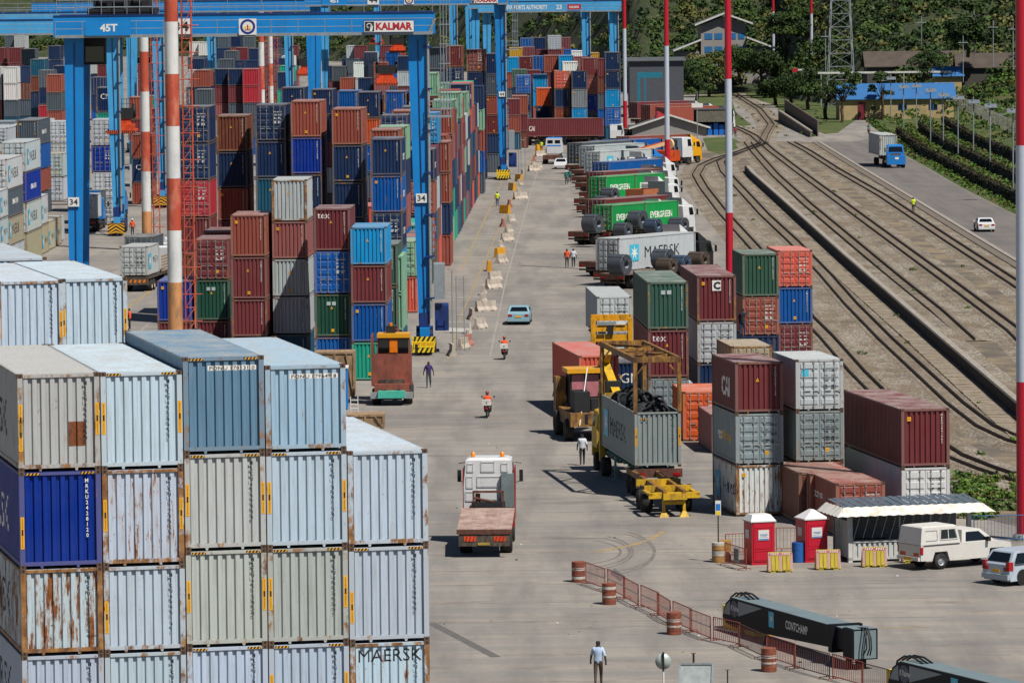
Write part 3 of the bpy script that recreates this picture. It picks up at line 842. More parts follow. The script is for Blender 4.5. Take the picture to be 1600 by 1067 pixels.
# ------------------------------------------------------------------ yard block under crane 34
g = 'containers in the yard block under crane 34'; W1 = 'front row under crane 34, %s stack'
st = [(245, 439, 356, 'royal maroon'), (304, 374, 356, 'maroon:d:tex dkgreen:p:sq maroon'), (360, 336, 345, 'brick maroon maroon maroon'),
      (424, 281, 347, 'lgrey:r rose lgrey lgrey petrol'), (490, 326, 340, 'maroon:p:tex blue:d dkgreen:p:sq blue'), (547.3, 354.8, 340, 'sky maroon:p blue teal')]
for i, (a, b, d, t) in enumerate(st): stack(a, b, d, t, W1 % ORD[i], g)
stack(318, 361, 366, 'maroon maroon rose', 'behind the tex stack under crane 34', g)
stack(566, 382, 352, 'green green', 'between light blue stack and its neighbour behind', g)
stack(574, 401, 362, 'mint mint', 'low stack behind the light blue front stack', g)
W2 = 'tall second row under crane 34, %s stack'
st = [(278, 167, 393, 'navy:d navy:d red:d maroon'), (338, 181, 393, 'brown:r navy brick maroon'), (398, 164, 393, 'navy:d navy petrol petrol'),
      (454, 158, 393, 'brick royal navy navy'), (518, 170, 393, 'brick navy navy navy'), (579, 217, 393, 'navy::cmac blue::cmac navy:d:cmac sky::mk navy::cmac')]
for i, (a, b, d, t) in enumerate(st): stack(a, b, d, t, W2 % ORD[i], g, n={0: 6, 1: 6, 2: 6, 3: 6, 4: 6, 5: 5}[i])
stack(578, 203, 416, 'brick rose', 'low brick pair behind the navy stack, crane 34 leg', g); stack(590, 198, 424, 'mint navy', 'mint roofed one behind brick pair near crane 34', g)
W3 = 'third row under crane 34, %s stack'
for i, (a, b, d, t) in enumerate([(439, 137, 520, 'navy navy'), (486, 140, 545, 'navy navy'), (527, 142, 550, 'blue teal'), (548, 146, 552, 'red teal'), (558, 144, 545, 'navy orange blue'), (600, 143, 542, 'blue:r navy blue')]):
    stack(a, b, d, t, W3 % ORD[i], g)
# long wall of stacks along the road: their right sides show
g = 'wall of stacks along the left side of the road'
rr = random.Random(21); pal = ['brick', 'brick', 'brick', 'rose', 'maroon', 'maroon', 'navy', 'navy', 'navy', 'slate', 'green', 'teal', 'navy', 'coral', 'petrol', 'mint', 'brick', 'slate', 'navy', 'lgrey']
tops = {0: (4, 'brick'), 1: (4, 'maroon'), 2: (5, 'sky:d'), 3: (4, 'brown'), 4: (3, 'brick'), 5: (4, 'mint'), 6: (4, 'brick'), 7: (4, 'mint'), 8: (3, 'green'), 9: (5, 'brick'), 10: (5, 'maroon'), 11: (5, 'mint'), 12: (4, 'slate'), 13: (4, 'navy'), 14: (5, 'mint'), 15: (5, 'brick')}
last = None
for i in range(33):
    y = 412 + i * 6.5; xw = -6.37 + .0178 * (y - 482)
    n, c0 = tops.get(i - 7, (rr.choice([3, 4, 4, 5, 5]), None)) if i >= 7 else (rr.choice([2, 2, 3]), None)
    if i < 7: c0 = ['mint', 'sky', 'brick', 'navy', 'brick', 'teal', 'brick'][i]
    big = (rr.random() < .45)
    for cc in range(2):                                            # the outer column and the one behind it
        if cc == 1:
            if i % 2: continue
            nn = min(6, n + rr.choice([0, 0, 1, 1])); x = xw - CW - 2.62
        else: nn, x = n, xw - CW
        z = 0; hs = [HQ if (big or rr.random() < .4) else HS for _ in range(nn)]
        for k in range(nn):
            c = rr.choice(pal); fl = 'p'
            if k == nn - 1 and cc == 0 and c0: c, _, fl2 = (c0.partition(':')); fl = fl2 or 'p'
            while c == last: c = rr.choice(pal)
            last = c
            if cc == 1 and k < nn - 2: HIDDEN.append((x, y, z, rad(-1.2), L20, hs[k], c)); z += hs[k]; continue
            mk = []
            if cc == 0 and c in ('navy', 'slate', 'petrol'): mk = [MARK['cmac']]
            if cc == 0 and c in ('lgrey', 'mint') and rr.random() < .7: mk = [MARK['mk']]
            if cc == 0 and c in ('maroon', 'brick') and rr.random() < .3: mk = [side_text('tex', .6, 1.3, 3.6, 1.6, WHITE)]
            tn = 'top' if k == nn - 1 else TIER[k + 1] + ('-tier' if k else '-level')
            lab = '%s container, %s, %s stack along the road%s' % (CN[c], tn, ORD[i % 20] if i < 20 else 'far ' + ORD[i - 20], '' if cc == 0 else ' in its inner column')
            container((x + rr.uniform(-.06, .06), y, z), rad(-1.2 + rr.uniform(-.3, .3)), L20, hs[k], c, lab, g, 'd' if fl == 'd' or rr.random() < .2 else 'p', .12 + .2 * rr.random(), 1, marks=mk)
            z += hs[k]
# tall stacks further back, seen between cranes 34 and 44
g = 'tall stacks between cranes 34 and 44'
for i, (a, b, d, t, n) in enumerate([(683, 141, 545, 'brick maroon:r maroon', 5), (662, 222, 455, 'brick brick', 4), (665, 150, 600, 'navy:d slate', 5), (694, 72, 640, 'maroon:r navy:d navy brick', 6), (729, 78, 655, 'maroon:dr navy navy maroon', 6), (724, 135, 622, 'navy mint', 5), (757, 84, 690, 'navy slate brick maroon', 6), (666, 75, 650, 'slate navy maroon', 6)]):
    stack(a, b, d, t, '%s tall stack between cranes 34 and 44' % ORD[i], g, yaw=rad(-1.2), n=n)
# ------------------------------------------------------------------ block of grey and blue containers at the left edge
g = 'grey container block at the left edge'; Y2 = rad(-1.4); x0 = -46.15
def wallst(x, y, hs, tk, where, L):
    z = sum(hs); n = len(hs)
    for k, q in enumerate(tk.split()):
        z -= hs[k]; a = q.split(':'); mk = [MARK[v] for v in a[2:] if v]; tier = n - k
        tn = ('top' if k == 0 else TIER[tier] + ('-tier' if tier > 1 else '-level'))
        container((x - CW, y, z), Y2, L, hs[k], a[0], '%s %s container, %s, %s' % (CN[a[0]], 'doors-first' if 'd' in a[1] else 'ribbed-end', tn, where), g, 'd' if 'd' in a[1] else 'p', .3, 1, marks=mk)
wallst(x0, 462.5, [HS, HS, HQ], 'lgrey:d:mk lgrey:d:mk tan:d', 'nearest stack of the left edge block', L20)
wallst(x0, 469.5, [HQ, HS, HS, HS], 'lgrey:d:MK slate:d:cmac tan:d:MK lgrey:d', 'second stack of the left edge block', L40)
wallst(x0, 488, [HQ, HQ, HQ, HQ], 'lgrey:d:MK royal:d:cmac lgrey:d:MK tan:d', 'tall third stack of the left edge block', L40)
wallst(x0, 503, [HQ, HQ], 'lgrey:d:mk tan:d:mk', 'low fourth stack, left edge block', L20)
wallst(x0, 510.5, [HQ], 'tan:d:mk', 'low fifth one, left edge block', L20); wallst(x0, 517.5, [HQ], 'tan:p:mk', 'low sixth one, left edge block', L20); wallst(x0 - .3, 524.5, [HS], 'lgrey:p:mk', 'last low one, left edge block', L20)
for i, (a, b, d, t, n) in enumerate([(-34, 236, 505, 'lgrey:d tan:d lgrey:d', 4), (-31, 250, 466, 'lgrey:d lgrey:d', 4), (-40, 292, 455, 'grey:d lgrey', 3), (67, 240, 590, 'lgrey:d lgrey:d', 2), (62, 240, 600, 'tan:d', 2), (76, 190, 640, 'lgrey:d lgrey:d', 3), (15, 196, 557, 'lgrey:d::mk', 4), (-22, 200, 560, 'lgrey:d', 4), (26, 188, 565, 'slate::cmac', 4), (48, 187, 630, 'lgrey:d', 3), (-10, 190, 590, 'grey:d', 4)]):
    stack(a, b, d, t, '%s grey doors stack at left edge block' % ORD[i], g, yaw=Y2, n=n, L=L40 if i in (6, 7, 8) else L20)
# ------------------------------------------------------------------ stacks far off on the left
g = 'far stacks on the left'
FARS = [(-14, 75, 860, 'maroon maroon', 5), (12, 75, 860, 'maroon maroon:d', 5), (33, 77, 850, 'slate navy', 5), (47, 93, 800, 'petrol brown', 5), (28, 104, 820, 'navy brown:d', 4), (5, 105, 760, 'white white', 4), (-20, 105, 760, 'white white', 4),
        (7, 56, 950, 'slate', 5), (22, 56, 950, 'lgrey:d', 5), (72, 117, 760, 'brick slate', 4), (60, 110, 800, 'slate:d navy', 4), (83, 103, 820, 'navy', 4), (60, 165, 720, 'red brick', 2), (-4, 93, 900, 'red', 4), (75, 72, 940, 'navy', 5),
        (141, 92, 850, 'cream navy', 4), (152, 101, 800, 'maroon', 4), (142, 121, 790, 'navy:d navy', 4), (150, 137, 560, 'navy:p:cm teal', 5), (142, 187, 520, 'lgrey:d royal:d:cmac lgrey:d:mk lgrey:d', 4), (201, 152, 640, 'brick maroon', 4),
        (205, 210, 590, 'brick navy:p:cm brick', 3), (222, 150, 700, 'teal maroon', 4), (236, 170, 640, 'maroon maroon:d', 3), (215, 100, 800, 'maroon', 4), (228, 100, 830, 'slate navy', 4), (240, 92, 860, 'navy teal', 4),
        (291, 110, 830, 'lgrey:d', 5), (303, 110, 835, 'brick', 5), (313, 108, 830, 'green:d', 5), (335, 108, 830, 'navy', 5), (356, 108, 830, 'navy', 5), (379, 108, 815, 'red red', 5), (325, 123, 800, 'navy navy', 4), (348, 123, 800, 'navy navy', 4), (371, 123, 800, 'brick navy', 4),
        (290, 137, 750, 'lgrey', 4), (305, 140, 780, 'slate', 4), (433, 113, 800, 'navy teal', 4), (437, 103, 860, 'teal', 4), (531, 122, 800, 'brick:p:cai', 3), (559, 122, 800, 'navy', 3), (584, 122, 800, 'navy navy', 3), (552, 98, 930, 'white', 4), (575, 100, 900, 'lgrey', 4), (584, 98, 880, 'brick:p:cai', 4),
        (602, 82, 900, 'blue blue', 5), (620, 88, 880, 'navy', 5), (568, 82, 980, 'lgrey', 5), (553, 72, 1040, 'maroon', 5), (541, 72, 1060, 'lgrey', 5), (594, 72, 1060, 'maroon', 5), (612, 74, 1020, 'brick', 5), (447, 72, 1000, 'maroon slate', 4), (432, 76, 980, 'slate', 4),
        (296, 66, 1000, 'white white', 5), (310, 66, 1000, 'white', 5), (367, 75, 960, 'maroon', 5), (388, 76, 960, 'navy', 5), (336, 76, 980, 'navy slate', 5), (350, 80, 960, 'slate teal', 5), (340, 93, 900, 'slate', 5), (360, 95, 900, 'navy', 4), (384, 95, 890, 'navy', 4), (293, 90, 900, 'slate', 4), (308, 92, 900, 'navy', 4), (405, 65, 1060, 'slate', 5), (420, 60, 1100, 'navy', 5), (340, 58, 1080, 'slate navy', 5), (360, 57, 1100, 'navy', 5), (380, 58, 1100, 'slate', 5), (318, 56, 1120, 'green', 5),
        (297, 92, 940, 'navy', 5), (322, 92, 940, 'maroon', 4), (506, 104, 900, 'navy', 4), (519, 104, 890, 'slate', 4), (509, 118, 860, 'slate', 3), (540, 92, 960, 'slate', 4), (534, 92, 970, 'navy', 4), (425, 92, 940, 'navy', 4), (440, 88, 960, 'white', 4), (424, 104, 900, 'slate', 4)]
for i, (a, b, d, t, n) in enumerate(FARS):
    stack(a, b, d, t, '%s%s far stack %s' % ('', ORD[i % 20], ['on the far left', 'left of the tall masts', 'right of the tall masts', 'behind crane 34', 'near the far cranes'][min(4, i // 20)]), g, yaw=rad(-1.2), n=n, lod=2 if d > 600 else 1)
def across(px, py, z, L, h, c, label, marks=(), end='p', ang=0.8, grp='containers lying across the view', rust=.2):
    """long side turned to us; px,py is the seen top-left corner, z its height; +y of the thing runs to the left"""
    p = G(px, py, z); a = rad(90 - ang)
    # local +x -> (cos a, sin a) points away from us, local +y -> (-sin a, cos a) points left
    q = Vector((p.x + L * math.sin(a), p.y - L * math.cos(a), z - h))
    return container((q.x, q.y, q.z), a, L, h, c, label, grp, end, rust, 1, marks=marks)
across(-42, 157, HS + .1, L40, HS, 'brick', 'long brick red container lying across the view at the left edge')
across(-30, 161, HS + .05, L40, HS, 'brick', 'long brown-red container right behind the long one at left edge')
across(502, 113, HQ + .1, L40, HQ, 'lgrey', 'long grey container with blue emblem under crane 34 girder', marks=(side_text('MAERSK', .9, 5, 3.2, .9, BLACK, 'L', .04), emblem('L', 1.2, .8, 1.4)))
across(611, 112, 3.9, 6.06, HS, 'slate', 'dark slate container lying across the view beside crane 34 leg')
# ------------------------------------------------------------------ block beyond the road bend, centre right
g = 'coloured block at the far end of the road'
XB = [(805.5, 118, 800, 'blue:d navy petrol:d', 'navy'), (832.5, 117, 840, 'sky sky', ''), (838, 138, 790, 'orange:p navy', ''), (866, 111, 800, 'coral:dr navy brick', ''), (893, 111, 800, 'navy grey sky', ''), (909, 91, 810, 'maroon rose royal slate', ''), (933.5, 92, 815, 'maroon brown slate', ''), (945, 82, 805, 'navy navy sky blue:d', ''), (923, 171, 770, 'brick', ''),
      (810, 89, 850, 'maroon', ''), (829, 88, 850, 'blue:d navy', ''), (850, 87, 850, 'brick maroon', ''), (873, 87, 850, 'sky navy', ''), (896, 89, 850, 'rose', ''), (914, 83, 870, 'yellow', ''), (879, 97, 830, 'white', ''), (800, 109, 815, 'green:d navy', ''), (822, 110, 830, 'maroon:p:cai', ''), (788, 90, 860, 'sky', ''), (796, 75, 930, 'yellow', ''), (815, 74, 930, 'maroon:d', ''), (838, 78, 920, 'maroon', ''), (813, 60, 960, 'blue:d', ''), (833, 59, 950, 'navy', ''), (856, 56, 950, 'lgrey:d', ''), (872, 59, 960, 'maroon:d', ''), (862, 76, 930, 'rose', ''), (882, 78, 930, 'blue', ''), (842, 92, 870, 'slate', ''), (893, 80, 940, 'white', ''), (800, 150, 790, 'brick maroon', ''), (788, 155, 780, 'maroon brick', '')]
for i, (a, b, d, t, _) in enumerate(XB):
    nn = None
    stack(a, b, d, t, '%s stack of the far road-end block' % ORD[i % 20] if i < 20 else '%s stack behind the far road-end block' % ORD[i - 20], g, yaw=rad(.6), lod=1 if i < 10 else 2, n=1 if i == 8 else None)
# ------------------------------------------------------------------ stacks on the right of the road
g = 'stacks on the right of the road'
def rst(px, py, zs, tk, where, yaw, L, rust=.25, lod=0, marks=None):
    z = sum(zs); p = G(px, py, z); n = len(zs)
    for k, q in enumerate(tk.split()):
        z -= zs[k]; a = q.split(':'); fl = a[1] if len(a) > 1 else ''
        mk = [MARK[v] for v in a[2:] if v] + list((marks or {}).get(k, ()))
        tn = 'top' if k == 0 else ('bottom' if k == n - 1 else 'middle')
        if 'x' in fl: HIDDEN.append((p.x, p.y, z, yaw, L, zs[k], a[0])); continue
        container((p.x, p.y, z), yaw, L, zs[k], a[0], '%s %s container, %s of %s' % (CN[a[0]], 'doors-first' if 'd' in fl else 'ribbed-end', tn, where), g, 'd' if 'd' in fl else 'p', .75 if 'r' in fl else rust, lod, marks=mk)
    return p
PO = lambda t, h, L: (side_text('P&O', .5, 1.2, 1.2, .95, WHITE, 'L', .04)(t, h, L), side_text('Nedlloyd', .55, 2.3, 2.5, .95, YEL, 'L', .03)(t, h, L))
CU = side_text('CAI', 1.0, 2.0, 2.4, .7, WHITE, 'L', .06)
STARD = lambda t, h, L: inst('emblem', (lambda mm: (mm.face([(.3, -.018, h - .85), (.66, -.018, h - .85), (.66, -.018, h - .5), (.3, -.018, h - .5)], STAR), mm.mesh('emblem'))[1])(MB()), t)
rst(1148.7, 566, [HS, HS, HS], 'maroon:p grey:d white:pr', 'near right stack by the toilets', rad(8.9), L20, marks={0: [CU], 1: [PO], 2: [maersk('L', L20)]})
rst(1243.2, 562, [HS, HS, HS], 'lgrey:d grey:d brick:d', 'tall grey stack beside the toilets stack', rad(8.4), L20, marks={0: [STARD]})
rst(1306, 755, [HS], 'brick:d', 'the row behind the kiosk, low and brick roofed', rad(9), L20, marks={0: [side_text('CRONOS', .3, 2.0, .9, 1.5, WHITE, 'L')]})
rst(1408.3, 639.2, [HQ, HQ], 'maroon:p white:d', 'long pair behind the kiosk', rad(9.6), L40, rust=.08)
rst(1012, 441, [HQ, HQ, HQ], 'green:p:sq maroon:p:tex grey:d', 'green topped stack beside yellow frame', rad(2.8), L40)
CB = lambda t, h, L: (inst('emblem', (lambda mm: (mm.face([(.95, .02, h - .95), (1.5, .02, h - .95), (1.5, .02, h - .3), (.95, .02, h - .3)], WHITE), mm.mesh('emblem'))[1])(MB()), t), letter('C', t, (1.02, .014, h - .88), (1, 0, 0), (0, 0, 1), BLACK, h=.5, bold=.06))
rst(1089, 431, [HQ, HS, HQ], 'maroon lgrey:d navy', 'maroon topped stack beside the green one', rad(3.1), L40, marks={0: [CB]})
rst(1160, 397, [HQ, HS, HQ], 'green brick:d navy:x', 'dark green stack behind the maroon one', rad(4), L20)
rst(1215, 391.5, [HS, HS, HS], 'coral:d blue maroon:d', 'coral and blue stack by the tracks', rad(4.5), L20, marks={1: [side_text('Hub', .9, 2.2, 2, .8, WHITE, 'L', .05)]})
rst(1143, 541, [HS, HS], 'tan:dr navy', 'low tan roofed stack in the middle', rad(6), L20)
rst(1067, 612, [HQ], 'orange:d', 'the orange one standing on the ground', rad(4), L20)
rst(1019, 598, [HS], 'lgrey:d', 'the grey one under the maroon stack', rad(3), L20)
p = rst(1112, 648, [2.2], 'rose:d', 'faded one beside the orange container', rad(5), L20)
p = rst(1266, 740, [HS], 'brick:d', 'second brick roofed one behind kiosk', rad(8.5), L20)
rst(1248, 738, [HS], 'brown:d', 'brown one squeezed below the tall grey stack', rad(8.4), L20)

# ------------------------------------------------------------------ keep the containers that show largest as things, join the rest
bpy.context.view_layer.update(); dg = bpy.context.evaluated_depsgraph_get(); eye = Vector((0, 0, HC)); KEEP = 262; score = []
for k, o in enumerate(CONT):
    (lx, ly, lz), a, L, h, cn_, e_ = META[k]; ca, sa = math.cos(a), math.sin(a); hit = 0; tot = 0
    for X, Y, Z in [(x * CW, -.01, z * h) for x in (.15, .5, .85) for z in (.2, .5, .8, .97)] + [(CW + .01, y * L, z * h) for y in (.2, .5, .8) for z in (.2, .8)] + [(x * CW, y * L, h + .01) for x in (.2, .8) for y in (.1, .6)]:
        q = Vector((lx + X * ca - Y * sa, ly + X * sa + Y * ca, lz + Z)); d = q - eye; r = d.length; ok, pt, nn_, fi, ob, mt_ = sc.ray_cast(dg, eye, d / r, distance=r + .6); tot += 1
        u = q.x / q.y * FOC; vv = (HC - q.z) / q.y * FOC
        if abs(u) > 815 or vv > 1125 or vv < 45: continue
        rt = ob
        while rt is not None and rt.parent is not None: rt = rt.parent
        if ok and rt == o: hit += 1
    score.append((hit * (FOC / ly) ** 2, k))
score.sort(reverse=True); rest = [k for s_, k in score[KEEP:]]; print('containers', len(CONT), 'seen', sum(1 for s_, k in score if s_ > 0))
def drop(o):
    for ch in list(o.children): drop(ch)
    bpy.data.objects.remove(o)
JOIN = []
for k in rest: (l_, a, L, h, cn_, e_) = META[k]; JOIN.append((l_[0], l_[1], l_[2], a, L, h, cn_, e_)); drop(CONT[k])
rr = random.Random(9); JM_ = MB()
for (x, y, z, a, L, h, cn_) in HIDDEN: JOIN.append((x, y, z, a, L, h, cn_ or rr.choice(['navy', 'slate', 'maroon', 'brick', 'brown', 'petrol', 'blue', 'rose', 'lgrey']), 'p'))
for (x, y, z, a, L, h, cn_, e_) in JOIN:
    me = box2(L, h, e_ == 'd'); mp = {0: None}; ca, sa = math.cos(a), math.sin(a); b0 = len(JM_.v); pm_ = plain('joined_paint_' + cn_, PAL[cn_], .6, var=.15, scale=.7, dirt=.12, dirtc='#6b5a4c')
    for v in me.vertices: c_ = v.co; JM_.v.append((x + c_.x * ca - c_.y * sa, y + c_.x * sa + c_.y * ca, z + c_.z))
    for f in me.polygons: mt_ = me.materials[f.material_index]; JM_.f.append(tuple(b0 + i for i in f.vertices)); JM_.m.append(JM_.mi(mt_ if mt_ in (BAR, DARK) else pm_)); JM_.sm.append(False)
o = JM_.build('stacked_containers'); tag(o, 'remaining small or mostly hidden containers of the yard stacks', 'containers', None, 'stuff'); HIDDEN.clear()
# ------------------------------------------------------------------ rubber-tyred gantry cranes
CB_ = plain('crane_blue', '#007cc4', .5, var=.12, scale=.6, dirt=.15, dirtc='#2a5a80')
CP_ = plain('crane_pale_blue', '#3f9bd0', .55, var=.15, scale=.6, dirt=.2, dirtc='#3d7ea6')
CD_ = plain('crane_dark_blue', '#12306f', .5, var=.25, scale=1, dirt=.3, dirtc='#1a1f30')
RAILM = plain('railing_grey', '#8e979c', .5, .3)
ORNG = plain('spreader_orange', '#c94a16', .55, var=.25, scale=2, dirt=.3, dirtc='#4a2a1a')
MACH = plain('machinery_black', '#17181b', .7, var=.5, scale=3)
SIGNW = plain('sign_white', '#d6d6d2', .5, var=.05); SIGNR = plain('sign_red', '#a81c2c', .5, var=.05); SIGNB = plain('sign_blue', '#1a2a78', .5, var=.05)
def chevrons(w, h, kind, t0=.06):
    """striped bumper board: slanting or arrow stripes, real strips on a black board"""
    m = MB(); m.box(0, w, 0, t0, 0, h, BLK)
    if kind == 'arrow':
        n = 5
        for i in range(n):
            z = -h * .35 + i * h * .32; s = h * .15
            for sg in (-1, 1):
                a = [(w / 2, z + w * .32), (w / 2 + sg * w / 2, z), (w / 2 + sg * w / 2, z + s), (w / 2, z + w * .32 + s)]
                q = [(x, max(0, min(h, zz))) for x, zz in a]
                m.face([(x, -.006, zz) for x, zz in q], YEL)
    else:
        n = int(w / .34); p = w / n
        for i in range(-2, n):
            a = i * p; q = [(a, 0), (a + p * .5, 0), (a + p * .5 + h * .6, h), (a + h * .6, h)]
            q = [(max(0, min(w, x)), z) for x, z in q]; m.face([(x, -.006, z) for x, z in q], YELB)
    return m
YELB = plain('bright_yellow', '#e4c416', .5, var=.1)
def railing(m, x0, x1, y, z, mat=None, hh=1.05, step=1.6):
    mat = mat or RAILM; n = max(1, int(abs(x1 - x0) / step))
    for i in range(n + 1):
        x = x0 + (x1 - x0) * i / n; m.tube((x, y, z), (x, y, z + hh), .028, mat, 5)
    for k in (.5, 1.0): m.tube((x0, y, z + hh * k), (x1, y, z + hh * k), .024, mat, 5)
def crane(xr, y0, label, mat=CB_, span=24.6, hb=23.0, base=7.0, num=None, yaw=0.0, ladder=True, trolley=.45, spread=None, board='slant', right=True, left=True, gh=1.5, sign=None, t45=False, logo=False, name='gantry_crane', detail=1):
    """xr, y0: foot of the near right leg; the girders span to the left"""
    t = thing(name, label, 'crane', (xr, y0, 0), yaw, 'blue gantry cranes over the yard')
    legs = []
    if right: legs.append(0.0)
    if left: legs.append(-span)
    for lx in legs:
        for ly in (0, base):
            m = MB(); wt, wb = (1.4, .8); dx = -.6 if lx == 0 else -.15
            b = [(lx - wb / 2, ly - .4, 1.9), (lx + wb / 2, ly - .4, 1.9), (lx + wb / 2, ly + .4, 1.9), (lx - wb / 2, ly + .4, 1.9)]
            T = [(lx - wb / 2 + dx, ly - .45, hb), (lx - wb / 2 + dx + wt, ly - .45, hb), (lx - wb / 2 + dx + wt, ly + .45, hb), (lx - wb / 2 + dx, ly + .45, hb)]
            m.hexa(b, T, mat)
            m.beam((lx + .03, ly - .44, 2.2), (lx + (dx + (wt - wb) / 2) + .03, ly - .47, hb - .4), .07, .08, CD_)      # welded seam and cable run
            m.build('leg', t)
        m = MB(); m.box(lx - .35, lx + .35, -1.2, base + 1.2, 1.35, 1.95, mat); m.box(lx - .28, lx + .28, .3, base - .3, hb - 1.6, hb - .7, mat); m.build('sill_beam', t)
        m = MB()
        for k in range(5):
            z = 3 + k * 3.4; m.beam((lx, .4, z), (lx, base - .4, z + 3.4) if k % 2 == 0 else (lx, .4, z), .12, .12, mat)
            if k % 2: m.beam((lx, base - .4, z), (lx, .4, z + 3.4), .12, .12, mat)
        m.build('bracing', t)
        for ly in (0, base):
            bg_ = MB(); s = -1 if ly == 0 else 1
            bg_.box(lx - .62, lx + .62, ly - .9, ly + .9, .55, 1.5, CD_); bg_.box(lx - .35, lx + .35, ly - .5, ly + .5, 1.5, 3.0, CD_)
            bg_.tube((lx - .1, ly - .95, .4), (lx - .1, ly - .95, 1.7), .22, CD_, 10)
            bo = bg_.build('bogie', t)
            for wy in (-.75, .75):
                w = MB()
                for wx in (-.32, .32):
                    w.lathe([(.2, -.24), (.55, -.26), (.68, -.16), (.68, .16), (.55, .26), (.2, .24)], RUBBER, 18, (lx + wx, ly + wy, .68), 'x')
                w.lathe([(.0, -.6), (.22, -.58), (.22, .58), (0, .6)], CD_, 10, (lx, ly + wy, .68), 'x'); w.build('wheel', bo)
        if board:
            bw = 1.75; m = chevrons(bw, 1.15, board); o = m.build('bumper_board', t, (lx - bw / 2 - .05, -2.0, .25))
            if board == 'slant':
                q = MB(); q.box(.12, bw - .12, -.02, -.008, .36, .8, YELB); q.build('board_panel', o)
                letter('KEEP DISTANCE', o, (.2, -.026, .48), (1, 0, 0), (0, 0, 1), plain('orange_lettering', '#d06a1c', .5), w=bw - .4, h=.24, bold=.01)
    # girders, end ties, trolley rail, walkway
    x0, x1 = (-span - 1.3 if left else -span * 1.6), 1.0
    for ly in (0, base):
        m = MB(); m.box(x0, x1, ly - .5, ly + .5, hb, hb + gh, mat); m.box(x0, x1, ly - .56, ly + .56, hb + gh, hb + gh + .06, CD_)
        m.box(x0, x1, ly - .52, ly + .52, hb - .03, hb, CD_); m.build('girder', t)
    m = MB(); m.box(x0, x0 + .5, .5, base - .5, hb + .1, hb + gh - .1, mat); m.box(x1 - .5, x1, .5, base - .5, hb + .1, hb + gh - .1, mat); m.build('end_tie', t)
    m = MB(); m.box(x0 + .2, x1 - .2, -1.35, -.52, hb + .0, hb + .06, RAILM); m.box(x0 + .2, x1 - .2, -1.37, -1.33, hb - .06, hb + .16, RAILM); m.build('walkway', t)
    m = MB(); railing(m, x0 + .2, x1 - .2, -1.33, hb + .06, step=1.9); railing(m, x0 + .2, x1 - .2, .4, hb + gh + .06, step=2.4); m.build('railing', t)
    m = MB()                                                          # energy chain and pipes
    m.tube((.45, -.6, hb - .2), (.45, -.6, 2.6), .11, GALV, 8); m.tube((.45, -.6, hb - .2), (1.0, -.6, hb + 1.1), .1, GALV, 8)
    for z in range(4, int(hb), 3): m.box(.1, .75, -.75, -.45, z, z + .12, CD_)
    if right: m.build('cable_pipe', t)
    if ladder and right:
        L = MB(); lx = 1.35; ly = .3
        for a in (0, .22, .44, .66): L.tube((lx + a, ly - .3, 17.2), (lx + a, ly - .3, hb + 3), .035, RAILM, 5)
        for k in range(6): L.box(lx - .08, lx + .74, ly - .34, ly - .28, 18 + k * 1.4, 18.07 + k * 1.4, RAILM)
        L.box(.4, 2.1, -.9, .9, 17.0, 17.12, RAILM)
        railing(L, .45, 2.1, -.85, 17.1); railing(L, .45, 2.1, .85, 17.1); L.build('access_ladder', t)
        pb = MB(); pb.box(.75, 1.75, 1.0, 4.2, 1.6, 3.4, CD_); pb.box(.7, 1.5, .6, 3.4, 3.9, 6.4, GALV)
        for k in range(6): pb.box(.68, .75, .8, 1.6, 6.8 + k * .5, 7.0 + k * .5, CP_)
        pb.build('power_unit', t)
        L = MB()
        for a in (2.3, 2.85):
            L.tube((a, -.6, .2), (a, -.6, 5.6), .035, GALV, 5)
        for k in range(5): L.tube((2.3, -.6, .4 + k * 1.2), (2.85, -.6, .4 + k * 1.2), .03, GALV, 5)
        L.tube((2.0, -.6, .3), (2.0, -.6, 6), .04, GALV, 5); L.build('access_ladder', t)
    if detail:
        tx = -span * trolley; m = MB()
        m.box(tx - 2.4, tx + 2.4, .2, base - .2, hb + gh + .1, hb + gh + .5, MACH); m.box(tx - 2, tx + 2, 1, base - 1, hb + gh + .5, hb + gh + 1.7, MACH)
        for x in (-1.6, -.4, .9): m.tube((tx + x, 1, hb + gh + 1), (tx + x + .6, 1, hb + gh + 1), .5, MACH, 12)
        to = m.build('trolley', t); q = MB(); railing(q, tx - 3.2, tx + 3.2, .0, hb + gh + .1, step=.9); q.build('railing', to)
        if spread is None:
            cbm = MB(); cbm.box(tx - 3.2, tx - 1.2, .8, 2.6, hb - 2.0, hb - .1, MACH); cbm.box(tx - 3.1, tx - 1.3, .77, .8, hb - 1.8, hb - .7, GLASS); cbm.build('operator_cab', to)
        if spread is not None:
            z = spread; s = MB()
            s.hexa([(tx - 1.1, 2.3, z + .9), (tx + 1.1, 2.3, z + .9), (tx + 1.1, 4.0, z + .9), (tx - 1.1, 4.0, z + .9)], [(tx - .8, 2.3, z + 1.5), (tx + .8, 2.3, z + 1.5), (tx + .8, 4.0, z + 1.5), (tx - .8, 4.0, z + 1.5)], ORNG)
            s.box(tx - 1.3, tx + 1.3, 1.6, 4.7, z + .35, z + .9, ORNG); s.box(tx - 1.5, tx + 1.5, -.4, 6.5, z + .1, z + .35, ORNG)
            so = s.build('spreader', t)
            q = MB(); n = 14
            q.box(tx - 1.5, tx + 1.5, -.5, -.41, z, z + .38, BLK)
            for i in range(n): a = tx - 1.5 + i * 3.0 / n; q.face([(a, -.52, z), (a + .1, -.52, z), (a + .2, -.52, z + .38), (a + .1, -.52, z + .38)], ORNG)
            q.build('striped_beam', so)
            hb2 = MB(); hb2.box(tx - 1.2, tx + 1.2, 2.2, 4.2, z + 1.5, z + 2.6, MACH)
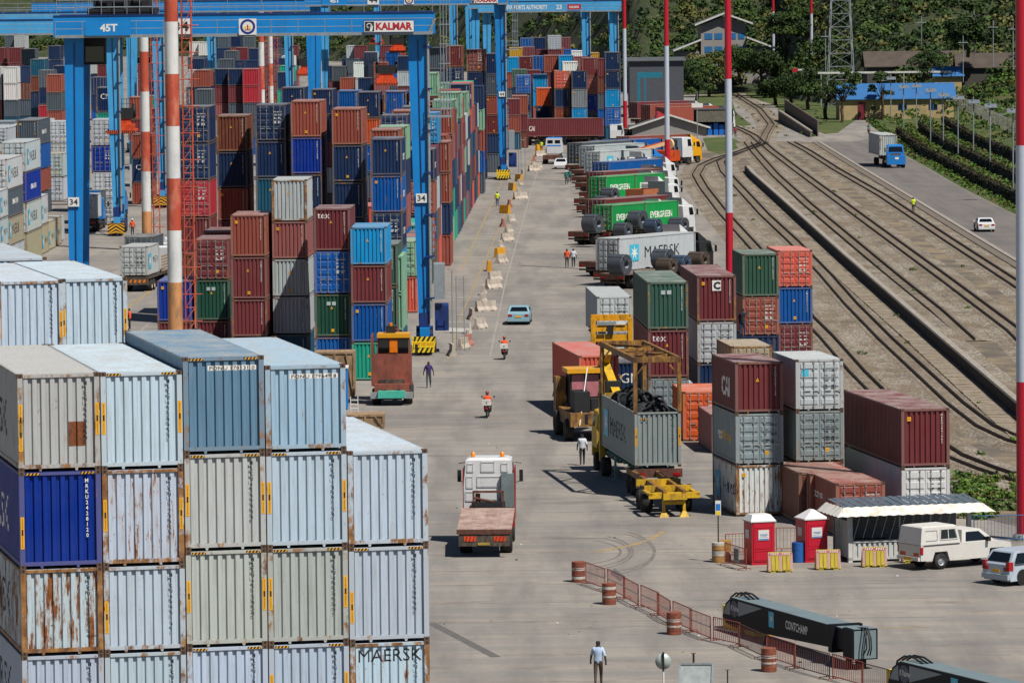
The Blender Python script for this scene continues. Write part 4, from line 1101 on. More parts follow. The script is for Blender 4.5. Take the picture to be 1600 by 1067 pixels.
            for x in (-1.45, 1.1): hb2.lathe([(.1, 0), (.75, .03), (.75, .33), (.1, .36)], MACH, 16, (tx + x, 3.0, z + 2.3), 'x')
            railing(hb2, tx - 1.1, tx + 1.1, 2.2, z + 2.6, MACH, 1.0, .55); hb2.build('headblock', so)
            q = MB()
            for x in (-.9, .9):
                for y in (2.4, 4.0): q.tube((tx + x, y, z + 2.6), (tx + x * .8, y, hb + gh), .022, MACH, 4)
            q.build('hoist_rope', so)
    if num:
        for lx in legs:
            m = MB(); m.box(0, .78, -.06, 0, 0, .66, SIGNW); o = m.build('number_plate', t, (lx - .42 + (-.1 if lx == 0 else 0), -.5, 10.9))
            letter(num, o, (.1, -.066, .12), (1, 0, 0), (0, 0, 1), BLACK, w=.58, h=.42, bold=.02)
        m = MB(); m.box(0, 1.5, -.05, 0, 0, 1.1, SIGNW); o = m.build('number_plate', t, (-span * .715, -1.42, hb + .15)); letter(num, o, (.2, -.056, .2), (1, 0, 0), (0, 0, 1), BLACK, w=1.1, h=.7, bold=.03)
    if t45:
        m = MB(); m.box(0, 3.2, -.08, 0, 0, 1.05, CB_); o = m.build('capacity_board', t, (-span + 1.1, -1.45, hb + .1)); letter('45T', o, (1.0, -.09, .28), (1, 0, 0), (0, 0, 1), SIGNW, w=1.25, h=.55, bold=.04)
    if sign:
        m = MB(); m.box(0, 3.6, -.07, 0, 0, .86, SIGNR if sign == 'small' else SIGNB); m.box(.04, 3.56, -.08, -.07, .04, .82, SIGNW); m.box(.08, .74, -.086, -.08, .08, .78, BLACK)
        o = m.build('maker_sign', t, (-4.1, -1.46, hb + .12))
        q = MB(); pts = []
        for k in range(15):
            a = -.6 + k * .38; r = .25 * (1 - k * .045); pts.append((.36 + r * math.cos(a), .46 + r * math.sin(a)))
        for a, b in zip(pts[:-1], pts[1:]): q.beam((a[0], -.09, a[1]), (b[0], -.09, b[1]), .01, .06, SIGNW)
        q.face([(.42, -.09, .1), (.6, -.09, .1), (.66, -.09, .46), (.5, -.09, .5)], SIGNW); q.build('ram_emblem', o)
        letter('KALMAR', o, (.86, -.088, .17), (1, 0, 0), (0, 0, 1), SIGNR, w=2.6, h=.54, bold=.045)
    if logo:
        m = MB(); m.box(0, 1.25, -.07, 0, 0, 1.15, SIGNW); o = m.build('port_emblem', t, (-span * .52, -1.45, hb + .05))
        q = MB()
        for r0, mt, y in ((.54, SIGNB, -.075), (.37, SIGNW, -.08)):
            q.face([(.625 + r0 * math.cos(k * math.pi / 12), y, .575 + r0 * math.sin(k * math.pi / 12)) for k in range(24)], mt)
        q.box(.42, .83, -.09, -.08, .32, .38, SIGNR); q.box(.58, .67, -.09, -.08, .4, .72, SIGNR); q.box(.4, .54, -.09, -.08, .42, .62, YELB); q.box(.71, .85, -.09, -.08, .42, .62, YELB); q.build('crest', o)
    return t
p34 = G(664, 553); CY = rad(.6)
c34 = crane(p34.x, p34.y, 'near blue gantry crane numbered 34 with maker sign on its girder', num='34', span=25.0, sign='big', t45=True, logo=True, trolley=.86, yaw=rad(1.0))
p44 = G(787, 281)
crane(p44.x, p44.y, 'second blue gantry crane numbered 44, further along the road', num='44', sign='big', t45=True, logo=True, trolley=.62, spread=12.5, yaw=rad(1.0))
p = G(184, 368)
crane(p.x, p.y, 'pale blue gantry crane with arrow striped bumper, left of the tall masts', mat=CP_, hb=21.2, board='arrow', left=False, trolley=-.02, yaw=rad(1.0), ladder=False, spread=10.7)
m = MB()
p = G(254, 324)
crane(p.x, p.y, 'pale blue gantry crane whose leg stands between the two tall masts', mat=CP_, hb=21.5, board='arrow', left=False, trolley=.9, yaw=rad(.8), ladder=False, detail=0)
p = G(491, 262); crane(p.x, p.y, 'blue gantry crane standing behind the crane 34 block', hb=22, board=None, trolley=.1, left=False, yaw=rad(.8), ladder=False, spread=None)
p = G(455, 236); crane(p.x, p.y, 'pale blue gantry crane far behind the second row', mat=CP_, hb=21.5, board=None, trolley=-.1, yaw=rad(.8), ladder=False, detail=1, spread=11.5)
p = G(737, 196); crane(p.x, p.y, 'pale blue gantry crane with zigzag ladder behind crane 44', mat=CP_, hb=23, board=None, trolley=.5, yaw=rad(.8), ladder=False, detail=1, spread=13, span=26)
p = G(963, 216); k23 = crane(p.x, p.y, 'far pale blue crane marked 23, authority name on girder', mat=CP_, hb=20.6, board=None, trolley=.5, yaw=rad(.4), ladder=False, detail=0, span=21, gh=1.7)
letter('KENYA PORTS AUTHORITY', k23, (-18.6, -1.47, 21.0), (1, 0, 0), (0, 0, 1), SIGNW, w=7.6, h=.75, bold=.03)
letter('23', k23, (-9.6, -1.47, 21.0), (1, 0, 0), (0, 0, 1), SIGNW, w=.9, h=.75, bold=.03)
m = MB(); m.box(0, 2.2, -.05, 0, 0, .9, SIGNR); o = m.build('maker_sign', k23, (-7.8, -1.47, 20.9)); letter('KALMAR', o, (.3, -.06, .25), (1, 0, 0), (0, 0, 1), SIGNW, w=1.6, h=.4, bold=.03)
p = G(913, 213); crane(p.x + 1, p.y + 22, 'farthest pale blue crane, right of the coloured block', mat=CP_, hb=21, board=None, trolley=.5, yaw=rad(.4), ladder=False, detail=0, span=19)
p = G(333, 200); crane(p.x, p.y, 'distant pale blue crane leg right of the red and white mast', mat=CP_, hb=19, board=None, trolley=.5, left=False, yaw=rad(.4), ladder=False, detail=1, spread=10)
p = G(593, 165); crane(p.x, p.y, 'distant crane with yellow headblock behind crane 34', mat=CP_, hb=22, board=None, left=False, trolley=.02, yaw=rad(.3), ladder=False, detail=1, spread=12.5)
p = G(712, 200); crane(p.x, p.y, 'distant pale blue crane right of the crane 34 ladder', mat=CP_, hb=24, board=None, left=False, trolley=.3, yaw=rad(.3), ladder=False, detail=0)
# girder number of the crane at the left edge
letter('028', [o for o in col.objects if o.get('label', '').startswith('pale blue gantry crane with arrow')][0], (-17.8, -1.42, 20.7), (1, 0, 0), (0, 0, 1), SIGNW, w=1.6, h=.8, bold=.05)

# ------------------------------------------------------------------ light masts
MR = plain('mast_red', '#b14a34', .55, var=.15, scale=.8, dirt=.3, dirtc='#c98a70'); MW = plain('mast_white', '#cfcfcd', .5, var=.1, scale=.8, dirt=.2, dirtc='#a0a4a8'); MT = plain('mast_tan', '#c48a58', .6, var=.15, scale=.8, dirt=.3)
MR2 = plain('mast_bright_red', '#b3142a', .45, var=.06); MW2 = plain('mast_grey_white', '#b4bcc8', .45, var=.06)
def mast(px, py, label, r=.58, bands=((3.92, MT),) + tuple(((3.96, MW) if k % 2 == 0 else (3.96, MR)) for k in range(8)), ladder=True, z0=0, group='striped light masts', taper=.15):
    p = G(px, py, z0); t = thing('light_mast', label, 'mast', (p.x, p.y, z0), 0, group); z = -.6; tot = sum(b[0] for b in bands) + .6; 
    R0 = lambda zz: r * (1 - taper * zz / tot)
    for h, mt in bands:
        m = MB(); zz = z + h + (.6 if z < 0 else 0); m.lathe([(R0(z), z), (R0(zz) + .0, zz)], mt, 20); m.build('band', t); z = zz
        m = None
    m = MB()
    m.lathe([(r * 1.5, 0), (r * 1.5, .25), (r * 1.02, .3)], GALV, 16); m.build('base_flange', t)
    if ladder:
        L = MB(); X = r + .18; w = .62
        for a in (0, w): 
            for y in (-.35, .35): L.tube((X + a, y, .4), (X + a, y, z), .045, MR, 5)
        k = 0; zz = .6
        while zz < z - .6:
            L.box(X, X + w, -.39, -.33, zz, zz + .06, MR); L.box(X + w - .03, X + w + .03, -.35, .35, zz, zz + .06, MR)
            L.beam((X, -.35, zz), (X + w, -.35, zz + .9), .05, .05, MR)
            if k % 2 == 0: L.tube((X - .2, 0, zz), (X + w + .5, 0, zz), .035, MR, 5)
            zz += .9; k += 1
        L.build('caged_ladder', t)
    return t
mast(276, 599, 'thick red and white striped mast with ladder, nearest of the left ones', r=.52, bands=((3.32, MT), (3.49, MT)) + tuple(((3.49, MW) if k % 2 == 0 else (3.49, MR)) for k in range(8)))
mast(230, 392, 'striped mast with red ladder behind the truck, left of the nearest mast', r=.5)
mast(410, 214, 'distant striped mast, left one of the far pair above yard block', r=.55); mast(424, 205, 'distant striped mast, right one of the far pair above yard block', r=.5, bands=((3.9, MT), (3.9, MW), (3.9, MR), (3.9, MW), (3.9, MW), (3.9, MR)))
RB = ((5.7, MR2), (11.9, MW2), (11.9, MR2), (12, MW2))
for px, py, lab, z0 in ((977, 212, 'thin red and white mast at the end of the parked trucks', 0), (1043, 288, 'thin red and white mast behind the green containers', 0), (1140, 432, 'thin red and white mast rising behind the maroon stack', 0), (1268.5, 153, 'thin red and white mast beside the lattice tower', 0), (1209, 143, 'thin red and white mast above the curve of the tracks', 0)):
    mast(px, py, lab, .34, RB, False, z0, 'thin red and white masts along the tracks', .25)
mast(1600, 843, 'red and white mast cut by the right picture edge', .36, ((7.6, MR2), (11.3, MW2), (11.6, MR2), (12, MW2)), False, 0, 'thin red and white masts along the tracks', .1)
# lattice tower and thin pole
p = G(1314, 166); t = thing('lattice_tower', 'grey steel lattice tower rising in front of the wooded hill', 'tower', (p.x, p.y, 0)); 
hgt = 40; wf = lambda z: 2.75 - z * .045
for sx in (-1, 1):
    for sy in (-1, 1):
        m = MB(); m.beam((sx * wf(0), sy * wf(0), 0), (sx * wf(hgt), sy * wf(hgt), hgt), .16, .16, GALV); m.build('corner_post', t)
m = MB(); z = 0; k = 0
while z < hgt - 2:
    w, w2 = wf(z), wf(z + 2.6)
    for (a, b) in (((-1, -1), (1, -1)), ((1, -1), (1, 1)), ((1, 1), (-1, 1)), ((-1, 1), (-1, -1))):
        m.beam((a[0] * w, a[1] * w, z), (b[0] * w, b[1] * w, z), .08, .08, GALV)
        if k % 2: a, b = b, a
        m.beam((a[0] * w, a[1] * w, z), (b[0] * w2, b[1] * w2, z + 2.6), .08, .08, GALV)
    z += 2.6; k += 1
m.build('lattice_bracing', t)
p = G(1385, 150); t = thing('antenna_pole', 'very thin grey pole between lattice tower and small ochre building', 'pole', (p.x, p.y, 0)); m = MB(); m.tube((0, 0, 0), (0, 0, 34), .09, GALV, 6); m.build('pole', t); m = MB(); m.box(-.3, .3, -.3, .3, 0, .4, KC); m.build('footing', t)
# ------------------------------------------------------------------ vehicles
def paint(c, rough=.35): return plain('car_paint_' + c.lstrip('#'), c, rough, var=.05, scale=1.5, dirt=.08, dirtc='#8a7a66', spec=.6)
VW = paint('#c9cacb'); VSIL = paint('#a3adb8'); VLB = paint('#7fa0ab'); VYEL = paint('#d89a12'); VBLU = paint('#1b74bd'); VRED = paint('#8e2226'); VSLATE = paint('#5d6d7b'); VORG = paint('#c9521e')
RUSTB = plain('rusty_deck', '#7f6d62', .9, var=.4, scale=1.5, dirt=.5, dirtc='#5e4438'); WOOD = plain('weathered_timber', '#a08466', .9, var=.4, scale=2, dirt=.4, dirtc='#6a5440')
YCH = plain('yellow_chassis', '#c9a010', .6, var=.25, scale=1.5, dirt=.35, dirtc='#6b5030'); TEALP = plain('teal_chassis', '#5c9a92', .6, var=.3, dirt=.3)
def wheel(parent, x, y, r=.5, w=.28, rim=CHAS, axis='x', name='wheel', dual=False):
    k = ('wh', r, w, rim.name, axis)
    if k not in SHARE:
        m = MB(); m.lathe([(r * .52, -w / 2), (r * .9, -w / 2), (r, -w * .3), (r, w * .3), (r * .9, w / 2), (r * .52, w / 2)], RUBBER, 20, (0, 0, 0), axis, cap=False)
        m.lathe([(0.01, -w * .28), (r * .2, -w * .36), (r * .24, -w * .3), (r * .46, -w * .2), (r * .52, -w / 2)], rim, 16, (0, 0, 0), axis, cap=False)
        m.lathe([(r * .52, w / 2), (r * .46, w * .2), (r * .24, w * .3), (r * .2, w * .36), (.01, w * .28)], rim, 16, (0, 0, 0), axis, cap=False)
        SHARE[k] = m.mesh('wheel')
    return inst(name, SHARE[k], parent, (x, y, r))
def cab(t, y0, L, W, z0, z1, c, fwd=1, visor=None, roofc=None, deflect=False, rear_window=False, sleeper=True, dark=False):
    """cab-over tractor cab from y0 (rear wall) to y0+fwd*L (front); windows, mirrors, lights"""
    P = c; y1 = y0 + fwd * L; zb = z0 + (z1 - z0) * .52; h = W / 2; sl = fwd * .22
    m = MB()
    m.hexa([(-h, y0, z0), (h, y0, z0), (h, y1, z0), (-h, y1, z0)], [(-h, y0, zb), (h, y0, zb), (h, y1, zb), (-h, y1, zb)], P)
    m.hexa([(-h, y0, zb), (h, y0, zb), (h, y1, zb), (-h, y1, zb)], [(-h + .1, y0, z1 - .12), (h - .1, y0, z1 - .12), (h - .12, y1 - sl, z1 - .12), (-h + .12, y1 - sl, z1 - .12)], P)
    m.hexa([(-h + .1, y0, z1 - .12), (h - .1, y0, z1 - .12), (h - .12, y1 - sl, z1 - .12), (-h + .12, y1 - sl, z1 - .12)], [(-h + .3, y0 + fwd * .15, z1), (h - .3, y0 + fwd * .15, z1), (h - .35, y1 - sl * 2, z1 - .02), (-h + .35, y1 - sl * 2, z1 - .02)], roofc or P)
    if fwd < 0: pass
    o = m.build('cab', t)
    g = MB(); e = fwd * .012
    zz0, zz1 = zb + .05, z1 - .3
    g.face([(-h + .16, y1 + e, zz0), (h - .16, y1 + e, zz0), (h - .26, y1 - sl * .8 + e, zz1), (-h + .26, y1 - sl * .8 + e, zz1)], GLASS); g.build('windscreen', o)
    for s in (-1, 1):
        g = MB(); ya, yb = y1 - fwd * .25, y1 - fwd * 1.05
        g.face([(s * (h + .006), ya, zz0), (s * (h + .006), yb, zz0), (s * (h - .075), yb, zz1), (s * (h - .06), ya - sl * .7, zz1)], GLASS); g.build('side_window', o)
        g = MB(); g.tube((s * h, y1 - fwd * .1, z1 - .4), (s * (h + .32), y1 - fwd * .05, z1 - .45), .02, BLK, 5); g.tube((s * h, y1 - fwd * .1, zb), (s * (h + .3), y1 - fwd * .05, zb + .1), .02, BLK, 5)
        g.box(s * (h + .3) - .09, s * (h + .3) + .09, y1 - fwd * .05 - .05, y1 - fwd * .05 + .05, zb + .05, zb + .62, BLK); g.build('mirror', t)
        g = MB(); g.box(s * (h - .25) - .16, s * (h - .25) + .16, min(y1, y1 + fwd * .05), max(y1, y1 + fwd * .05), z0 - .12, z0 + .08, SIGNW); g.build('headlight', t)
    g = MB(); g.box(-h, h, min(y1 - fwd * .3, y1 + fwd * .06), max(y1 - fwd * .3, y1 + fwd * .06), z0 - .55, z0 - .02, P if not dark else CHAS); g.box(-h * .6, h * .6, min(y1, y1 + fwd * .02), max(y1, y1 + fwd * .02), z0 + .1, zb - .15, CHAS); g.build('bumper', t)
    if deflect:
        g = MB(); g.hexa([(-h + .25, y0 + fwd * .2, z1), (h - .25, y0 + fwd * .2, z1), (h - .3, y1 - fwd * .6, z1), (-h + .3, y1 - fwd * .6, z1)], [(-h + .3, y0 + fwd * .1, z1 + .75), (h - .3, y0 + fwd * .1, z1 + .75), (h - .4, y0 + fwd * .45, z1 + .7), (-h + .4, y0 + fwd * .45, z1 + .7)], P); g.build('wind_deflector', t)
    return o
def rearpanels(o, y, W, z0, z1, P):
    """pressed panels on the rear wall of a cab"""
    m = MB()
    for (a, b, c, d) in ((-.38, .38, .48, .68), (-.72, -.5, .46, .68), (-.75, -.45, .22, .4), (-.38, .38, .24, .42), (-.25, .2, .76, .95), (-.7, -.48, .76, .92), (.4, .62, .76, .92), (-.4, .4, .06, .18)):
        x0, x1 = a * W / 1.6, b * W / 1.6; za, zb = z0 + c * (z1 - z0), z0 + d * (z1 - z0)
        m.box(x0, x1, y - .035, y, za, za + .035, P); m.box(x0, x1, y - .035, y, zb - .035, zb, P); m.box(x0, x0 + .035, y - .035, y, za, zb, P); m.box(x1 - .035, x1, y - .035, y, za, zb, P)
        m.box(x0 + .05, x1 - .05, y - .012, y, za + .05, zb - .05, P)
    m.build('pressed_panels', o)
def trailer(loc, yaw, L, label, deck=RUSTB, z=1.25, skeletal=False, chassis=CHAS, tractor=None, axles=3, extra=None, grp='trucks parked on the right of the road', W=2.45, cat='truck', hl=0, name='articulated_truck', wooden=False):
    """semi-trailer, rear at the origin, running forward along +y; tractor = cab colour or None"""
    t = thing(name, label, cat, loc, yaw, grp); h = W / 2
    m = MB()
    for x in (-.55, .55): m.box(x - .08, x + .08, .05, L, z - .42, z - .1, chassis)
    for k in range(int(L / 1.5)): m.box(-h + .1, h - .1, .4 + k * 1.5, .52 + k * 1.5, z - .24, z - .1, chassis)
    m.build('chassis', t)
    if not skeletal:
        n = int(L / 1.0)
        m = MB()
        m.box(-h, h, 0, L, z - .1, z, deck)
        for k in range(5): m.box(-h + .02 + k * (W / 5), -h + (k + 1) * (W / 5) - .03, .02, L - .02, z, z + .025, deck)
        m.build('deck', t)
    m = MB(); m.box(-h, h, -.03, .1, z - .5, z - .05, RUSTM); m.box(-h, h, .0, .1, .55, .72, CHAS); m.build('rear_bumper', t)
    for s in (-1, 1):
        m = MB(); m.box(s * (h - .3) - .18, s * (h - .3) + .18, -.06, -.03, z - .4, z - .26, LRED); m.build('tail_lamp', t)
        for k in range(axles): wheel(t, s * (h - .3), .9 + k * 1.25 + 1.0, .5, .55, WHEELW if hl else CHAS)
        m = MB(); m.box(s * (h - .3) - .25, s * (h - .3) + .25, 1.0, 1.03, .3, z - .2, BLK); m.build('mudflap', t)
    m = MB()
    for s in (-1, 1): m.box(s * .8 - .06, s * .8 + .06, L - 2.6, L - 2.48, .1, z - .2, chassis); m.box(s * .8 - .15, s * .8 + .15, L - 2.68, L - 2.4, 0.0, .1, chassis)
    m.build('landing_gear', t)
    if tractor:
        y = L - 1.2; m = MB()
        for x in (-.42, .42): m.box(x - .05, x + .05, y - 1.6, y + 4.4, .72, .95, CHAS)
        m.box(-h + .25, -.45, y + 1.6, y + 2.6, .45, 1.0, GALV); m.build('tractor_frame', t)
        cab(t, y + 1.9, 2.2 if tractor not in (VSLATE,) else 2.6, 2.45, 1.05, 3.35, tractor, 1, deflect=True)
        for s in (-1, 1):
            for yy in (y - .3, y + .95): wheel(t, s * .95, yy, .5, .55)
            wheel(t, s * 1.05, y + 3.4, .5, .3)
    return t
WHEELW = plain('dusty_rim', '#a39a90', .7, var=.2)
def coil(loc, yaw, r, w, parent_label, mat):
    m = MB(); n = 28; rr = random.Random(int(loc[0] * 100)); prof = [(r * .36, -w / 2), (r * .97, -w / 2)]
    k = 9
    for i in range(k + 1):
        a = -w / 2 + w * i / k; prof.append((r * (1 + rr.uniform(-.012, .012)), a)); 
        if i < k: prof.append((r * .985, a + w / k * .5))
    prof += [(r * .97, w / 2), (r * .36, w / 2), (r * .36, -w / 2)]
    m.lathe(prof, mat, n, (0, 0, 0), 'x', cap=False); prof2 = [(r * q, w / 2 + .004 + .02 * (j % 2)) for j, q in enumerate((.4, .5, .6, .7, .8, .9))]; m.lathe(prof2, mat, n, (0, 0, 0), 'x', cap=False)
    for q in (.6, 2.3, 4.2):
        a = q; m.beam((-w / 2 - .02, r * 1.02 * math.cos(a), r * 1.02 * math.sin(a)), (w / 2 + .02, r * 1.02 * math.cos(a), r * 1.02 * math.sin(a)), .05, .03, STEEL)
        m.beam((w / 2 + .04, r * 1.02 * math.cos(a), r * 1.02 * math.sin(a)), (w / 2 + .04, r * .36 * math.cos(a), r * .36 * math.sin(a)), .05, .03, STEEL)
    o = m.build('wire_coil', None, loc, yaw); tag(o, parent_label, 'coil', 'steel wire coils on the parked flatbeds'); return o
COILM = [plain('wire_rod_grey', '#50555e', .5, .35, var=.35, scale=8), plain('wire_rod_blue', '#45566b', .5, .35, var=.35, scale=8), plain('wire_rod_brown', '#55483f', .6, .3, var=.45, scale=8)]
TY = rad(-35)
def tpos(px, py, z=0): p = G(px, py, z); return (p.x, p.y, 0)
# MAERSK 40 foot on the diagonal truck
def box_on(px, py, z0, L, h, c, label, yaw=TY, end='d', marks=(), rust=.2, right=True, lod=1):
    """px,py: seen front top-right corner (nearest) of a container carried at height z0"""
    p = G(px, py, z0 + h); q = (p.x - CW * math.cos(yaw), p.y - CW * math.sin(yaw), z0)
    return container(q, yaw, L, h, c, label, 'containers carried by parked trucks', end, rust, lod, marks=marks)
def under(c, L, label, tractor, back=.4, **k):
    q = c.location; y = c.rotation_euler[2]; d = Vector((-math.sin(y), math.cos(y), 0)); x = Vector((math.cos(y), math.sin(y), 0))
    o = q + x * CW / 2 - d * back; return trailer((o.x, o.y, 0), y, L, label, tractor=tractor, z=q.z - .02, skeletal=True, **k)
EVG = lambda y0=.9: side_text('EVERGREEN', .66, 4.0, y0, 1.0, WHITE, 'R', .02)
MKB = lambda t, h, L: (emblem('R', 1.7, .8, 1.45)(t, h, L), side_text('MAERSK', 1.0, 5.6, 4.1, 1.0, BLACK, 'R', .045)(t, h, L))
c = box_on(967, 372.5, 1.3, L40, HQ, 'lgrey', 'long light grey container with emblem on the truck behind the coils', marks=(MKB,)); under(c, 12.6, 'black and white cab truck carrying the long grey container', paint('#26292b'))
c = box_on(956, 321, 1.3, L20, HS, 'ever', 'bright green container, rear one of the near green pair', marks=(EVG(),)); y = TY; d = Vector((-math.sin(y), math.cos(y), 0))
c2 = container(c.location + d * 6.15, TY, L20, HS, 'ever', 'bright green container, front one of the near green pair', 'containers carried by parked trucks', 'p', .1, 1, marks=(EVG(),)); under(c, 12.8, 'white cab truck carrying the near green pair', VW)
c = box_on(947, 276.5, 1.3, L20, HS, 'ever', 'bright green container, rear one of the far green pair', marks=(EVG(),))
c2 = container(c.location + d * 6.15, TY, L20, HS, 'ever', 'bright green container, front one of the far green pair', 'containers carried by parked trucks', 'p', .1, 1, marks=(EVG(),)); under(c, 12.8, 'white cab truck carrying the far green pair', VW)
c = box_on(937, 237, 1.3, L40, HQ, 'lgrey', 'long light grey container with emblem behind the orange boom lift', marks=(MKB,)); under(c, 12.6, 'blue cab truck under the far long grey container', VBLU)
c = box_on(928.5, 228, 1.3, L40, HQ, 'lgrey', 'plain long grey container just behind the far one with emblem'); under(c, 12.6, 'slate cab truck under the plain long grey container', VSLATE)
c = box_on(909, 223.5, 1.3, L40, HQ, 'slate', 'dark slate container leading the row of parked trucks'); under(c, 12.6, 'blue-grey truck under the dark slate container', VSLATE)
c = box_on(951, 253.5, 1.3, L40, HS, 'blue', 'blue container half hidden behind the boom lift'); under(c, 12.6, 'white truck under the blue container behind the boom lift', VW)
c = box_on(943, 269, 1.3, L40, HS, 'maroon', 'maroon container behind the far green pair'); under(c, 12.6, 'white truck under the maroon container', VW)
c = box_on(983, 213.5, 1.3, L40, HQ, 'brick', 'brick red container behind the yellow cab truck', yaw=rad(-44)); under(c, 12.6, 'truck with tall yellow cab and brick red container', VYEL)
c = box_on(938, 220.5, 1.3, L40, HQ, 'blue', 'blue container ending beside the slate cab, end of truck row', yaw=rad(-44)); under(c, 12.4, 'slate cab truck carrying the blue container at the row end', VSLATE)
p = G(1066, 258, 0); wt = thing('parked_tractor', 'white cab tractor standing between the yellow cab and slate cab', 'truck', (p.x - 1.0, p.y, 0), rad(-44)); cab(wt, .2, 2.2, 2.45, 1.1, 3.9, VW, 1); m = MB(); m.box(-1.1, 1.1, -.7, .18, 1.3, 3.6, VSLATE); m.build('wind_deflector', wt)
for s_ in (-1, 1): wheel(wt, s_ * 1.0, 1.7, .5, .3); wheel(wt, s_ * 1.0, -1.4, .5, .5)
c = box_on(945, 312, 1.3, L40, HS, 'maroon', 'flat maroon container roof behind the near green pair'); under(c, 12.6, 'white truck under the flat maroon container', VW)
# flatbeds with coils; rear ends line up along the road
for i, (px, py, L, lab, tr, ax) in enumerate([(905, 432, 12.4, 'flatbed truck with coils, nearest but one to the yellow frame', VW, 2), (938, 452, 12.2, 'nearest flatbed trailer with rusty deck behind the green stack', None, 2), (888, 383, 12.4, 'flatbed truck with big single coil, behind long grey container', VW, 2), (901, 340, 12.4, 'flatbed truck with coils between the green pairs', VW, 2), (897, 329, 12, 'dark flatbed truck whose rear shows beside the near green pair', VW, 2),
        (905, 318, 12, 'rusty flatbed truck behind near green pair', VW, 2), (899, 303, 12, 'brown flatbed truck beside far green pair', VW, 2), (893, 293, 12, 'dusty flatbed truck near the two walkers in green', VW, 2), (890, 282, 12, 'dark flatbed truck before the slate container', VSLATE, 2)]):
    p = G(px, py, 0); trailer((p.x + 1.0, p.y - .7, 0), TY, L, lab, tractor=tr, axles=ax, z=1.35, hl=1 if i < 2 else 0)
for i, (px, py, r, w, mt, lab) in enumerate([(926, 350, .95, 1.5, 0, 'big dark coil alone at the back of a flatbed left of the green pair'), (968, 414, .9, 1.45, 0, 'single big grey coil right in front of the long grey container'), (1036, 405, .86, 1.5, 0, 'dark coil behind two smaller ones near maroon stack'), (1041, 416, .68, 1.5, 2, 'brownish coil nearest to the maroon stack'), (1063, 412, .72, 1.4, 1, 'bluish coil between two dark ones near maroon stack'), (1091, 407, .74, 1.5, 2, 'brown coil at the right of the near coils'),
        (996, 344, .95, 1.4, 0, 'big dark coil in front of the near green pair'), (973, 360, .75, 1.4, 0, 'ribbed grey coil left below the big one by green pair'), (1020, 353, .7, 1.4, 1, 'bluish coil right of the big one by green pair'), (1060, 352, .75, 1.6, 0, 'dark coil top behind the long grey container roof'), (953, 305, .82, 1.5, 0, 'dark coil in front of the far green pair'), (940, 316, .68, 1.5, 0, 'low grey coil left of the one at far green pair'), (1010, 309, .6, 1.5, 1, 'small bluish coil by the brown open box')]):
    p = G(px, py, 1.35 + r); coil((p.x, p.y, 1.38 + r), TY, r, w, lab, COILM[mt])
p = G(1003, 296, 3.2); t = thing('open_box', 'brown open-topped box carried behind the near coils, below the mast', 'box', (p.x, p.y, 1.35), TY); m = MB(); BRN = plain('brown_sheet', '#a5613c', .8, var=.3)
for a in ((-1.2, -1.1, -1.5, 1.5), (1.1, 1.2, -1.5, 1.5), (-1.1, 1.1, -1.5, -1.4), (-1.1, 1.1, 1.4, 1.5)): m.box(a[0], a[1], a[2], a[3], 0, 1.9, BRN)
m.build('wall', t); m = MB(); m.box(-1.1, 1.1, -1.4, 1.4, 0, .1, DARK); m.build('floor', t)
p = G(1048, 329, 0); cabt = thing('parked_tractor', 'grey-backed white tractor unit between the coils and green pair', 'truck', (p.x - 1.5, p.y - 6, 0), TY); cab(cabt, .2, 2.2, 2.45, 1.1, 3.3, VW, 1); m = MB(); m.box(-1.15, 1.15, -.5, .18, 1.3, 3.6, plain('grey_deflector', '#6b7678', .5)); m.build('wind_deflector', cabt)
for s in (-1, 1): wheel(cabt, s * 1.0, 1.7, .5, .3); wheel(cabt, s * 1.0, -1.4, .5, .5)
m = MB(); m.box(-.5, .5, -2.6, 2, .7, .95, CHAS); m.build('chassis', cabt)
# long maroon container crossing the end of the road, with its truck
zc = 1.35 + HQ
c = across(821.5, 185.5, zc, L40, HQ, 'maroon', 'long maroon container crossing the end of the road on a truck', marks=(side_text('CAI', .8, .9, .5, .9, WHITE, 'L', .05),), grp='containers carried by parked trucks')
c.location.z = 1.35
q = c.location; t = trailer((q.x - 12.3, q.y + 1.2, 0), rad(-90.8), 12.6, 'truck with white cab standing across the end of the road', tractor=VW, skeletal=True, z=1.33)
p = G(1000, 214, 0); trailer((p.x - 4, p.y + 3, 0), rad(-84), 6, 'dark truck passing behind the maroon crosswise container', tractor=paint('#a01f2d'))
# tractor unit with white and blue cab seen from behind
p = G(868, 257); t = thing('tractor_unit', 'white and blue cab tractor with rusty chassis, seen from behind', 'truck', (p.x - .6, p.y, 0), rad(-4), 'trucks parked on the right of the road'); m = MB()
for x in (-.45, .45): m.box(x - .08, x + .08, 0, 8.5, .95, 1.2, RUSTM)
m.box(-1.2, 1.2, 0, .25, .7, 1.3, RUSTM); m.box(-.9, .9, .3, 5, 1.2, 1.3, RUSTB); m.build('chassis', t)
o = cab(t, 6.4, 2.2, 2.4, 1.4, 3.6, VW, 1, roofc=VBLU); m = MB(); m.box(-.9, -.15, 6.37, 6.4, 2.75, 3.2, GLASS); m.box(.15, .9, 6.37, 6.4, 2.75, 3.2, GLASS); m.build('rear_window', o); m = MB(); m.box(-1.0, 1.0, 6.3, 6.39, 2.35, 2.5, VBLU); m.box(-1, 1, 6.0, 6.36, 1.3, 2.3, VW); m.build('rear_panel', t)
for s in (-1, 1):
    wheel(t, s * 1.0, 1.2, .5, .5); wheel(t, s * 1.0, 2.5, .5, .5); wheel(t, s * 1.05, 7.6, .5, .3)
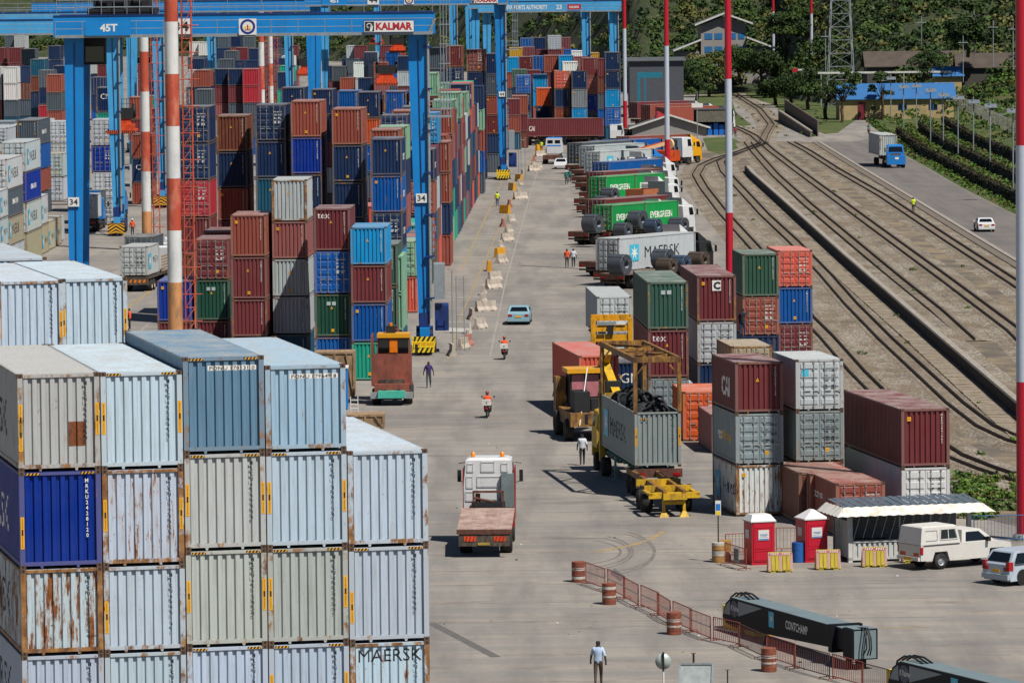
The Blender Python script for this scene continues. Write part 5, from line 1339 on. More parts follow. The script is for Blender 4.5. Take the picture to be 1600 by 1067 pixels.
# boom lift: cream and orange telescopic boom
p = G(1000, 280, 0); BO = plain('cream_boom', '#d6b98a', .5, var=.1, dirt=.2); t = thing('boom_lift', 'orange boom lift with long cream telescopic boom resting low', 'boom lift', (p.x - .5, p.y, 1.3), TY, None); 
m = MB(); m.beam((-3.4, 1, 1.5), (1.6, 5.2, 3.3), .5, .45, BO); m.beam((-3.4, .9, 1.9), (1.2, 5.0, 3.4), .3, .2, ORNG); m.build('boom', t)
m = MB(); m.box(-.8, 2.6, 3.2, 6.6, .9, 2.3, ORNG); m.box(-.6, 2.4, 3.4, 6.4, .5, .9, CHAS); m.build('body', t)
m = MB(); m.lathe([(.75, -.2), (.75, .2)], BO, 14, (1.7, 5.3, 3.1), 'y'); m.build('boom_pivot', t)
m = MB(); m.box(-4.6, -3.3, .2, 1.4, .6, .75, VRED); railing(m, -4.6, -3.3, .2, .75, VRED, 1.1, .4); railing(m, -4.6, -3.3, 1.4, .75, VRED, 1.1, .4); m.build('basket', t)
for x in (-.6, 2.4):
    for y in (3.8, 6.0): wheel(t, x, y, .45, .35)
# ------------------------------------------------------------------ road vehicles
def car(px, py, yaw, c, label, kind='sedan', L=4.4, W=1.72, H=1.42, plate=YEL, cat='car', name='car'):
    """rear at the origin, nose along +y"""
    p = G(px, py); t = thing(name, label, cat, (p.x, p.y, 0), yaw, 'cars on the roads'); h = W / 2; P = c
    if kind == 'sedan': prof = [(0, .42), (.02, .85), (.25, .93), (.75, .97), (1.25, H - .05), (1.6, H), (2.55, H - .02), (3.35, .97), (4.3, .78), (4.4, .55), (4.35, .28), (.1, .25)]
    elif kind == 'van': prof = [(0, .4), (.05, .95), (.1, 1.0), (.45, H - .06), (.9, H), (2.6, H - .02), (3.5, 1.08), (4.35, .82), (4.5, .5), (4.45, .25), (.1, .22)]
    else: prof = [(0, .42), (.02, .85), (.1, .92), (.42, H - .05), (.8, H), (2.1, H - .02), (2.85, .95), (3.7, .78), (3.8, .5), (3.75, .28), (.1, .25)]
    s = L / prof[-4][0] if False else 1.0
    m = MB(); n = len(prof)
    def sec(k, inset, zt):
        y, z = prof[k]; tap = h - (.16 * max(0, (z - .95) / (H - .95)) if z > .95 else 0) - inset
        return tap
    for k in range(n):
        a, b = prof[k], prof[(k + 1) % n]; wa, wb = sec(k, 0, 0), sec((k + 1) % n, 0, 0)
        m.face([(-wa, a[0], a[1]), (wa, a[0], a[1]), (wb, b[0], b[1]), (-wb, b[0], b[1])][::-1], P, True)
    for sg in (-1, 1): m.face([(sg * sec(k, 0, 0), prof[k][0], prof[k][1]) for k in range(n)][::sg], P)
    o = m.build('body', t); g = MB(); i0 = 3 if kind == 'sedan' else 2
    a, b = prof[i0], prof[i0 + 1]
    def q4(a, b, off, s0, s1, w0, w1):
        la = (a[0] + (b[0] - a[0]) * s0, a[1] + (b[1] - a[1]) * s0); lb = (a[0] + (b[0] - a[0]) * s1, a[1] + (b[1] - a[1]) * s1)
        nv = Vector((0, -(b[1] - a[1]), b[0] - a[0])).normalized() * off
        return [(-w0, la[0] + nv.y, la[1] + nv.z), (w0, la[0] + nv.y, la[1] + nv.z), (w1, lb[0] + nv.y, lb[1] + nv.z), (-w1, lb[0] + nv.y, lb[1] + nv.z)]
    g.face(q4(a, b, .012, .1, .88, h - .16, h - .28), GLASS); g.build('rear_window', o)
    j = {'sedan': 6, 'van': 5, 'hatch': 5}[kind]; a, b = prof[j], prof[j + 1]
    g = MB(); g.face(q4(b, a, -.012, .08, .9, h - .14, h - .28), GLASS); g.build('windscreen', o)
    for sg in (-1, 1):
        g = MB(); zt, zb = H - .12, 1.0
        ys = {'sedan': (1.0, 1.45, 2.5, 3.1), 'van': (.35, .6, 2.6, 3.3), 'hatch': (.4, .6, 2.1, 2.65)}[kind]; mid = (ys[1] + ys[2]) / 2
        for (y0, y1, y2, y3) in ((ys[0], ys[1], mid - .05, mid - .05), (mid + .05, mid + .05, ys[2], ys[3])):
            g.face([(sg * (h + .004), y0, zb), (sg * (h - .12), y1, zt), (sg * (h - .12), y2, zt), (sg * (h + .004), y3, zb)], GLASS)
        g.build('side_window', o)
        g = MB(); g.box(sg * (h - .22) - .14, sg * (h - .22) + .15, -.02, .05, .68, .84, LRED); 
        if kind == 'van': g.box(sg * (h - .1) - .1, sg * (h - .1) + .105, -.02, .25, .7, 1.08, LRED)
        g.build('tail_lamp', t)
        g = MB(); g.box(sg * (h + .08) - .09, sg * (h + .08) + .09, ys[3] - .25, ys[3] - .12, .98, 1.12, P); g.build('mirror', t)
        ax_ = (.85, prof[-4][0] - .85)
        for y in ax_: wheel(t, sg * (h - .1), y, .32, .21, CHROME)
        for y in ax_:
            g = MB(); g.lathe([(.37, -.015), (.37, .012)], DARK, 16, (sg * (h - .003), y, .36), 'x'); g.build('wheel_arch', t)
    g = MB(); g.box(-.25, .25, -.025, 0, .6, .72, plate); g.build('number_plate', t); g = MB(); g.box(-h + .02, h - .02, -.08, .08, .3, .52, P); g.build('bumper', t)
    return t
car(810, 508, rad(-3), VLB, 'light blue-grey sedan driving away on the road beside the barriers')
car(878, 263, rad(176), VW, 'white hatchback coming towards us beside the slate container', 'hatch', plate=SIGNW)
car(1542, 363, rad(2), VW, 'white sedan with yellow plate on the right access road')
t = car(1556, 914, rad(-52), VSIL, 'silver minivan cut by the right picture edge', 'van', H=1.56, name='minivan')
p = G(1432, 890); YW = rad(-58)
t = thing('pickup', 'dusty white pickup with windowed canopy in front of the kiosk', 'pickup', (p.x - .3, p.y + .2, 0), YW, 'cars on the roads'); PW = plain('dusty_white_paint', '#c9c6c0', .4, var=.06, dirt=.12, dirtc='#a08a6a'); h = .87
m = MB(); m.prism([(0, .45), (0, 1.15), (3.0, 1.15), (3.05, 1.15), (4.55, 1.12), (5.15, 1.0), (5.2, .55), (5.1, .38), (4.85, .38), (4.75, .8), (3.95, .8), (3.85, .38), (1.65, .38), (1.5, .82), (.8, .82), (.65, .42)], 'x', -h, h, PW); bo = m.build('body', t)
m = MB(); m.hexa([(-h, 0, 1.17), (h, 0, 1.17), (h, 2.25, 1.17), (-h, 2.25, 1.17)], [(-h + .08, .12, 1.95), (h - .08, .12, 1.95), (h - .08, 2.1, 1.95), (-h + .08, 2.1, 1.95)], PW); m.hexa([(-h + .08, .12, 1.95), (h - .08, .12, 1.95), (h - .08, 2.1, 1.95), (-h + .08, 2.1, 1.95)], [(-h + .2, .2, 2.0), (h - .2, .2, 2.0), (h - .2, 2.0, 2.0), (-h + .2, 2.0, 2.0)], PW); cn = m.build('canopy', t)
m = MB(); m.hexa([(-h, 2.32, 1.15), (h, 2.32, 1.15), (h, 4.25, 1.13), (-h, 4.25, 1.13)], [(-h + .12, 2.42, 1.72), (h - .12, 2.42, 1.72), (h - .12, 3.45, 1.72), (-h + .12, 3.45, 1.72)], PW); cb = m.build('cab', t)
def slant(y, z, b0=1.17, z1=1.95, ins=.08): return h - ins * (z - b0) / (z1 - b0)
for s in (-1, 1):
    X = lambda z, e=.012: s * (slant(0, z) + e)
    m = MB(); m.face([(X(1.4), 1.15, 1.4), (X(1.4), 2.05, 1.4), (X(1.8), 1.95, 1.8), (X(1.8), 1.2, 1.8)], GLASS); m.build('canopy_window', cn)
    m = MB()
    for a, b_ in ((( 1.11, 1.36), (2.1, 1.36)), ((1.15, 1.83), (2.0, 1.83)), ((1.11, 1.36), (1.15, 1.83)), ((2.1, 1.36), (2.0, 1.83)), ((1.58, 1.36), (1.58, 1.83))): m.beam((X(a[1], .016), a[0], a[1]), (X(b_[1], .016), b_[0], b_[1]), .02, .035, PW)
    m.beam((X(1.35), .3, 1.35), (X(1.35), .95, 1.35), .012, .02, GALV); m.beam((X(1.8), .3, 1.8), (X(1.8), .95, 1.8), .012, .02, GALV); m.beam((X(1.35), .95, 1.35), (X(1.8), .95, 1.8), .012, .02, GALV); m.beam((s * (h + .01), .15, 1.13), (s * (h + .01), 2.2, 1.13), .02, .03, BLK); m.build('window_frame', cn)
    m = MB(); Z = lambda z: s * (h - .12 * (z - 1.15) / .57 + .012); m.face([(Z(1.2), 2.55, 1.2), (Z(1.2), 3.85, 1.2), (Z(1.62), 3.35, 1.62), (Z(1.62), 2.62, 1.62)], GLASS); m.build('door_window', cb)
    m = MB(); m.box(s * (h + .1) - .1, s * (h + .1) + .1, 3.7, 3.85, 1.15, 1.35, BLK); m.build('mirror', cb); m = MB(); m.box(s * h - .03, s * h + .03, -.02, .12, .75, 1.08, LRED); m.build('tail_lamp', t)
    for y in (1.15, 4.35): wheel(t, s * (h - .1), y, .37, .24, GALV)
m = MB(); m.face([(-.45, .045, 1.35), (.45, .045, 1.35), (.42, .1, 1.8), (-.42, .1, 1.8)], GLASS); m.build('rear_window', cn); m = MB(); m.box(-h + .05, h - .05, -.12, 0, .45, .62, PW); m.box(-.25, .25, -.13, -.12, .48, .6, YEL); m.box(-.7, -.3, -.01, .0, .65, .8, ORNG); m.box(.3, .7, -.01, .0, .65, .8, ORNG); m.build('bumper', t)
m = MB(); m.face([(-h + .16, 4.24, 1.17), (h - .16, 4.24, 1.17), (h - .24, 3.52, 1.7), (-h + .24, 3.52, 1.7)], GLASS); m.build('windscreen', cb)
# terminal truck in mid road, seen from behind
p = G(757, 870); t = thing('terminal_truck', 'white cab terminal tractor with worn timber platform driving up the road', 'truck', (p.x, p.y - .3, 0), rad(-2)); 
PLAT = plain('worn_platform_boards', '#a28c82', .9, var=.25, scale=1.2, dirt=.4, dirtc='#7a5a4c'); m = MB(); hx = lambda x0, x1, z: m.hexa([(x0, 0, 1.24 + z), (x1, 0, 1.24 + z), (x1, 4.9, 1.74 + z), (x0, 4.9, 1.74 + z)], [(x0, 0, 1.32 + z), (x1, 0, 1.32 + z), (x1, 4.9, 1.82 + z), (x0, 4.9, 1.82 + z)], PLAT)
hx(-1.28, 1.28, 0)
for k in range(4): hx(-1.27 + k * .64, -1.27 + (k + 1) * .64 - .012, .015)
m.box(-1.3, 1.3, -.06, 0, 1.12, 1.34, RUSTM); m.build('platform', t)
m = MB()
for x in (-.45, .45): m.box(x - .1, x + .1, .1, 7.0, .8, 1.15, CHAS)
m.box(-1.2, 1.2, -.02, .1, .55, 1.1, CHAS); m.box(-.8, .8, 5.0, 5.7, 1.2, 2.1, MACH); m.tube((-.5, 5.2, 1.6), (-.5, 5.2, 2.5), .12, RUSTM); m.tube((.3, 5.1, 2.1), (-.7, 5.1, 2.3), .06, RUSTM, 6); m.box(-.75, -.65, 5.0, 5.15, 1.7, 2.6, RUSTM); m.box(.65, .75, 5.0, 5.15, 1.7, 2.6, RUSTM); m.box(-.75, .75, 5.0, 5.15, 2.55, 2.65, RUSTM); m.build('chassis', t)
o = cab(t, 5.8, 2.1, 2.4, 1.25, 4.15, VW, 1, deflect=False); rearpanels(o, 5.8, 2.4, 1.5, 4.1, VW)
for s in (-1, 1): m = MB(); m.box(s * 1.215 - .03, s * 1.215 + .03, 5.82, 7.8, 1.1, 3.6, VRED); m.box(s * 1.15 - .12, s * 1.15 + .12, 5.0, 5.8, .9, 1.7, VRED); m.build('side_trim', t)
m = MB(); m.box(.62, 1.22, 5.55, 5.79, 1.8, 3.4, plain('grey_deflector', '#6b7678', .5)); m.build('air_intake', t)
m = MB()
for k, x in enumerate((-.95, .45)):
    m.box(x, x + .55, -.04, -.02, .78, 1.02, ORNG)
    for j in range(3): m.face([(x + .05 + j * .17, -.045, .79), (x + .11 + j * .17, -.045, .79), (x + .17 + j * .17, -.045, 1.01), (x + .11 + j * .17, -.045, 1.01)], LRED)
m.box(-.3, .25, -.045, -.02, .6, .72, plain('old_plate', '#a08838', .6)); m.build('reflector_boards', t)
for x in (-.75, .65): m = MB(); m.lathe([(.1, 4.15), (.1, 4.38), (.02, 4.4)], LAMB, 10, (x, 6.3, 0)); m.build('beacon', t)
for s in (-1, 1):
    wheel(t, s * .95, 2.2, .52, .58); wheel(t, s * 1.05, 6.9, .5, .3)
# rusty terminal tractor on the left with orange cab roof
p = G(612, 634); t = thing('terminal_truck', 'rusty red terminal tractor with orange cab roof and turquoise bumper', 'truck', (p.x, p.y, 0), rad(-1)); RB_ = plain('faded_red_paint', '#8e4a3a', .75, var=.3, scale=1.2, dirt=.45, dirtc='#5c3226')
m = MB(); m.box(-1.25, 1.25, 1.0, 1.15, 1.2, 3.2, RB_); m.box(-1.22, 1.22, 1.15, 3.8, 1.15, 1.3, RB_); m.box(-1.32, -1.25, 1.0, 3.6, 1.2, 4.4, RB_); m.build('headboard', t)
m = MB(); m.box(-1.1, 1.1, .4, 1.0, .85, 1.35, RB_); m.box(-.8, .8, .9, 1.0, 1.35, 1.6, CHAS); m.box(-.6, .5, .88, .9, 1.12, 1.26, SIGNW); m.build('rear_frame', t)
m = MB(); m.box(-.85, .85, -.2, .4, .5, .95, plain('turquoise_paint', '#45b29c', .5, dirt=.2)); m.box(-1.35, -.85, .1, .4, .45, .85, GALV); m.box(.85, 1.35, .1, .4, .45, .85, GALV); m.build('rear_bumper', t)
o = cab(t, 3.9, 1.9, 2.2, 1.4, 4.2, plain('brown_cab', '#7c4334', .6, dirt=.3), 1, roofc=VYEL); m = MB(); m.box(-.95, -.3, 3.86, 3.9, 3.1, 3.95, GLASS); m.box(.3, .95, 3.86, 3.9, 3.1, 3.95, GLASS); m.box(-.25, .25, 3.85, 3.9, 3.1, 3.95, LAMB); m.box(-1.05, 1.05, 3.75, 5.6, 4.05, 4.3, VYEL); m.build('rear_window', o)
m = MB(); m.box(-.5, .1, 4.5, 5.1, 4.3, 4.75, MACH); m.lathe([(.12, 4.75), (.12, 4.95)], LAMB, 8, (-.2, 4.8, 0)); m.build('beacon', t)
m = MB()
for x in (-.45, .45): m.box(x - .1, x + .1, .2, 7.0, .75, 1.05, CHAS)
m.build('chassis', t)
for s in (-1, 1): wheel(t, s * 1.0, 1.3, .52, .55); wheel(t, s * 1.05, 5.4, .5, .3)
# trucks between the left block and the masts
c = box_on(230, 385, 1.35, L20, HS, 'lgrey', 'light grey doors-first container on the truck left of the masts', yaw=rad(-6), marks=(MARK['mk'],)); q = c.location
t = thing('flatbed_truck', 'truck with slatted timber sides carrying the light grey container left of masts', 'truck', (q.x + 1.3, q.y - .3, 0), rad(-6), 'trucks in the left yard'); m = MB(); m.box(-1.2, 1.2, 0, 12, 1.1, 1.3, CHAS); m.build('chassis', t)
for k in range(6): m = MB(); m.box(1.2, 1.25, 6.6, 11.6, 1.35 + k * .25, 1.5 + k * .25, WOOD); m.build('slat', t)
m = MB(); m.box(-1.2, 1.2, -.05, .1, .6, 1.2, CHAS)
for k in range(5): m.face([(-.9 + k * .4, -.06, .8), (-.7 + k * .4, -.06, .8), (-.6 + k * .4, -.06, 1.05), (-.8 + k * .4, -.06, 1.05)], LAMB)
m.build('rear_bumper', t); cab(t, 12.2, 1.9, 2.4, 1.2, 3.3, VW, 1)
for s in (-1, 1):
    for y in (1.6, 2.9, 9, 13.2): wheel(t, s * 1.0, y, .5, .5, WHEELW)
c = box_on(237, 370, 1.35, L20, HQ, 'slate', 'dark slate container just behind the light grey one on a truck', yaw=rad(-6), marks=(MARK['cmac'],)); q = c.location
t = trailer((q.x + 1.3, q.y - .4, 0), rad(-6), 6.8, 'truck under the dark slate container left of the masts', tractor=VW, skeletal=True, z=1.33, grp='trucks in the left yard')
p = G(258, 424); t = thing('delivery_truck', 'white truck half hidden behind the nearest striped mast', 'truck', (p.x, p.y + 4, 0), rad(168), 'trucks in the left yard'); cab(t, 0, 1.9, 2.3, 1.0, 3.0, VW, 1); m = MB(); m.box(-1.1, 1.1, -4.5, -.1, 1.0, 1.2, GALV); m.build('deck', t)
for s in (-1, 1): wheel(t, s * 1.0, 1.2, .45, .3); wheel(t, s * 1.0, -3.2, .45, .45)
for i, (a, b, cc) in enumerate([(144, 305, 'lgrey'), (158, 297, 'slate'), (168, 295, 'royal'), (180, 292, 'lgrey')]):
    c = box_on(a + 4, b, 1.35, L20, HS, cc, '%s container, %s in the queue of loaded trucks left of arrow crane' % (CN[cc], ORD[i]), yaw=rad(-2)); q = c.location
    trailer((q.x + 1.3, q.y - .4, 0), rad(-2), 6.6, 'truck under the %s container, %s of the queue by arrow crane' % (CN[cc], ORD[i]), tractor=VBLU, skeletal=True, z=1.33, grp='trucks in the left yard')
# blue tractor with container on the right road
p = G(1397, 262); t = thing('terminal_truck', 'bright blue tractor towing a container towards us on the access road', 'truck', (p.x, p.y, 0), rad(183)); cab(t, .2, 1.5, 2.3, 1.0, 3.2, VBLU, 1); m = MB(); m.box(-1.25, 1.25, 1.6, 2.6, .5, 1.7, VBLU); m.box(-.3, .2, 2.6, 2.63, 1.2, 1.5, SIGNW); m.build('bonnet', t); m = MB(); m.box(-.5, .5, -13, 1, .8, 1.2, CHAS); m.build('chassis', t)
for s in (-1, 1):
    for y in (1.9, -1.5, -2.9, -11, -12.2): wheel(t, s * .98, y, .5, .5)
q = G(1397, 262); container((q.x - 1.9, q.y + 1.0, 1.55), rad(3), L40, HQ, 'lgrey', 'grey container with rusty side behind the bright blue tractor', 'containers carried by parked trucks', 'p', .5, 1)
# motorbikes with riders are added with the people
# ------------------------------------------------------------------ lifting frame, yellow chassis, handlers on the right of the road
FRY = plain('worn_yellow_frame', '#a5762c', .7, var=.35, scale=2.5, dirt=.55, dirtc='#4b3324')
RY = rad(7.3)
p = G(991.5, 643.6, 1.6 + HQ); cm = container((p.x, p.y, 1.6), RY, L40, HQ, 'grey', 'grey open-topped container loaded with black nets on the yellow frame truck', 'containers carried by parked trucks', 'p', .12, 0,
    marks=(maersk('L', L40), m_front_code('MSKU 770412 5'), m_height(1.6), lambda t, h, L: inst('hazard_stripes', HZ.get('m') or hazard(0).mesh('hazard_stripes'), t, (.3, -.01, h - .42))), nomark=True)
for ch in list(cm.children):
    if ch.name.startswith('roof'): bpy.data.objects.remove(ch)
loc = Vector((p.x, p.y, 1.6)); dy = Vector((-math.sin(RY), math.cos(RY), 0)); dx = Vector((math.cos(RY), math.sin(RY), 0))
# bundled nets and tyres heaped in the container: many bent hoses
NET = plain('black_net_bundle', '#202225', .8, var=.6, scale=5)
t = tag(None or empty('net_bundles', loc + Vector((0, 0, 0)), RY), 'heap of black nets and tyres filling the open-topped container', 'nets'); rr = random.Random(5); m = MB()
for k in range(46):
    x, y = rr.uniform(.7, 1.74), rr.uniform(.7, 11.5); z = 2.45 + .75 * math.sin(math.pi * min(1, y / 12)) * (1 - .5 * abs(x - 1.2)) * rr.uniform(.6, 1)
    r = rr.uniform(.35, .62); ax_ = Vector((rr.gauss(0, 1), rr.gauss(0, 1), rr.uniform(.2, 1.4))).normalized(); a = ax_.orthogonal().normalized(); b = ax_.cross(a); pts = [Vector((x, y, z)) + (a * math.cos(q * .7) + b * math.sin(q * .7)) * r for q in range(10)]
    m.path(pts, rr.uniform(.05, .1), NET, 6)
m.build('net_loops', t); m = MB()
for k in range(26):
    x, y = .78 + .55 * (k % 2) + rr.uniform(0, .35), .75 + k * .42; r = rr.uniform(.42, .64); z0 = 2.2 + .55 * math.sin(math.pi * y / 12)
    m.lathe([(.01, z0 + r * .8), (r * .5, z0 + r * .7), (r * .9, z0 + r * .3), (r, z0 - .2), (r * .9, z0 - .8)], NET, 9, (x, y, 0))
m.build('net_pile', t)
# open steel frame standing on the container corners
t = thing('lifting_frame', 'worn yellow open steel frame standing on top of the open-topped grey container', 'frame', (loc.x, loc.y, 1.6 + HQ), RY); H2 = 2.55
for x in (.06, CW - .06):
    for y in (.1, 11.9): m = MB(); m.box(x - .1, x + .1, y - .1, y + .1, 0, H2, FRY); m.build('post', t)
m = MB()
for x in (.06, CW - .06): m.box(x - .09, x + .09, 0, 12.1, H2, H2 + .28, FRY)
m.build('long_beam', t); m = MB()
for y in (.0, 11.92): m.box(.0, CW, y, y + .18, H2 + .01, H2 + .3, FRY)
for y in (4.4, 7.6): m.box(.15, CW - .15, y, y + .14, H2 + .05, H2 + .2, FRY)
for k, (a, b) in enumerate(((.2, 3.2), (3.2, 6.0), (6.0, 8.9), (8.9, 11.8))): m.beam((.15, a, H2 + .14), (CW - .15, b, H2 + .14), .16, .12, FRY) if k % 2 == 0 else m.beam((CW - .15, a, H2 + .14), (.15, b, H2 + .14), .16, .12, FRY)
m.build('cross_beam', t); m = MB()
for x, s in ((.15, 1), (CW - .15, -1)):
    for y in (.1, 11.9): m.beam((x, y, H2 - .6), (x + s * .5, y, H2), .08, .08, FRY)
m.build('corner_brace', t)
# its trailer and the yellow skeletal chassis in front
o = loc + dx * CW / 2 - dy * .3; t = trailer((o.x, o.y, 0), RY, 12.6, 'turquoise chassis trailer carrying the open-topped grey container', z=1.58, skeletal=True, chassis=TEALP, axles=2, tractor=None, name='chassis_trailer', cat='trailer')
o2 = o + dy * 12; tt = thing('tractor_unit', 'yellow tractor unit with tall guard plate ahead of the open-topped container', 'truck', (o2.x, o2.y, 0), RY); cab(tt, 2.6, 1.9, 2.3, 1.3, 3.4, YCH, 1); m = MB(); m.box(-1.3, -1.0, .4, .7, .8, 5.2, YCH); m.box(-1.3, 1.2, .4, .55, 3.9, 4.5, YCH); m.build('guard_plate', tt); m = MB(); m.box(-.5, .5, -1, 4.5, .8, 1.1, CHAS); m.build('chassis', tt)
for s in (-1, 1): wheel(tt, s * 1.0, .2, .52, .5); wheel(tt, s * 1.0, 3.6, .5, .3)
p = G(1043, 803); t = thing('chassis_trailer', 'empty yellow skeletal chassis with landing legs, nearest on the right of the road', 'trailer', (p.x + .25, p.y - 1.0, 0), RY)
m = MB()
for x in (-.62, .62): m.hexa([(x * .8 - .09, -.6, 1.05), (x * .8 + .09, -.6, 1.05), (x + .09, 11, 1.15), (x - .09, 11, 1.15)], [(x * .8 - .09, -.6, 1.35), (x * .8 + .09, -.6, 1.35), (x + .09, 11, 1.45), (x - .09, 11, 1.45)], FRY)
m.build('long_beam', t); m = MB(); m.box(-1.3, 1.3, -.5, -.25, .95, 1.25, YCH); m.box(-.6, .6, -.75, -.5, .9, 1.2, YCH); m.hexa([(-1.2, 1.6, 1.1), (1.2, 1.6, 1.1), (1.2, 1.8, 1.1), (-1.2, 1.8, 1.1)], [(-1.2, 1.6, 1.4), (1.2, 1.6, 1.4), (1.2, 1.8, 1.4), (-1.2, 1.8, 1.4)], YCH)
m.box(-.55, .55, .3, 1.4, 1.0, 1.05, YCH); m.box(-.55, .55, 2.0, 3.4, 1.02, 1.08, YCH); m.box(-.6, .6, 3.8, 4.6, 1.04, 1.1, YCH); m.box(-1.15, 1.15, 4.6, 4.8, 1.1, 1.42, YCH); m.build('deck_plate', t); m = MB()
for s in (-1, 1): m.box(s * .52 - .07, s * .52 + .07, -.35, -.2, .12, 1.0, YCH); m.hexa([(s * .52 - .25, -.5, 0), (s * .52 + .25, -.5, 0), (s * .52 + .25, -.05, 0), (s * .52 - .25, -.05, 0)], [(s * .52 - .08, -.35, .3), (s * .52 + .08, -.35, .3), (s * .52 + .08, -.2, .3), (s * .52 - .08, -.2, .3)], YCH)
m.box(-.5, .5, -.32, -.24, .62, .8, YCH); m.build('landing_leg', t)
for s in (-1, 1):
    for y in (2.3, 3.6): wheel(t, s * 1.0, y, .52, .55)
    m = MB(); m.beam((s * .6, 1.7, 1.1), (s * 1.25, 2.4, 1.3), .2, .15, CHAS); m.box(s * 1.2 - .1, s * 1.2 + .1, -.5, 1.6, 1.1, 1.2, YCH); m.build('side_arm', t)
# coral container with yellow reach stacker in front of it
p = G(905, 556, 1.3 + HS); c = container((p.x, p.y, 1.3), RY, L40, HS, 'coral', 'coral red container on the truck behind the reach stacker', 'containers carried by parked trucks', 'p', .08, 1); o = Vector(c.location) + dx * CW / 2 - dy * .3
trailer((o.x, o.y, 0), RY, 12.6, 'trailer under the coral red container', z=1.28, skeletal=True, name='chassis_trailer', cat='trailer')
stack(942, 566, 325, 'navy:p:cgm', 'between coral container and the tex stack', 'stacks on the right of the road', yaw=RY, L=L20, n=1)
p = G(926, 688); t = thing('reach_stacker', 'yellow reach stacker with orange cab roof and black wheels', 'reach stacker', (p.x + .2, p.y - 1, 0), RY)
m = MB(); m.box(-1.5, 1.5, 0, 6.5, .9, 1.7, FRY); m.box(-1.6, -1.0, 5.5, 6.6, 1.2, 3.4, FRY); m.box(-1.3, 1.2, 6.4, 6.6, 2.2, 3.3, FRY); m.build('body', t)
m = MB(); m.box(-.9, .9, 4.4, 6.2, 1.8, 3.7, MACH); m.box(-.8, .8, 4.37, 4.4, 2.3, 3.6, plain('pink_glass', '#b07078', .2)); m.box(-.06, .06, 4.33, 4.37, 2.2, 3.65, CHAS); o = m.build('cab', t); m = MB(); m.box(-1.1, 1.1, 4.1, 6.4, 3.7, 3.95, VYEL); m.build('cab_roof', o)
m = MB(); m.beam((1.3, 8.5, 1.8), (1.3, 4.5, 5.0), .55, .6, YCH); m.beam((1.3, 5.6, 4.2), (1.6, 1.2, 2.0), .5, .5, YCH); m.build('boom', t); m = MB(); m.box(1.0, 1.9, 2.6, 3.6, 2.2, 3.3, MACH); m.box(-1.2, -.3, .3, 2.3, 1.6, 2.9, MACH); m.box(-.1, .7, 1.2, 2.4, 1.5, 2.4, MACH); m.beam((-1, -.2, 1.0), (-.2, 2.0, 4.2), .05, .05, SIGNW); m.build('engine', t)
for s in (-1, 1): wheel(t, s * 1.45, 1.2, .65, .5); wheel(t, s * 1.45, 5.2, .75, .6)
# light container and yellow portal frame further back
p = G(933, 464, 1.5 + HQ); c = container((p.x, p.y, 1.5), rad(3), L40, HQ, 'lgrey', 'light grey container seen through the yellow portal frame', 'containers carried by parked trucks', 'd', .1, 1); o = Vector(c.location) + Vector((CW / 2, -.3, 0)); trailer((o.x, o.y, 0), rad(3), 12.6, 'trailer under the light grey container behind yellow portal', z=1.48, skeletal=True, name='chassis_trailer', cat='trailer')
YPT = plain('bright_yellow_machine', '#d99a12', .5, var=.15, dirt=.3, dirtc='#4a3a20')
p = G(957, 618); t = thing('portal_handler', 'bright yellow portal frame handler in front of the light grey container', 'container handler', (p.x, p.y, 0), rad(3))
m = MB(); m.box(-1.35, -1.05, 0, .5, 0.6, 5.0, YPT); m.box(1.05, 1.35, 0, .5, .6, 5.0, YPT); m.build('upright', t)
m = MB(); m.box(-1.05, 1.05, .05, .45, 4.15, 4.55, YPT); m.box(-1.05, 1.05, .1, .4, 3.5, 3.95, YPT); m.box(-1.3, 1.3, .6, 1.0, 4.8, 5.2, YPT); m.build('cross_beam', t)
m = MB(); m.box(-.9, -.4, -.06, .0, 4.0, 4.15, BLK); m.box(-.3, .1, -.06, .05, 3.95, 4.5, MACH); m.box(.3, .9, -.05, .05, 4.6, 4.8, SIGNW); m.box(-.9, .2, -.02, .1, 4.56, 4.78, GALV); m.build('machinery', t)
m = MB(); m.box(0, 1.0, .3, 1.2, 2.0, 3.45, SIGNW); m.box(0.02, .98, .25, .3, 1.7, 2.2, CHAS); m.build('cabinet', t); m = MB(); m.box(-1.35, 1.35, 0, 4.5, .5, .9, YPT); m.build('base_frame', t)
for s in (-1, 1): wheel(t, s * 1.3, .6, .6, .4); wheel(t, s * 1.3, 3.8, .6, .4)
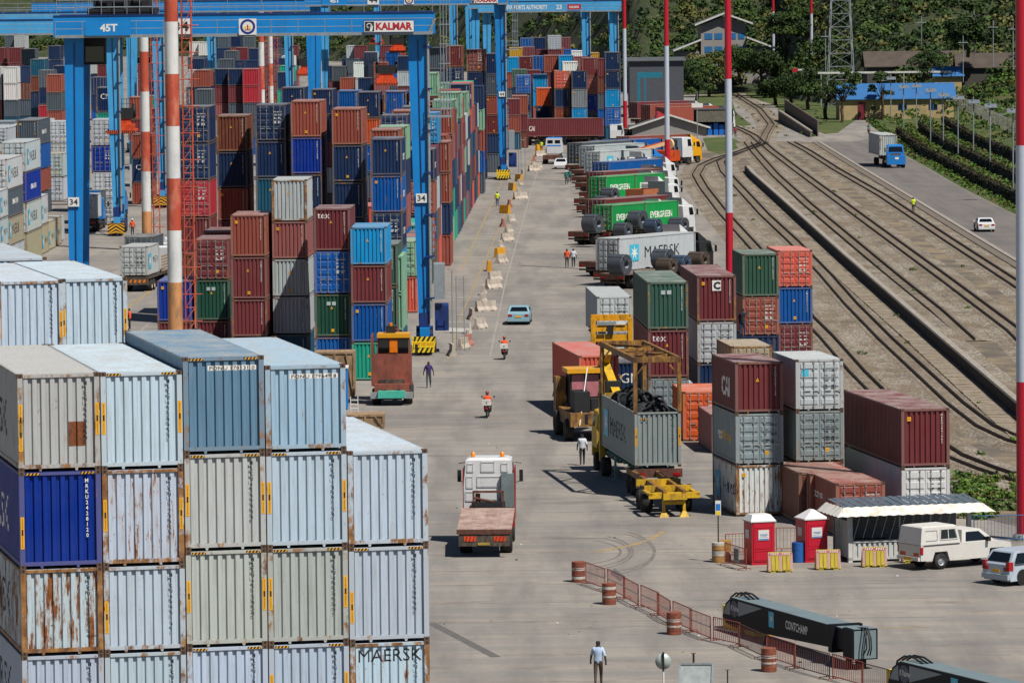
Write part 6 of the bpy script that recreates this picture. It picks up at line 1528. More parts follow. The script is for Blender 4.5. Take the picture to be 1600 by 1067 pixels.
# ------------------------------------------------------------------ toilets, kiosk, drums, barriers
TRED = plain('toilet_red', '#b3142c', .4, var=.06); TWH = plain('toilet_white', '#cfcfcd', .5, var=.06)
def toilet(px, py, yaw, label, pyr):
    p = G(px, py); t = thing('portable_toilet', label, 'portable toilet', (p.x, p.y, 0), yaw, 'red portable toilets'); w = .56
    m = MB(); m.box(-w, w, 0, 1.1, .1, 2.02, TRED); m.box(-w - .03, w + .03, -.03, 1.13, 0, .1, TRED); m.build('cabin', t)
    m = MB(); m.box(-w + .07, w - .07, -.03, 0, .16, 1.95, TRED)
    for (a, b, c, d) in ((-.42, .42, .75, 1.75), (-.42, .42, .22, .66)):
        m.box(a, b, -.045, -.03, c, c + .03, TRED); m.box(a, b, -.045, -.03, d - .03, d, TRED); m.box(a, a + .03, -.045, -.03, c, d, TRED); m.box(b - .03, b, -.045, -.03, c, d, TRED)
    d = m.build('door', t)
    m = MB(); m.box(-.26, .26, -.06, -.045, 1.15, 1.62, TWH); m.box(-.24, .24, -.066, -.06, 1.17, 1.21, VBLU); m.box(-.2, .2, -.066, -.06, 1.28, 1.29, GALV); n = m.build('notice', d)
    letter('TOILET', n, (-.19, -.068, 1.34), (1, 0, 0), (0, 0, 1), VBLU, w=.38, h=.09)
    m = MB(); m.box(-w - .012, -w, .4, .85, 1.2, 1.6, TWH); m.build('notice', t); m = MB()
    if pyr: m.hexa([(-w - .06, -.06, 2.02), (w + .06, -.06, 2.02), (w + .06, 1.16, 2.02), (-w - .06, 1.16, 2.02)], [(-.06, .4, 2.42), (.06, .4, 2.42), (.06, .7, 2.42), (-.06, .7, 2.42)], TWH)
    else: m.hexa([(-w - .06, -.06, 2.02), (w + .06, -.06, 2.02), (w + .06, 1.16, 2.02), (-w - .06, 1.16, 2.02)], [(-w + .12, .25, 2.3), (w - .12, .25, 2.3), (w - .12, 1.0, 2.3), (-w + .12, 1.0, 2.3)], TWH)
    m.box(-w - .06, w + .06, -.06, 1.16, 1.98, 2.04, TWH); m.build('roof', t)
toilet(1193, 882, rad(17), 'red portable toilet with flat-topped white roof beside the striped drums', False); toilet(1276, 878, rad(21), 'red portable toilet with pointed white roof beside the kiosk', True)
DR = plain('drum_rust_red', '#8a4a36', .75, var=.3, scale=4, dirt=.4, dirtc='#5b3424'); DW = plain('drum_white', '#b9b4ac', .7, var=.2, scale=5, dirt=.3); DO = plain('drum_ochre', '#a87a34', .7, var=.3, scale=4, dirt=.3); DBL = plain('drum_blue', '#1c5aa0', .5, var=.15)
def drum(px, py, label, bands, r=.3, h=.92):
    p = G(px, py); t = thing('drum', label, 'drum', (p.x, p.y + r, 0), 0, 'painted steel drums'); n = len(bands); m = MB()
    m.lathe([(r * .9, 0), (r, .02), (r, h), (r * .93, h + .01), (r * .9, h - .02), (.01, h - .02)], bands[-1], 22); m.build('shell', t)
    for i, b in enumerate(bands):
        m = MB(); z0, z1 = h * i / n, h * (i + 1) / n; m.lathe([(r + .004, z0 + .015), (r + .006, z1 - .0)], b, 22); m.build('painted_band', t)
    for z in (h / 3, 2 * h / 3): m = MB(); m.lathe([(r, z - .02), (r + .018, z), (r, z + .02)], bands[0], 22); m.build('hoop', t)
drum(904, 910, 'first red and white drum at the far end of the red barriers', [DR, DW, DR, DR, DW, DR, DR]); drum(952, 945, 'second red drum with white stripe painted down it, by the barriers', [DR, DR, DW, DR, DR, DW, DR]); drum(1053.5, 992, 'third red drum with two white bands, mid barrier line', [DR, DR, DW, DR, DW, DR, DR]); drum(1202, 1050, 'nearest red drum with two white bands, before the black boom', [DR, DR, DW, DR, DW, DR, DR])
drum(1123, 879, 'ochre and white drum holding a signpost near the toilets', [DO, DO, DW, DW, DO, DO, DW]); drum(1133, 876, 'ochre drum just behind the white topped one', [DO, DO, DW, DO, DO, DO, DO]); drum(1248, 879, 'plain blue drum between the two red toilets', [DBL])
p = G(1123, 879); t = thing('sign_post', 'blue and yellow notice on a dark post rising from the ochre drum', 'sign', (p.x, p.y + .3, .92)); m = MB(); m.tube((0, 0, -.3), (0, 0, 1.3), .03, BLK, 6); m.build('post', t); m = MB(); m.box(-.13, .13, -.04, -.02, 1.25, 1.95, SIGNW); m.box(-.1, .1, -.05, -.04, 1.5, 1.8, VBLU); m.box(-.1, .1, -.05, -.04, 1.28, 1.45, YELB); m.build('board', t)
# kiosk made from a white container with a corrugated awning roof
KW = plain('kiosk_white', '#bfc0bd', .6, var=.1, scale=2, dirt=.15); KR = plain('awning_white', '#cfcdc6', .6, var=.12, scale=1.5, dirt=.25, dirtc='#b28a60'); KS = plain('roof_slate_blue', '#4d5a66', .7, var=.25, scale=1.5)
p = G(1326, 879); K = thing('kiosk', 'white kiosk built from a container with corrugated white awning', 'kiosk', (p.x, p.y, 0), rad(14)); KL = 6.0
m = MB(); m.box(0, .2, 0, .2, 0, 2.35, KW); m.box(KL - .2, KL, 0, .2, 0, 2.35, KW); m.box(0, KL, 0, .12, 0.1, .22, KW); m.box(0, KL, 2.2, 2.38, 0.1, 2.4, plain('kiosk_inside', '#7b7a7a', .8)); m.box(0.1, KL, 0.1, 2.3, .1, .18, DARK); m.build('frame', K)
m = MB(); pts = ribs(.2, 2.45, .26)
for (a, da), (b, db) in zip(pts[:-1], pts[1:]): m.face([(a, da, .22), (b, db, .22), (b, db, .92), (a, da, .92)], KW)
m.box(.2, 2.5, -.03, .25, .92, 1.0, KW); m.build('counter_panel', K); m = MB(); pts = ribs(.15, 2.3, .26)
for (a, da), (b, db) in zip(pts[:-1], pts[1:]): m.face([(.03 + da, a, .2), (.03 + db, b, .2), (.03 + db, b, 1.9), (.03 + da, a, 1.9)], KW)
m.build('side_panel', K); m = MB(); m.box(.5, 2.0, .3, .7, 1.0, 1.05, BLK); m.build('shelf', K)
m = MB(); m.tube((2.5, .03, 0), (2.5, .03, 2.4), .04, KW, 8); m.tube((4.0, .03, 1.2), (4.0, .03, 2.4), .03, KW, 8); m.build('prop', K)
R_ = MB(); n = 30; x0, x1 = -.75, KL + .95                          # slate sheets on top, white corrugated apron in front and at the left
for i in range(n):
    a, b = x0 + .5 + (x1 - x0 - 1.0) * i / n, x0 + .5 + (x1 - x0 - 1.0) * (i + 1) / n; zz = .03 * (i % 2)
    R_.face([(a, -.1, 2.58 + zz), (b, -.1, 2.58 + zz), (b, 2.4, 2.75 + zz), (a, 2.4, 2.75 + zz)], KS)
R_.build('roof_sheet', K); R_ = MB(); n = 34
for i in range(n):
    a, b = x0 + (x1 - x0) * i / n, x0 + (x1 - x0) * (i + 1) / n; za, zb = .035 * (i % 2), .035 * ((i + 1) % 2); fa = min(1, max(0, (a - x0) / .5)); sa = max(a, x0 + .45); sb = max(b, x0 + .45); sa = min(sa, x1 - .5); sb = min(sb, x1 - .5)
    R_.face([(a, -.75, 2.2 + za), (b, -.75, 2.2 + zb), (sb, -.1, 2.57 + zb), (sa, -.1, 2.57 + za)], KR)
for i in range(12):
    a, b = -.75 + 3.3 * i / 12, -.75 + 3.3 * (i + 1) / 12; za, zb = .035 * (i % 2), .035 * ((i + 1) % 2)
    R_.face([(x0, a, 2.2 + za), (x0 + .45, max(a, -.1), 2.57 + za), (x0 + .45, max(b, -.1), 2.57 + zb), (x0, b, 2.2 + zb)], KR)
R_.build('awning', K)
# striped yellow barrier blocks
BY = plain('barrier_yellow', '#b5a02a', .6, var=.2, dirt=.2); ST = plain('stripe_red', '#b03a30', .6)
def aframe(px, py, label, yaw):
    p = G(px, py); t = thing('barrier_block', label, 'barrier', (p.x, p.y, 0), yaw, 'yellow blocks with red and white striped edges'); w, h = .58, .9
    def at_(x, z): return (x, .02 + z * .16, z)
    m = MB(); m.hexa([(-w, 0, .06), (w, 0, .06), (w, .55, .06), (-w, .55, .06)], [(-w + .04, .16, h), (w - .04, .16, h), (w - .04, .38, h), (-w + .04, .38, h)], BY)
    for s in (-1, 1): m.box(s * .35 - .12, s * .35 + .12, 0, .5, 0, .06, BY)
    m.build('body', t); m = MB()
    for x in (-.36, -.17, .17, .36): m.hexa([(x - .07, -.03, .1), (x + .07, -.03, .1), (x + .07, .0, .1), (x - .07, .0, .1)], [(x - .06, .1, h - .15), (x + .06, .1, h - .15), (x + .06, .14, h - .15), (x - .06, .14, h - .15)], BY)
    m.build('pressed_rib', t); m = MB()
    for x0_, x1_, z0_, z1_, v in ((-w + .02, -w + .14, .1, h - .02, 1), (w - .14, w - .02, .1, h - .02, 1), (-.06, .06, .1, h - .02, 1), (-w + .05, w - .05, h - .12, h - .01, 0)):
        n = 8 if v else 10
        m.face([(x0_, -.012 + z0_ * .17, z0_), (x1_, -.012 + z0_ * .17, z0_), (x1_, -.012 + z1_ * .17, z1_), (x0_, -.012 + z1_ * .17, z1_)], TWH)
        for i in range(n):
            if v: a = z0_ + (z1_ - z0_) * i / n; q = [(x0_, a), (x1_, a + .06), (x1_, a + .11), (x0_, a + .05)]
            else: a = x0_ + (x1_ - x0_) * i / n; q = [(a, z0_), (a + .05, z0_), (a + .09, z1_), (a + .04, z1_)]
            m.face([(x, -.018 + min(z, z1_) * .17, min(z, z1_)) for x, z in q], ST)
    m.build('striped_edge', t)
aframe(1220, 894, 'yellow striped barrier block in front of the flat-roofed toilet', rad(5)); aframe(1295, 890, 'yellow striped barrier block in front of the pointed-roof toilet', rad(6)); aframe(1367, 886, 'yellow striped barrier block in front of the kiosk counter', rad(4)); aframe(1430, 879, 'yellow barrier block half hidden behind the pickup', rad(6))
# crowd barriers
BR = plain('barrier_rust_red', '#8f4436', .7, var=.25, scale=3, dirt=.3, dirtc='#5c3228')
def barrier(a, b, label, mat=BR, h=1.02, white=True, grp='line of red crowd barriers', zig=0.0):
    d = b - a; L = d.length; t = thing('crowd_barrier', label, 'barrier', (a.x, a.y, 0), math.atan2(d.y, d.x), grp); m = MB(); z0 = .16
    for q in ((0, z0, 0, h), (L, z0, L, h)): m.tube((q[0], 0, z0 - .1), (q[2], 0, h), .026, mat, 6)
    for z in (z0, h): m.tube((0, 0, z), (L, 0, z), .022, mat, 6)
    m.build('frame', t); n = max(6, int(L / .16)); bm_ = MB(); bm_.tube((0, 0, z0), (0, 0, h), .011, mat, 4); me = bm_.mesh('bar')
    for i in range(1, n): inst('bar', me, t, (L * i / n, 0, 0))
    if white:
        m = MB()
        for i in range(n): x = L * (i + .5) / n; m.box(x - .05, x + .05, -.014, -.008, .56 + .02 * (i % 2), .62 + .02 * (i % 2), DW)
        m.build('reflective_tape', t)
    m = MB()
    for x in (.25, L - .25): m.path([(x, -.32, .02), (x, -.3, .1), (x, .3, .1), (x, .32, .02)], .018, mat, 5); m.tube((x, 0, .1), (x, 0, z0), .018, mat, 5)
    m.build('foot', t)
BPX = [(915, 913), (946, 924), (974, 937), (998, 950), (1027, 963), (1048, 976), (1078, 989), (1111, 1002), (1154, 1012), (1194, 1031), (1240, 1046), (1297, 1062), (1346, 1076), (1405, 1092), (1470, 1108), (1540, 1124)]
bp = PX(BPX)
for i in range(len(bp) - 1):
    d = (bp[i + 1] - bp[i]); gp = d.normalized() * .06; a, b = bp[i] + gp, bp[i + 1] - gp
    if i % 2: n_ = Vector((-gp.y, gp.x, 0)) * 1.5; a, b = a + n_, b + n_
    barrier(a, b, '%s barrier panel of the red line, counted from the far drum' % ORD[i], plain('barrier_dark', '#4c2a24', .7, var=.3) if i in (8, 10, 12) else BR, white=i < 8)
g1, g2, g3, g4 = PX([(1133, 882), (1166, 892), (1134, 868), (1247, 862)])
barrier(g1, g2, 'red barrier with a grey notice between drum and flat-roofed toilet', grp='barriers around the toilets', white=False); barrier(g3, G(1176, 866), 'red barrier behind the ochre drums', grp='barriers around the toilets', white=False); barrier(G(1213, 862), g4, 'tall red fence panel between the two toilets', grp='barriers around the toilets', white=False, h=1.15)
t = thing('notice_board', 'grey written notice hanging on the red barrier by the toilet', 'sign', (g1.lerp(g2, .6)).to_tuple(), math.atan2((g2 - g1).y, (g2 - g1).x)); m = MB(); m.box(-.3, .3, -.08, -.05, .3, .95, plain('grey_notice', '#8d9290', .6)); m.build('board', t); m = MB()
for k in range(5): m.box(-.24, .24 - .1 * (k % 2), -.086, -.08, .42 + k * .1, .46 + k * .1, CHAS)
m.build('writing', t)
p = G(950, 925); t = thing('notice_board', 'small grey tilted plate hung on the second barrier panel', 'sign', (p.x + .3, p.y, 0)); m = MB(); m.beam((-.1, 0, .95), (.35, 0, .6), .05, .32, plain('grey_plate', '#777c80', .6)); m.build('board', t)
# blue railing by the right edge
a, b = PX([(1522, 848), (1640, 846)]); barrier(a, b, 'blue railing behind the pickup at the right edge', plain('railing_blue', '#235a86', .5), 1.3, False, 'blue railing')
# black booms lying on the ground
BK = plain('boom_black', '#0d1118', .6, var=.2, scale=1, spec=.2); BG = plain('boom_grey_top', '#6d7c80', .5, var=.12, scale=1, dirt=.15); BGY = plain('boom_grey_panel', '#7c8688', .5, var=.08)
def boom(p0, p1, label, text, first):
    d = p1 - p0; L = d.length; t = thing('crane_boom', label, 'crane boom', (p0.x, p0.y, 0), math.atan2(d.y, d.x), 'detached black crane booms'); w = .55
    prof = [(0, .55), (.35, 1.15), (.9, 1.42), (L * .8, 1.5), (L * .8, .66), (L * .45, .45), (1.4, .25), (.5, .3)]
    m = MB(); m.prism(prof, 'y', -w, w, BK); m.prism([(.9, 1.43), (L * .8, 1.51), (L * .8, 1.54), (.9, 1.46)], 'y', -w + .03, w - .03, BG); m.build('beam', t)
    m = MB(); m.face([(.15, -w - .006, .7), (.9, -w - .006, .72), (.85, -w - .006, 1.3), (.45, -w - .006, 1.1)], BGY); m.face([(1.75, -w - .006, .75), (4.4, -w - .006, 1.38), (1.75, -w - .006, 1.38)], BGY); m.build('side_panel', t)
    m = MB(); x = L * .8; m.box(x, x + .35, -w - .12, w + .12, .5, 1.6, BK); m.box(x + .35, x + 1.2, -w * .9, w * .9, .7, 1.5, BK); m.box(x + .35, x + 1.2, -w * .85, w * .85, 1.5, 1.54, BG); m.build('sleeve', t)
    m = MB(); m.box(x + 1.2, x + 2.1, -w, w, .4, 1.6, BK); m.box(x + 2.1, x + 2.14, -w * .85, w * .85, .45, 1.55, BG); m.box(x + 1.25, x + 2.05, -w * .85, w * .85, 1.6, 1.63, BG); m.box(x + 1.2, x + 1.5, -w * .8, -w * .5, 0.02, .6, BK); m.box(x + 1.5, x + 1.9, -.15, .15, .02, .6, BK); m.build('head', t)
    m = MB()
    for o in (0, .12, .2): m.path([(x + 1.5, -w * .2 + o, 1.6), (x + 2.2, -w * .2 + o, 1.65), (x + 2.5, -w * .2 + o, 1.3), (x + 2.55, -w * .2 + o, .9), (x + 2.2 + o, -w * .2 + o, .6)], .03, MACH, 6)
    for o in (-.2, 0, .2): m.path([(-.1, o, .9), (.1, o, 1.35), (.7, o, 1.6), (1.5, o, 1.62), (2.2, o, 1.48)], .04, MACH, 6)
    m.build('hydraulic_hose', t)
    m = MB(); m.face([(5.1, -w - .008, .72), (5.65, -w - .008, .72), (5.65, -w - .008, 1.36), (5.1, -w - .008, 1.36)], STAR); pts = star_mesh(.2)
    for i in range(14): m.face([(5.4, -w - .014, 1.08), (5.4 + pts[i][0], -w - .014, 1.08 + pts[i][1]), (5.4 + pts[(i + 1) % 14][0], -w - .014, 1.08 + pts[(i + 1) % 14][1])], WHITE)
    m.build('emblem', t)
    if text: letter('CONTCHAMP', t, (6.9, -w - .01, .85), (1, 0, 0), (0, 0, 1), SIGNW, w=2.3, h=.36, bold=.02)
    k = thing('yellow_cradle', 'yellow support cradle under the %s black boom' % ('far' if first else 'near'), 'support', (p0.x, p0.y, 0), math.atan2(d.y, d.x), 'yellow supports'); 
    m = MB(); m.box(-.6, 1.2, -.3, .9, 0, .95, YELB); m.box(1.6, 2.6, -.2, .8, 0, .5, YELB); m.build('block', k)
    m = MB(); m.tube((1.0, -w - .012, 1.3), (1.0, -w - .02, 1.3), .01, BK, 4); m.face([(1.35 + .42 * math.cos(q * .45), -w - .01, 1.02 + .34 * math.sin(q * .45)) for q in range(14)], plain('boom_disc', '#1b2450', .4)); m.build('disc', t)
    letter('K Kalmar', t, (1.0, -w - .016, .94), (1, 0, 0), (0, 0, 1), SIGNW, w=.9, h=.22, bold=.02)
boom(G(1148, 982), G(1364, 1050), 'black telescopic crane boom lettered CONTCHAMP lying behind the barriers', True, True)
boom(G(1408, 1086), G(1640, 1150), 'second black crane boom cut by the lower right corner', False, False)
# round sign seen from behind, white board, bollard posts
p = G(1037, 1110); t = thing('round_sign', 'round sign seen from behind on a white post, bottom of the picture', 'sign', (p.x, p.y, 0)); m = MB(); m.lathe([(.01, -.012), (.3, -.012), (.3, .012), (.01, .012)], plain('sign_back', '#a9b0ac', .5, .2), 28, (0, 0, 1.85), 'y'); m.build('disc', t); m = MB(); m.tube((0, -.03, 0), (0, -.03, 1.6), .035, SIGNW, 8); m.tube((0, -.05, 1.5), (0, -.05, 2.2), .04, BLK, 6); m.build('post', t)
p = G(1085, 1128); t = thing('white_board', 'framed whitish board standing at the bottom picture edge', 'board', (p.x, p.y, 0), rad(-3)); m = MB(); m.hexa([(-.62, .0, .3), (.58, .0, .3), (.58, .04, .3), (-.62, .04, .3)], [(-.52, .45, 2.1), (.66, .45, 2.1), (.66, .49, 2.1), (-.52, .49, 2.1)], plain('board_face', '#9fa6a6', .4)); m.build('panel', t); m = MB(); m.beam((-.62, -.01, .3), (-.52, .44, 2.1), .07, .06, GALV); m.beam((.6, -.01, .3), (.68, .44, 2.1), .07, .06, GALV); m.beam((-.56, .44, 2.1), (.7, .44, 2.1), .06, .07, GALV); m.build('frame', t)
for (a, b, hh, l) in ((1084, 1075, 1.35, 'black post behind the white board'), (1137, 1085, .95, 'short thin post with bent top right of the white board')): p = G(a, b); t = thing('bollard', l, 'post', (p.x, p.y, 0)); m = MB(); m.tube((0, 0, 0), (0, 0, hh), .04 if hh > 1 else .025, BLK, 8); m.build('post', t); m = MB(); m.box(-.1, .1, -.02, .02, hh, hh + .02, RUSTM); m.build('cap', t)
# ------------------------------------------------------------------ concrete and plastic road barriers down the middle
JC = plain('barrier_concrete', '#b0a598', .85, var=.2, scale=2, dirt=.3); JY = plain('barrier_plastic_yellow', '#c98f20', .5, var=.12, dirt=.1); JR = plain('barrier_faded_red', '#a86a5c', .7, var=.25, dirt=.2); JP = plain('barrier_white_plastic', '#bdb8b2', .6, var=.1)
JB = [(709, 557, 'c'), (718, 547, 'c'), (727, 542, 'r'), (731, 534, 'c'), (735, 521, 's'), (743, 515, 'c'), (740, 500, 'c'), (744, 487, 'c'), (751, 475, 'c'), (755, 462, 'c'), (760, 452, 'c'), (764, 440, 'c'), (765, 424, 'y'), (777, 412, 'c'), (775, 403, 'y'), (779, 390, 'c'), (784, 378, 'c'), (790, 365, 'c'), (787, 355, 'r'), (794, 348, 'c'), (796, 334, 'y'), (797, 324, 'r'), (803, 312, 'c'), (808, 306, 'c'), (804, 298, 'y'), (810, 291, 'c'), (815, 284, 'y'), (818, 276, 'c'), (826, 268, 'c'), (831, 264, 'c'), (834, 252, 'r'), (837, 245, 'c'), (838, 236, 'y')]
JM = {}
for i, (a, b, k) in enumerate(JB):
    p = G(a, b); mt = {'c': JC, 'r': JR, 'y': JY, 's': JP}[k]; Lb = 1.9 if k != 'y' else 1.5
    if k not in JM:
        m = MB(); pr = [(-.3, 0), (.3, 0), (.3, .12), (.12, .4), (.09, .85), (-.09, .85), (-.12, .4), (-.3, .12)] if k != 'y' else [(-.25, 0), (.25, 0), (.22, .3), (.14, .95), (-.14, .95), (-.22, .3)]
        m.prism(pr, 'y', 0, Lb, mt)
        if k in 'cs':
            for z in (.3, 1.3): m.box(-.31, .31, z, z + .3, 0, .05, DARK)
        JM[k] = m.mesh('road_barrier')
    rr = random.Random(i); o = inst('road_barrier', JM[k], None, (p.x, p.y, 0), rad({'s': 62, 'y': rr.uniform(-40, 50)}.get(k, rr.uniform(-62, -8) if i % 3 else rr.uniform(-10, 12)))); 
    wh = 'by crane 34 bumper' if i < 5 else ('near crane 34 leg' if i < 9 else ('beside the light blue sedan' if i < 12 else ('before the hi-vis walker' if i < 20 else ('beyond the hi-vis walker' if i < 26 else 'near the crossing truck'))))
    tag(o, '%s road barrier %s, %s in the row from the front' % ({'c': 'concrete', 'r': 'faded red', 'y': 'yellow plastic', 's': 'white ribbed'}[k], wh, ORD[i] if i < 20 else 'far ' + ORD[i - 20]), 'barrier', 'barriers along the middle of the road')
    if k == 's':
        m = MB(); 
        for q in range(6): m.box(.08 + .0, .16, .15 + q * .28, .25 + q * .28, .35, .8, JR)
        m.build('painted_rib', o)
# timber crates behind the foreground wall
def crate(px, py, w, d, h, label, z0=0):
    p = G(px, py, z0); t = thing('timber_crate', label, 'crate', (p.x, p.y, z0), rad(-1), 'timber crates'); m = MB(); m.box(.03, w - .03, .03, d - .03, .03, h - .02, WOOD); m.build('box', t)
    m = MB(); m.box(0, .12, -.02, .03, 0, h, WOOD); m.box(w - .12, w, -.02, .03, 0, h, WOOD); m.box(0, w, -.025, .03, 0, .12, WOOD); m.box(0, w, -.025, .03, h - .12, h, WOOD); m.box(w / 2 - .06, w / 2 + .06, -.03, .03, 0, h, WOOD); m.beam((w - .1, -.04, .1), (w - .55, -.04, h - .1), .05, .1, WOOD); m.build('batten', t)
    n = int(w / .3)
    for k in range(n): m = MB(); m.box(k * w / n + .01, (k + 1) * w / n - .01, 0, d, h - .02, h, WOOD); m.build('lid_board', t)
crate(492, 620, 2.6, 2.2, 2.9, 'big timber crate behind the foreground wall, beside the blue stack'); crate(502, 586, 1.0, 1.1, .5, 'small timber crate sitting on the big one', 2.9 + .0); crate(541, 670, 2.3, 2.0, .85, 'low timber crate near the turquoise-bumpered tractor'); 
p = G(541, 640); t = thing('blue_cabin', 'narrow blue cabin beside the foreground wall', 'cabin', (p.x - .4, p.y, 0)); m = MB(); m.box(-.6, .5, 0, 1.5, 0.05, 2.6, VBLU); m.build('wall', t); m = MB(); m.box(-.65, .55, -.05, 1.55, 2.6, 2.7, SIGNW); m.build('roof', t)
p = G(548, 652); t = thing('white_rack', 'small white tubular rack right of the blue cabin', 'rack', (p.x, p.y, 0)); m = MB()
for k in range(4): m.tube((0, 0, .3 + k * .25), (.45, 0, .3 + k * .25), .025, SIGNW, 5)
m.build('rung', t); m = MB(); m.tube((0, 0, 0), (0, 0, 1.3), .03, SIGNW, 5); m.tube((.45, 0, 0), (.45, 0, 1.3), .03, SIGNW, 5); m.tube((.5, 0, 0), (.75, -.3, 0.02), .03, SIGNW, 5); m.build('upright', t)
# tank container on the left edge
z0 = 2.6; p = G(2, 155, 5.2 - HS + .2); t = thing('tank_container', 'white tank container with blue label above the long brick container', 'container', (p.x, p.y + 3, 2.65)); m = MB(); m.lathe([(.3, -3), (1.05, -2.7), (1.1, 0), (1.05, 2.7), (.3, 3)], TWH, 20, (0, 0, 1.25), 'x'); m.build('tank', t); m = MB()
for x in (-3, 2.9):
    for y in (-1.2, 1.1): m.box(x, x + .1, y, y + .1, 0, 2.5, TWH)
m.box(-3, 3, -1.2, -1.1, 0, .1, TWH); m.box(-3, 3, -1.2, -1.1, 2.4, 2.5, TWH); m.build('frame', t); m = MB(); m.box(1.0, 2.2, -1.24, -1.2, .7, 1.8, SIGNB); m.build('label', t)
# ------------------------------------------------------------------ people
SKIN = plain('dark_skin', '#3a241b', .6, var=.1); CL = lambda n, c: plain('cloth_' + n, c, .85, var=.2, scale=9)
SHIRTS = dict(white=CL('white', '#c8cdd4'), check=CL('check', '#a9bdd6'), orange=CL('orange_vest', '#e8541c'), lime=CL('lime_vest', '#c6dc2a'), purple=CL('purple', '#3b2a66'), teal=CL('teal', '#1f6b62'), red=CL('red', '#8e3038'), dark=CL('dark', '#23242c'), blue=CL('blue', '#2c4a86'))
TROU = dict(dark=CL('trousers_dark', '#24242a'), brown=CL('trousers_brown', '#4f4038'), blue=CL('trousers_blue', '#26385c'), grey=CL('trousers_grey', '#4a4c52'))
SHOE = CL('shoes', '#1c1a19'); HAIR = CL('hair', '#12100f')
def person(px, py, label, shirt='white', trou='dark', yaw=0.0, step=.22, arm=.15, H=1.72, z0=0.0, lean=0.0, sit=False, helmet=None, loc=None, armup=0.0, hat=None):
    """one skinned body; faces +y when yaw is 0 (walking away from us)"""
    k = H / 1.72; V = []; E = []; Rr = []
    def v(x, y, z, r): V.append((x * k, (y + lean * max(0, z - .9)) * k, z * k)); Rr.append(r * k); return len(V) - 1
    def e(a, b): E.append((a, b))
    hz = .95 if not sit else .5
    pel = v(0, 0, hz, .155); wst = v(0, .0, hz + .17, .17); chs = v(0, .0, hz + .36, .2); sh = v(0, 0, hz + .47, .15); nk = v(0, .01, hz + .58, .058); hd = v(0, .03, hz + .68, .088); tp = v(0, .03, hz + .78, .082)
    for a, b in ((pel, wst), (wst, chs), (chs, sh), (sh, nk), (nk, hd), (hd, tp)): e(a, b)
    no = v(0, .115, hz + .67, .018); e(hd, no)
    for s in (-1, 1):
        ea = v(s * .085, .02, hz + .68, .018); e(hd, ea)
        st = step * s
        hp = v(s * .09, 0, hz - .05, .1); e(pel, hp)
        if sit: kn = v(s * .2, .42, hz - .02, .07); an = v(s * .19, .3, hz - .42, .045); to = v(s * .19, .46, hz - .47, .04)
        else: kn = v(s * .1, st * .55 + .03, .5, .068); an = v(s * .1, st, .09 + (.08 if st < 0 else 0), .045); to = v(s * .11, st + .17, .04 + (.0 if st >= 0 else .02), .04)
        e(hp, kn); e(kn, an); e(an, to)
        so = v(s * .175, 0, hz + .47, .075); e(sh, so); sw = -st * .8
        if armup and s == 1: el = v(s * .25, .22, hz + .5, .046); wr = v(s * .2, .42, hz + .66, .034)
        elif sit: el = v(s * .27, .14, hz + .24, .046); wr = v(s * .28, .42, hz + .3, .034)
        else: el = v(s * (.22 + arm * .25), sw * .5 - .02, hz + .22, .05); wr = v(s * (.215 + arm * .5), sw + .05, hz + .0, .036)
        pm = v(V[wr][0] / k, V[wr][1] / k + .02 - (lean * max(0, V[wr][2] / k - .9)), V[wr][2] / k - (.07 if not (sit or (armup and s == 1)) else -.0), .03)
        e(so, el); e(el, wr); e(wr, pm); base_ = V[pm]
        for f in range(4):
            q = v(base_[0] / k + (f - 1.5) * .016, base_[1] / k - lean * max(0, base_[2] / k - .9) + .012 * f, base_[2] / k - .07 + .006 * abs(f - 1.5), .009); e(pm, q)
        q = v(base_[0] / k - s * .035, base_[1] / k - lean * max(0, base_[2] / k - .9) + .03, base_[2] / k - .03, .01); e(pm, q)
    me = bpy.data.meshes.new('person'); me.from_pydata(V, E, []); o = bpy.data.objects.new('tmp', me); col.objects.link(o)
    md = o.modifiers.new('s', 'SKIN'); sk = me.skin_vertices[0].data
    for i, r in enumerate(Rr): sk[i].radius = (r, r * (.72 if i in (0, 1, 2, 3) else 1)); 
    sk[0].use_root = True; md.use_smooth_shade = True
    o.modifiers.new('u', 'SUBSURF').levels = 1; o.modifiers['u'].render_levels = 1
    dg = bpy.context.evaluated_depsgraph_get(); dg.update(); m2 = bpy.data.meshes.new_from_object(o.evaluated_get(dg)); bpy.data.objects.remove(o)
    for mt in (SKIN, SHIRTS[shirt], TROU[trou], SHOE, HAIR): m2.materials.append(mt)
    hz *= k
    for f in m2.polygons:
        c = f.center; z = c.z; ly = c.y - lean * max(0, z - .9)
        if z > hz + .72 * k and ly < .09 or (z > hz + .64 * k and ly < -.02): i = 4
        elif z > hz + .55 * k: i = 0
        elif z < .11 * k and not sit: i = 3
        elif z < hz + .0 and abs(c.x) < .26 * k and (z < hz + .02): i = 2
        elif z < hz + .02 * k: i = 0 if not sit else 2
        elif z < hz + .24 * k and abs(c.x) > .2 * k: i = 0
        else: i = 1
        if sit and z < hz + .02 * k: i = 2 if z > .12 else 3
        f.material_index = i; f.use_smooth = True
    p = loc or G(px, py, z0)
    b = inst('person', m2, None, (p[0], p[1], z0 if loc is None else p[2]), yaw); tag(b, label, 'person', None)
    if helmet or hat:
        m = MB(); m.lathe([(.115, -.02), (.12, .03), (.09, .1), (.02, .125)], helmet or hat, 14, (0, (.03 + lean * .75) * k, hz + .74 * k)); m.build('helmet', b)
    return b
HEL = plain('helmet_white', '#c8c8c4', .4); HELR = plain('helmet_red', '#8e3a3a', .3)
person(935, 1072, 'man in pale checked shirt and brown trousers walking away at the bottom', 'check', 'brown', rad(-4), .2, .16, 1.76)
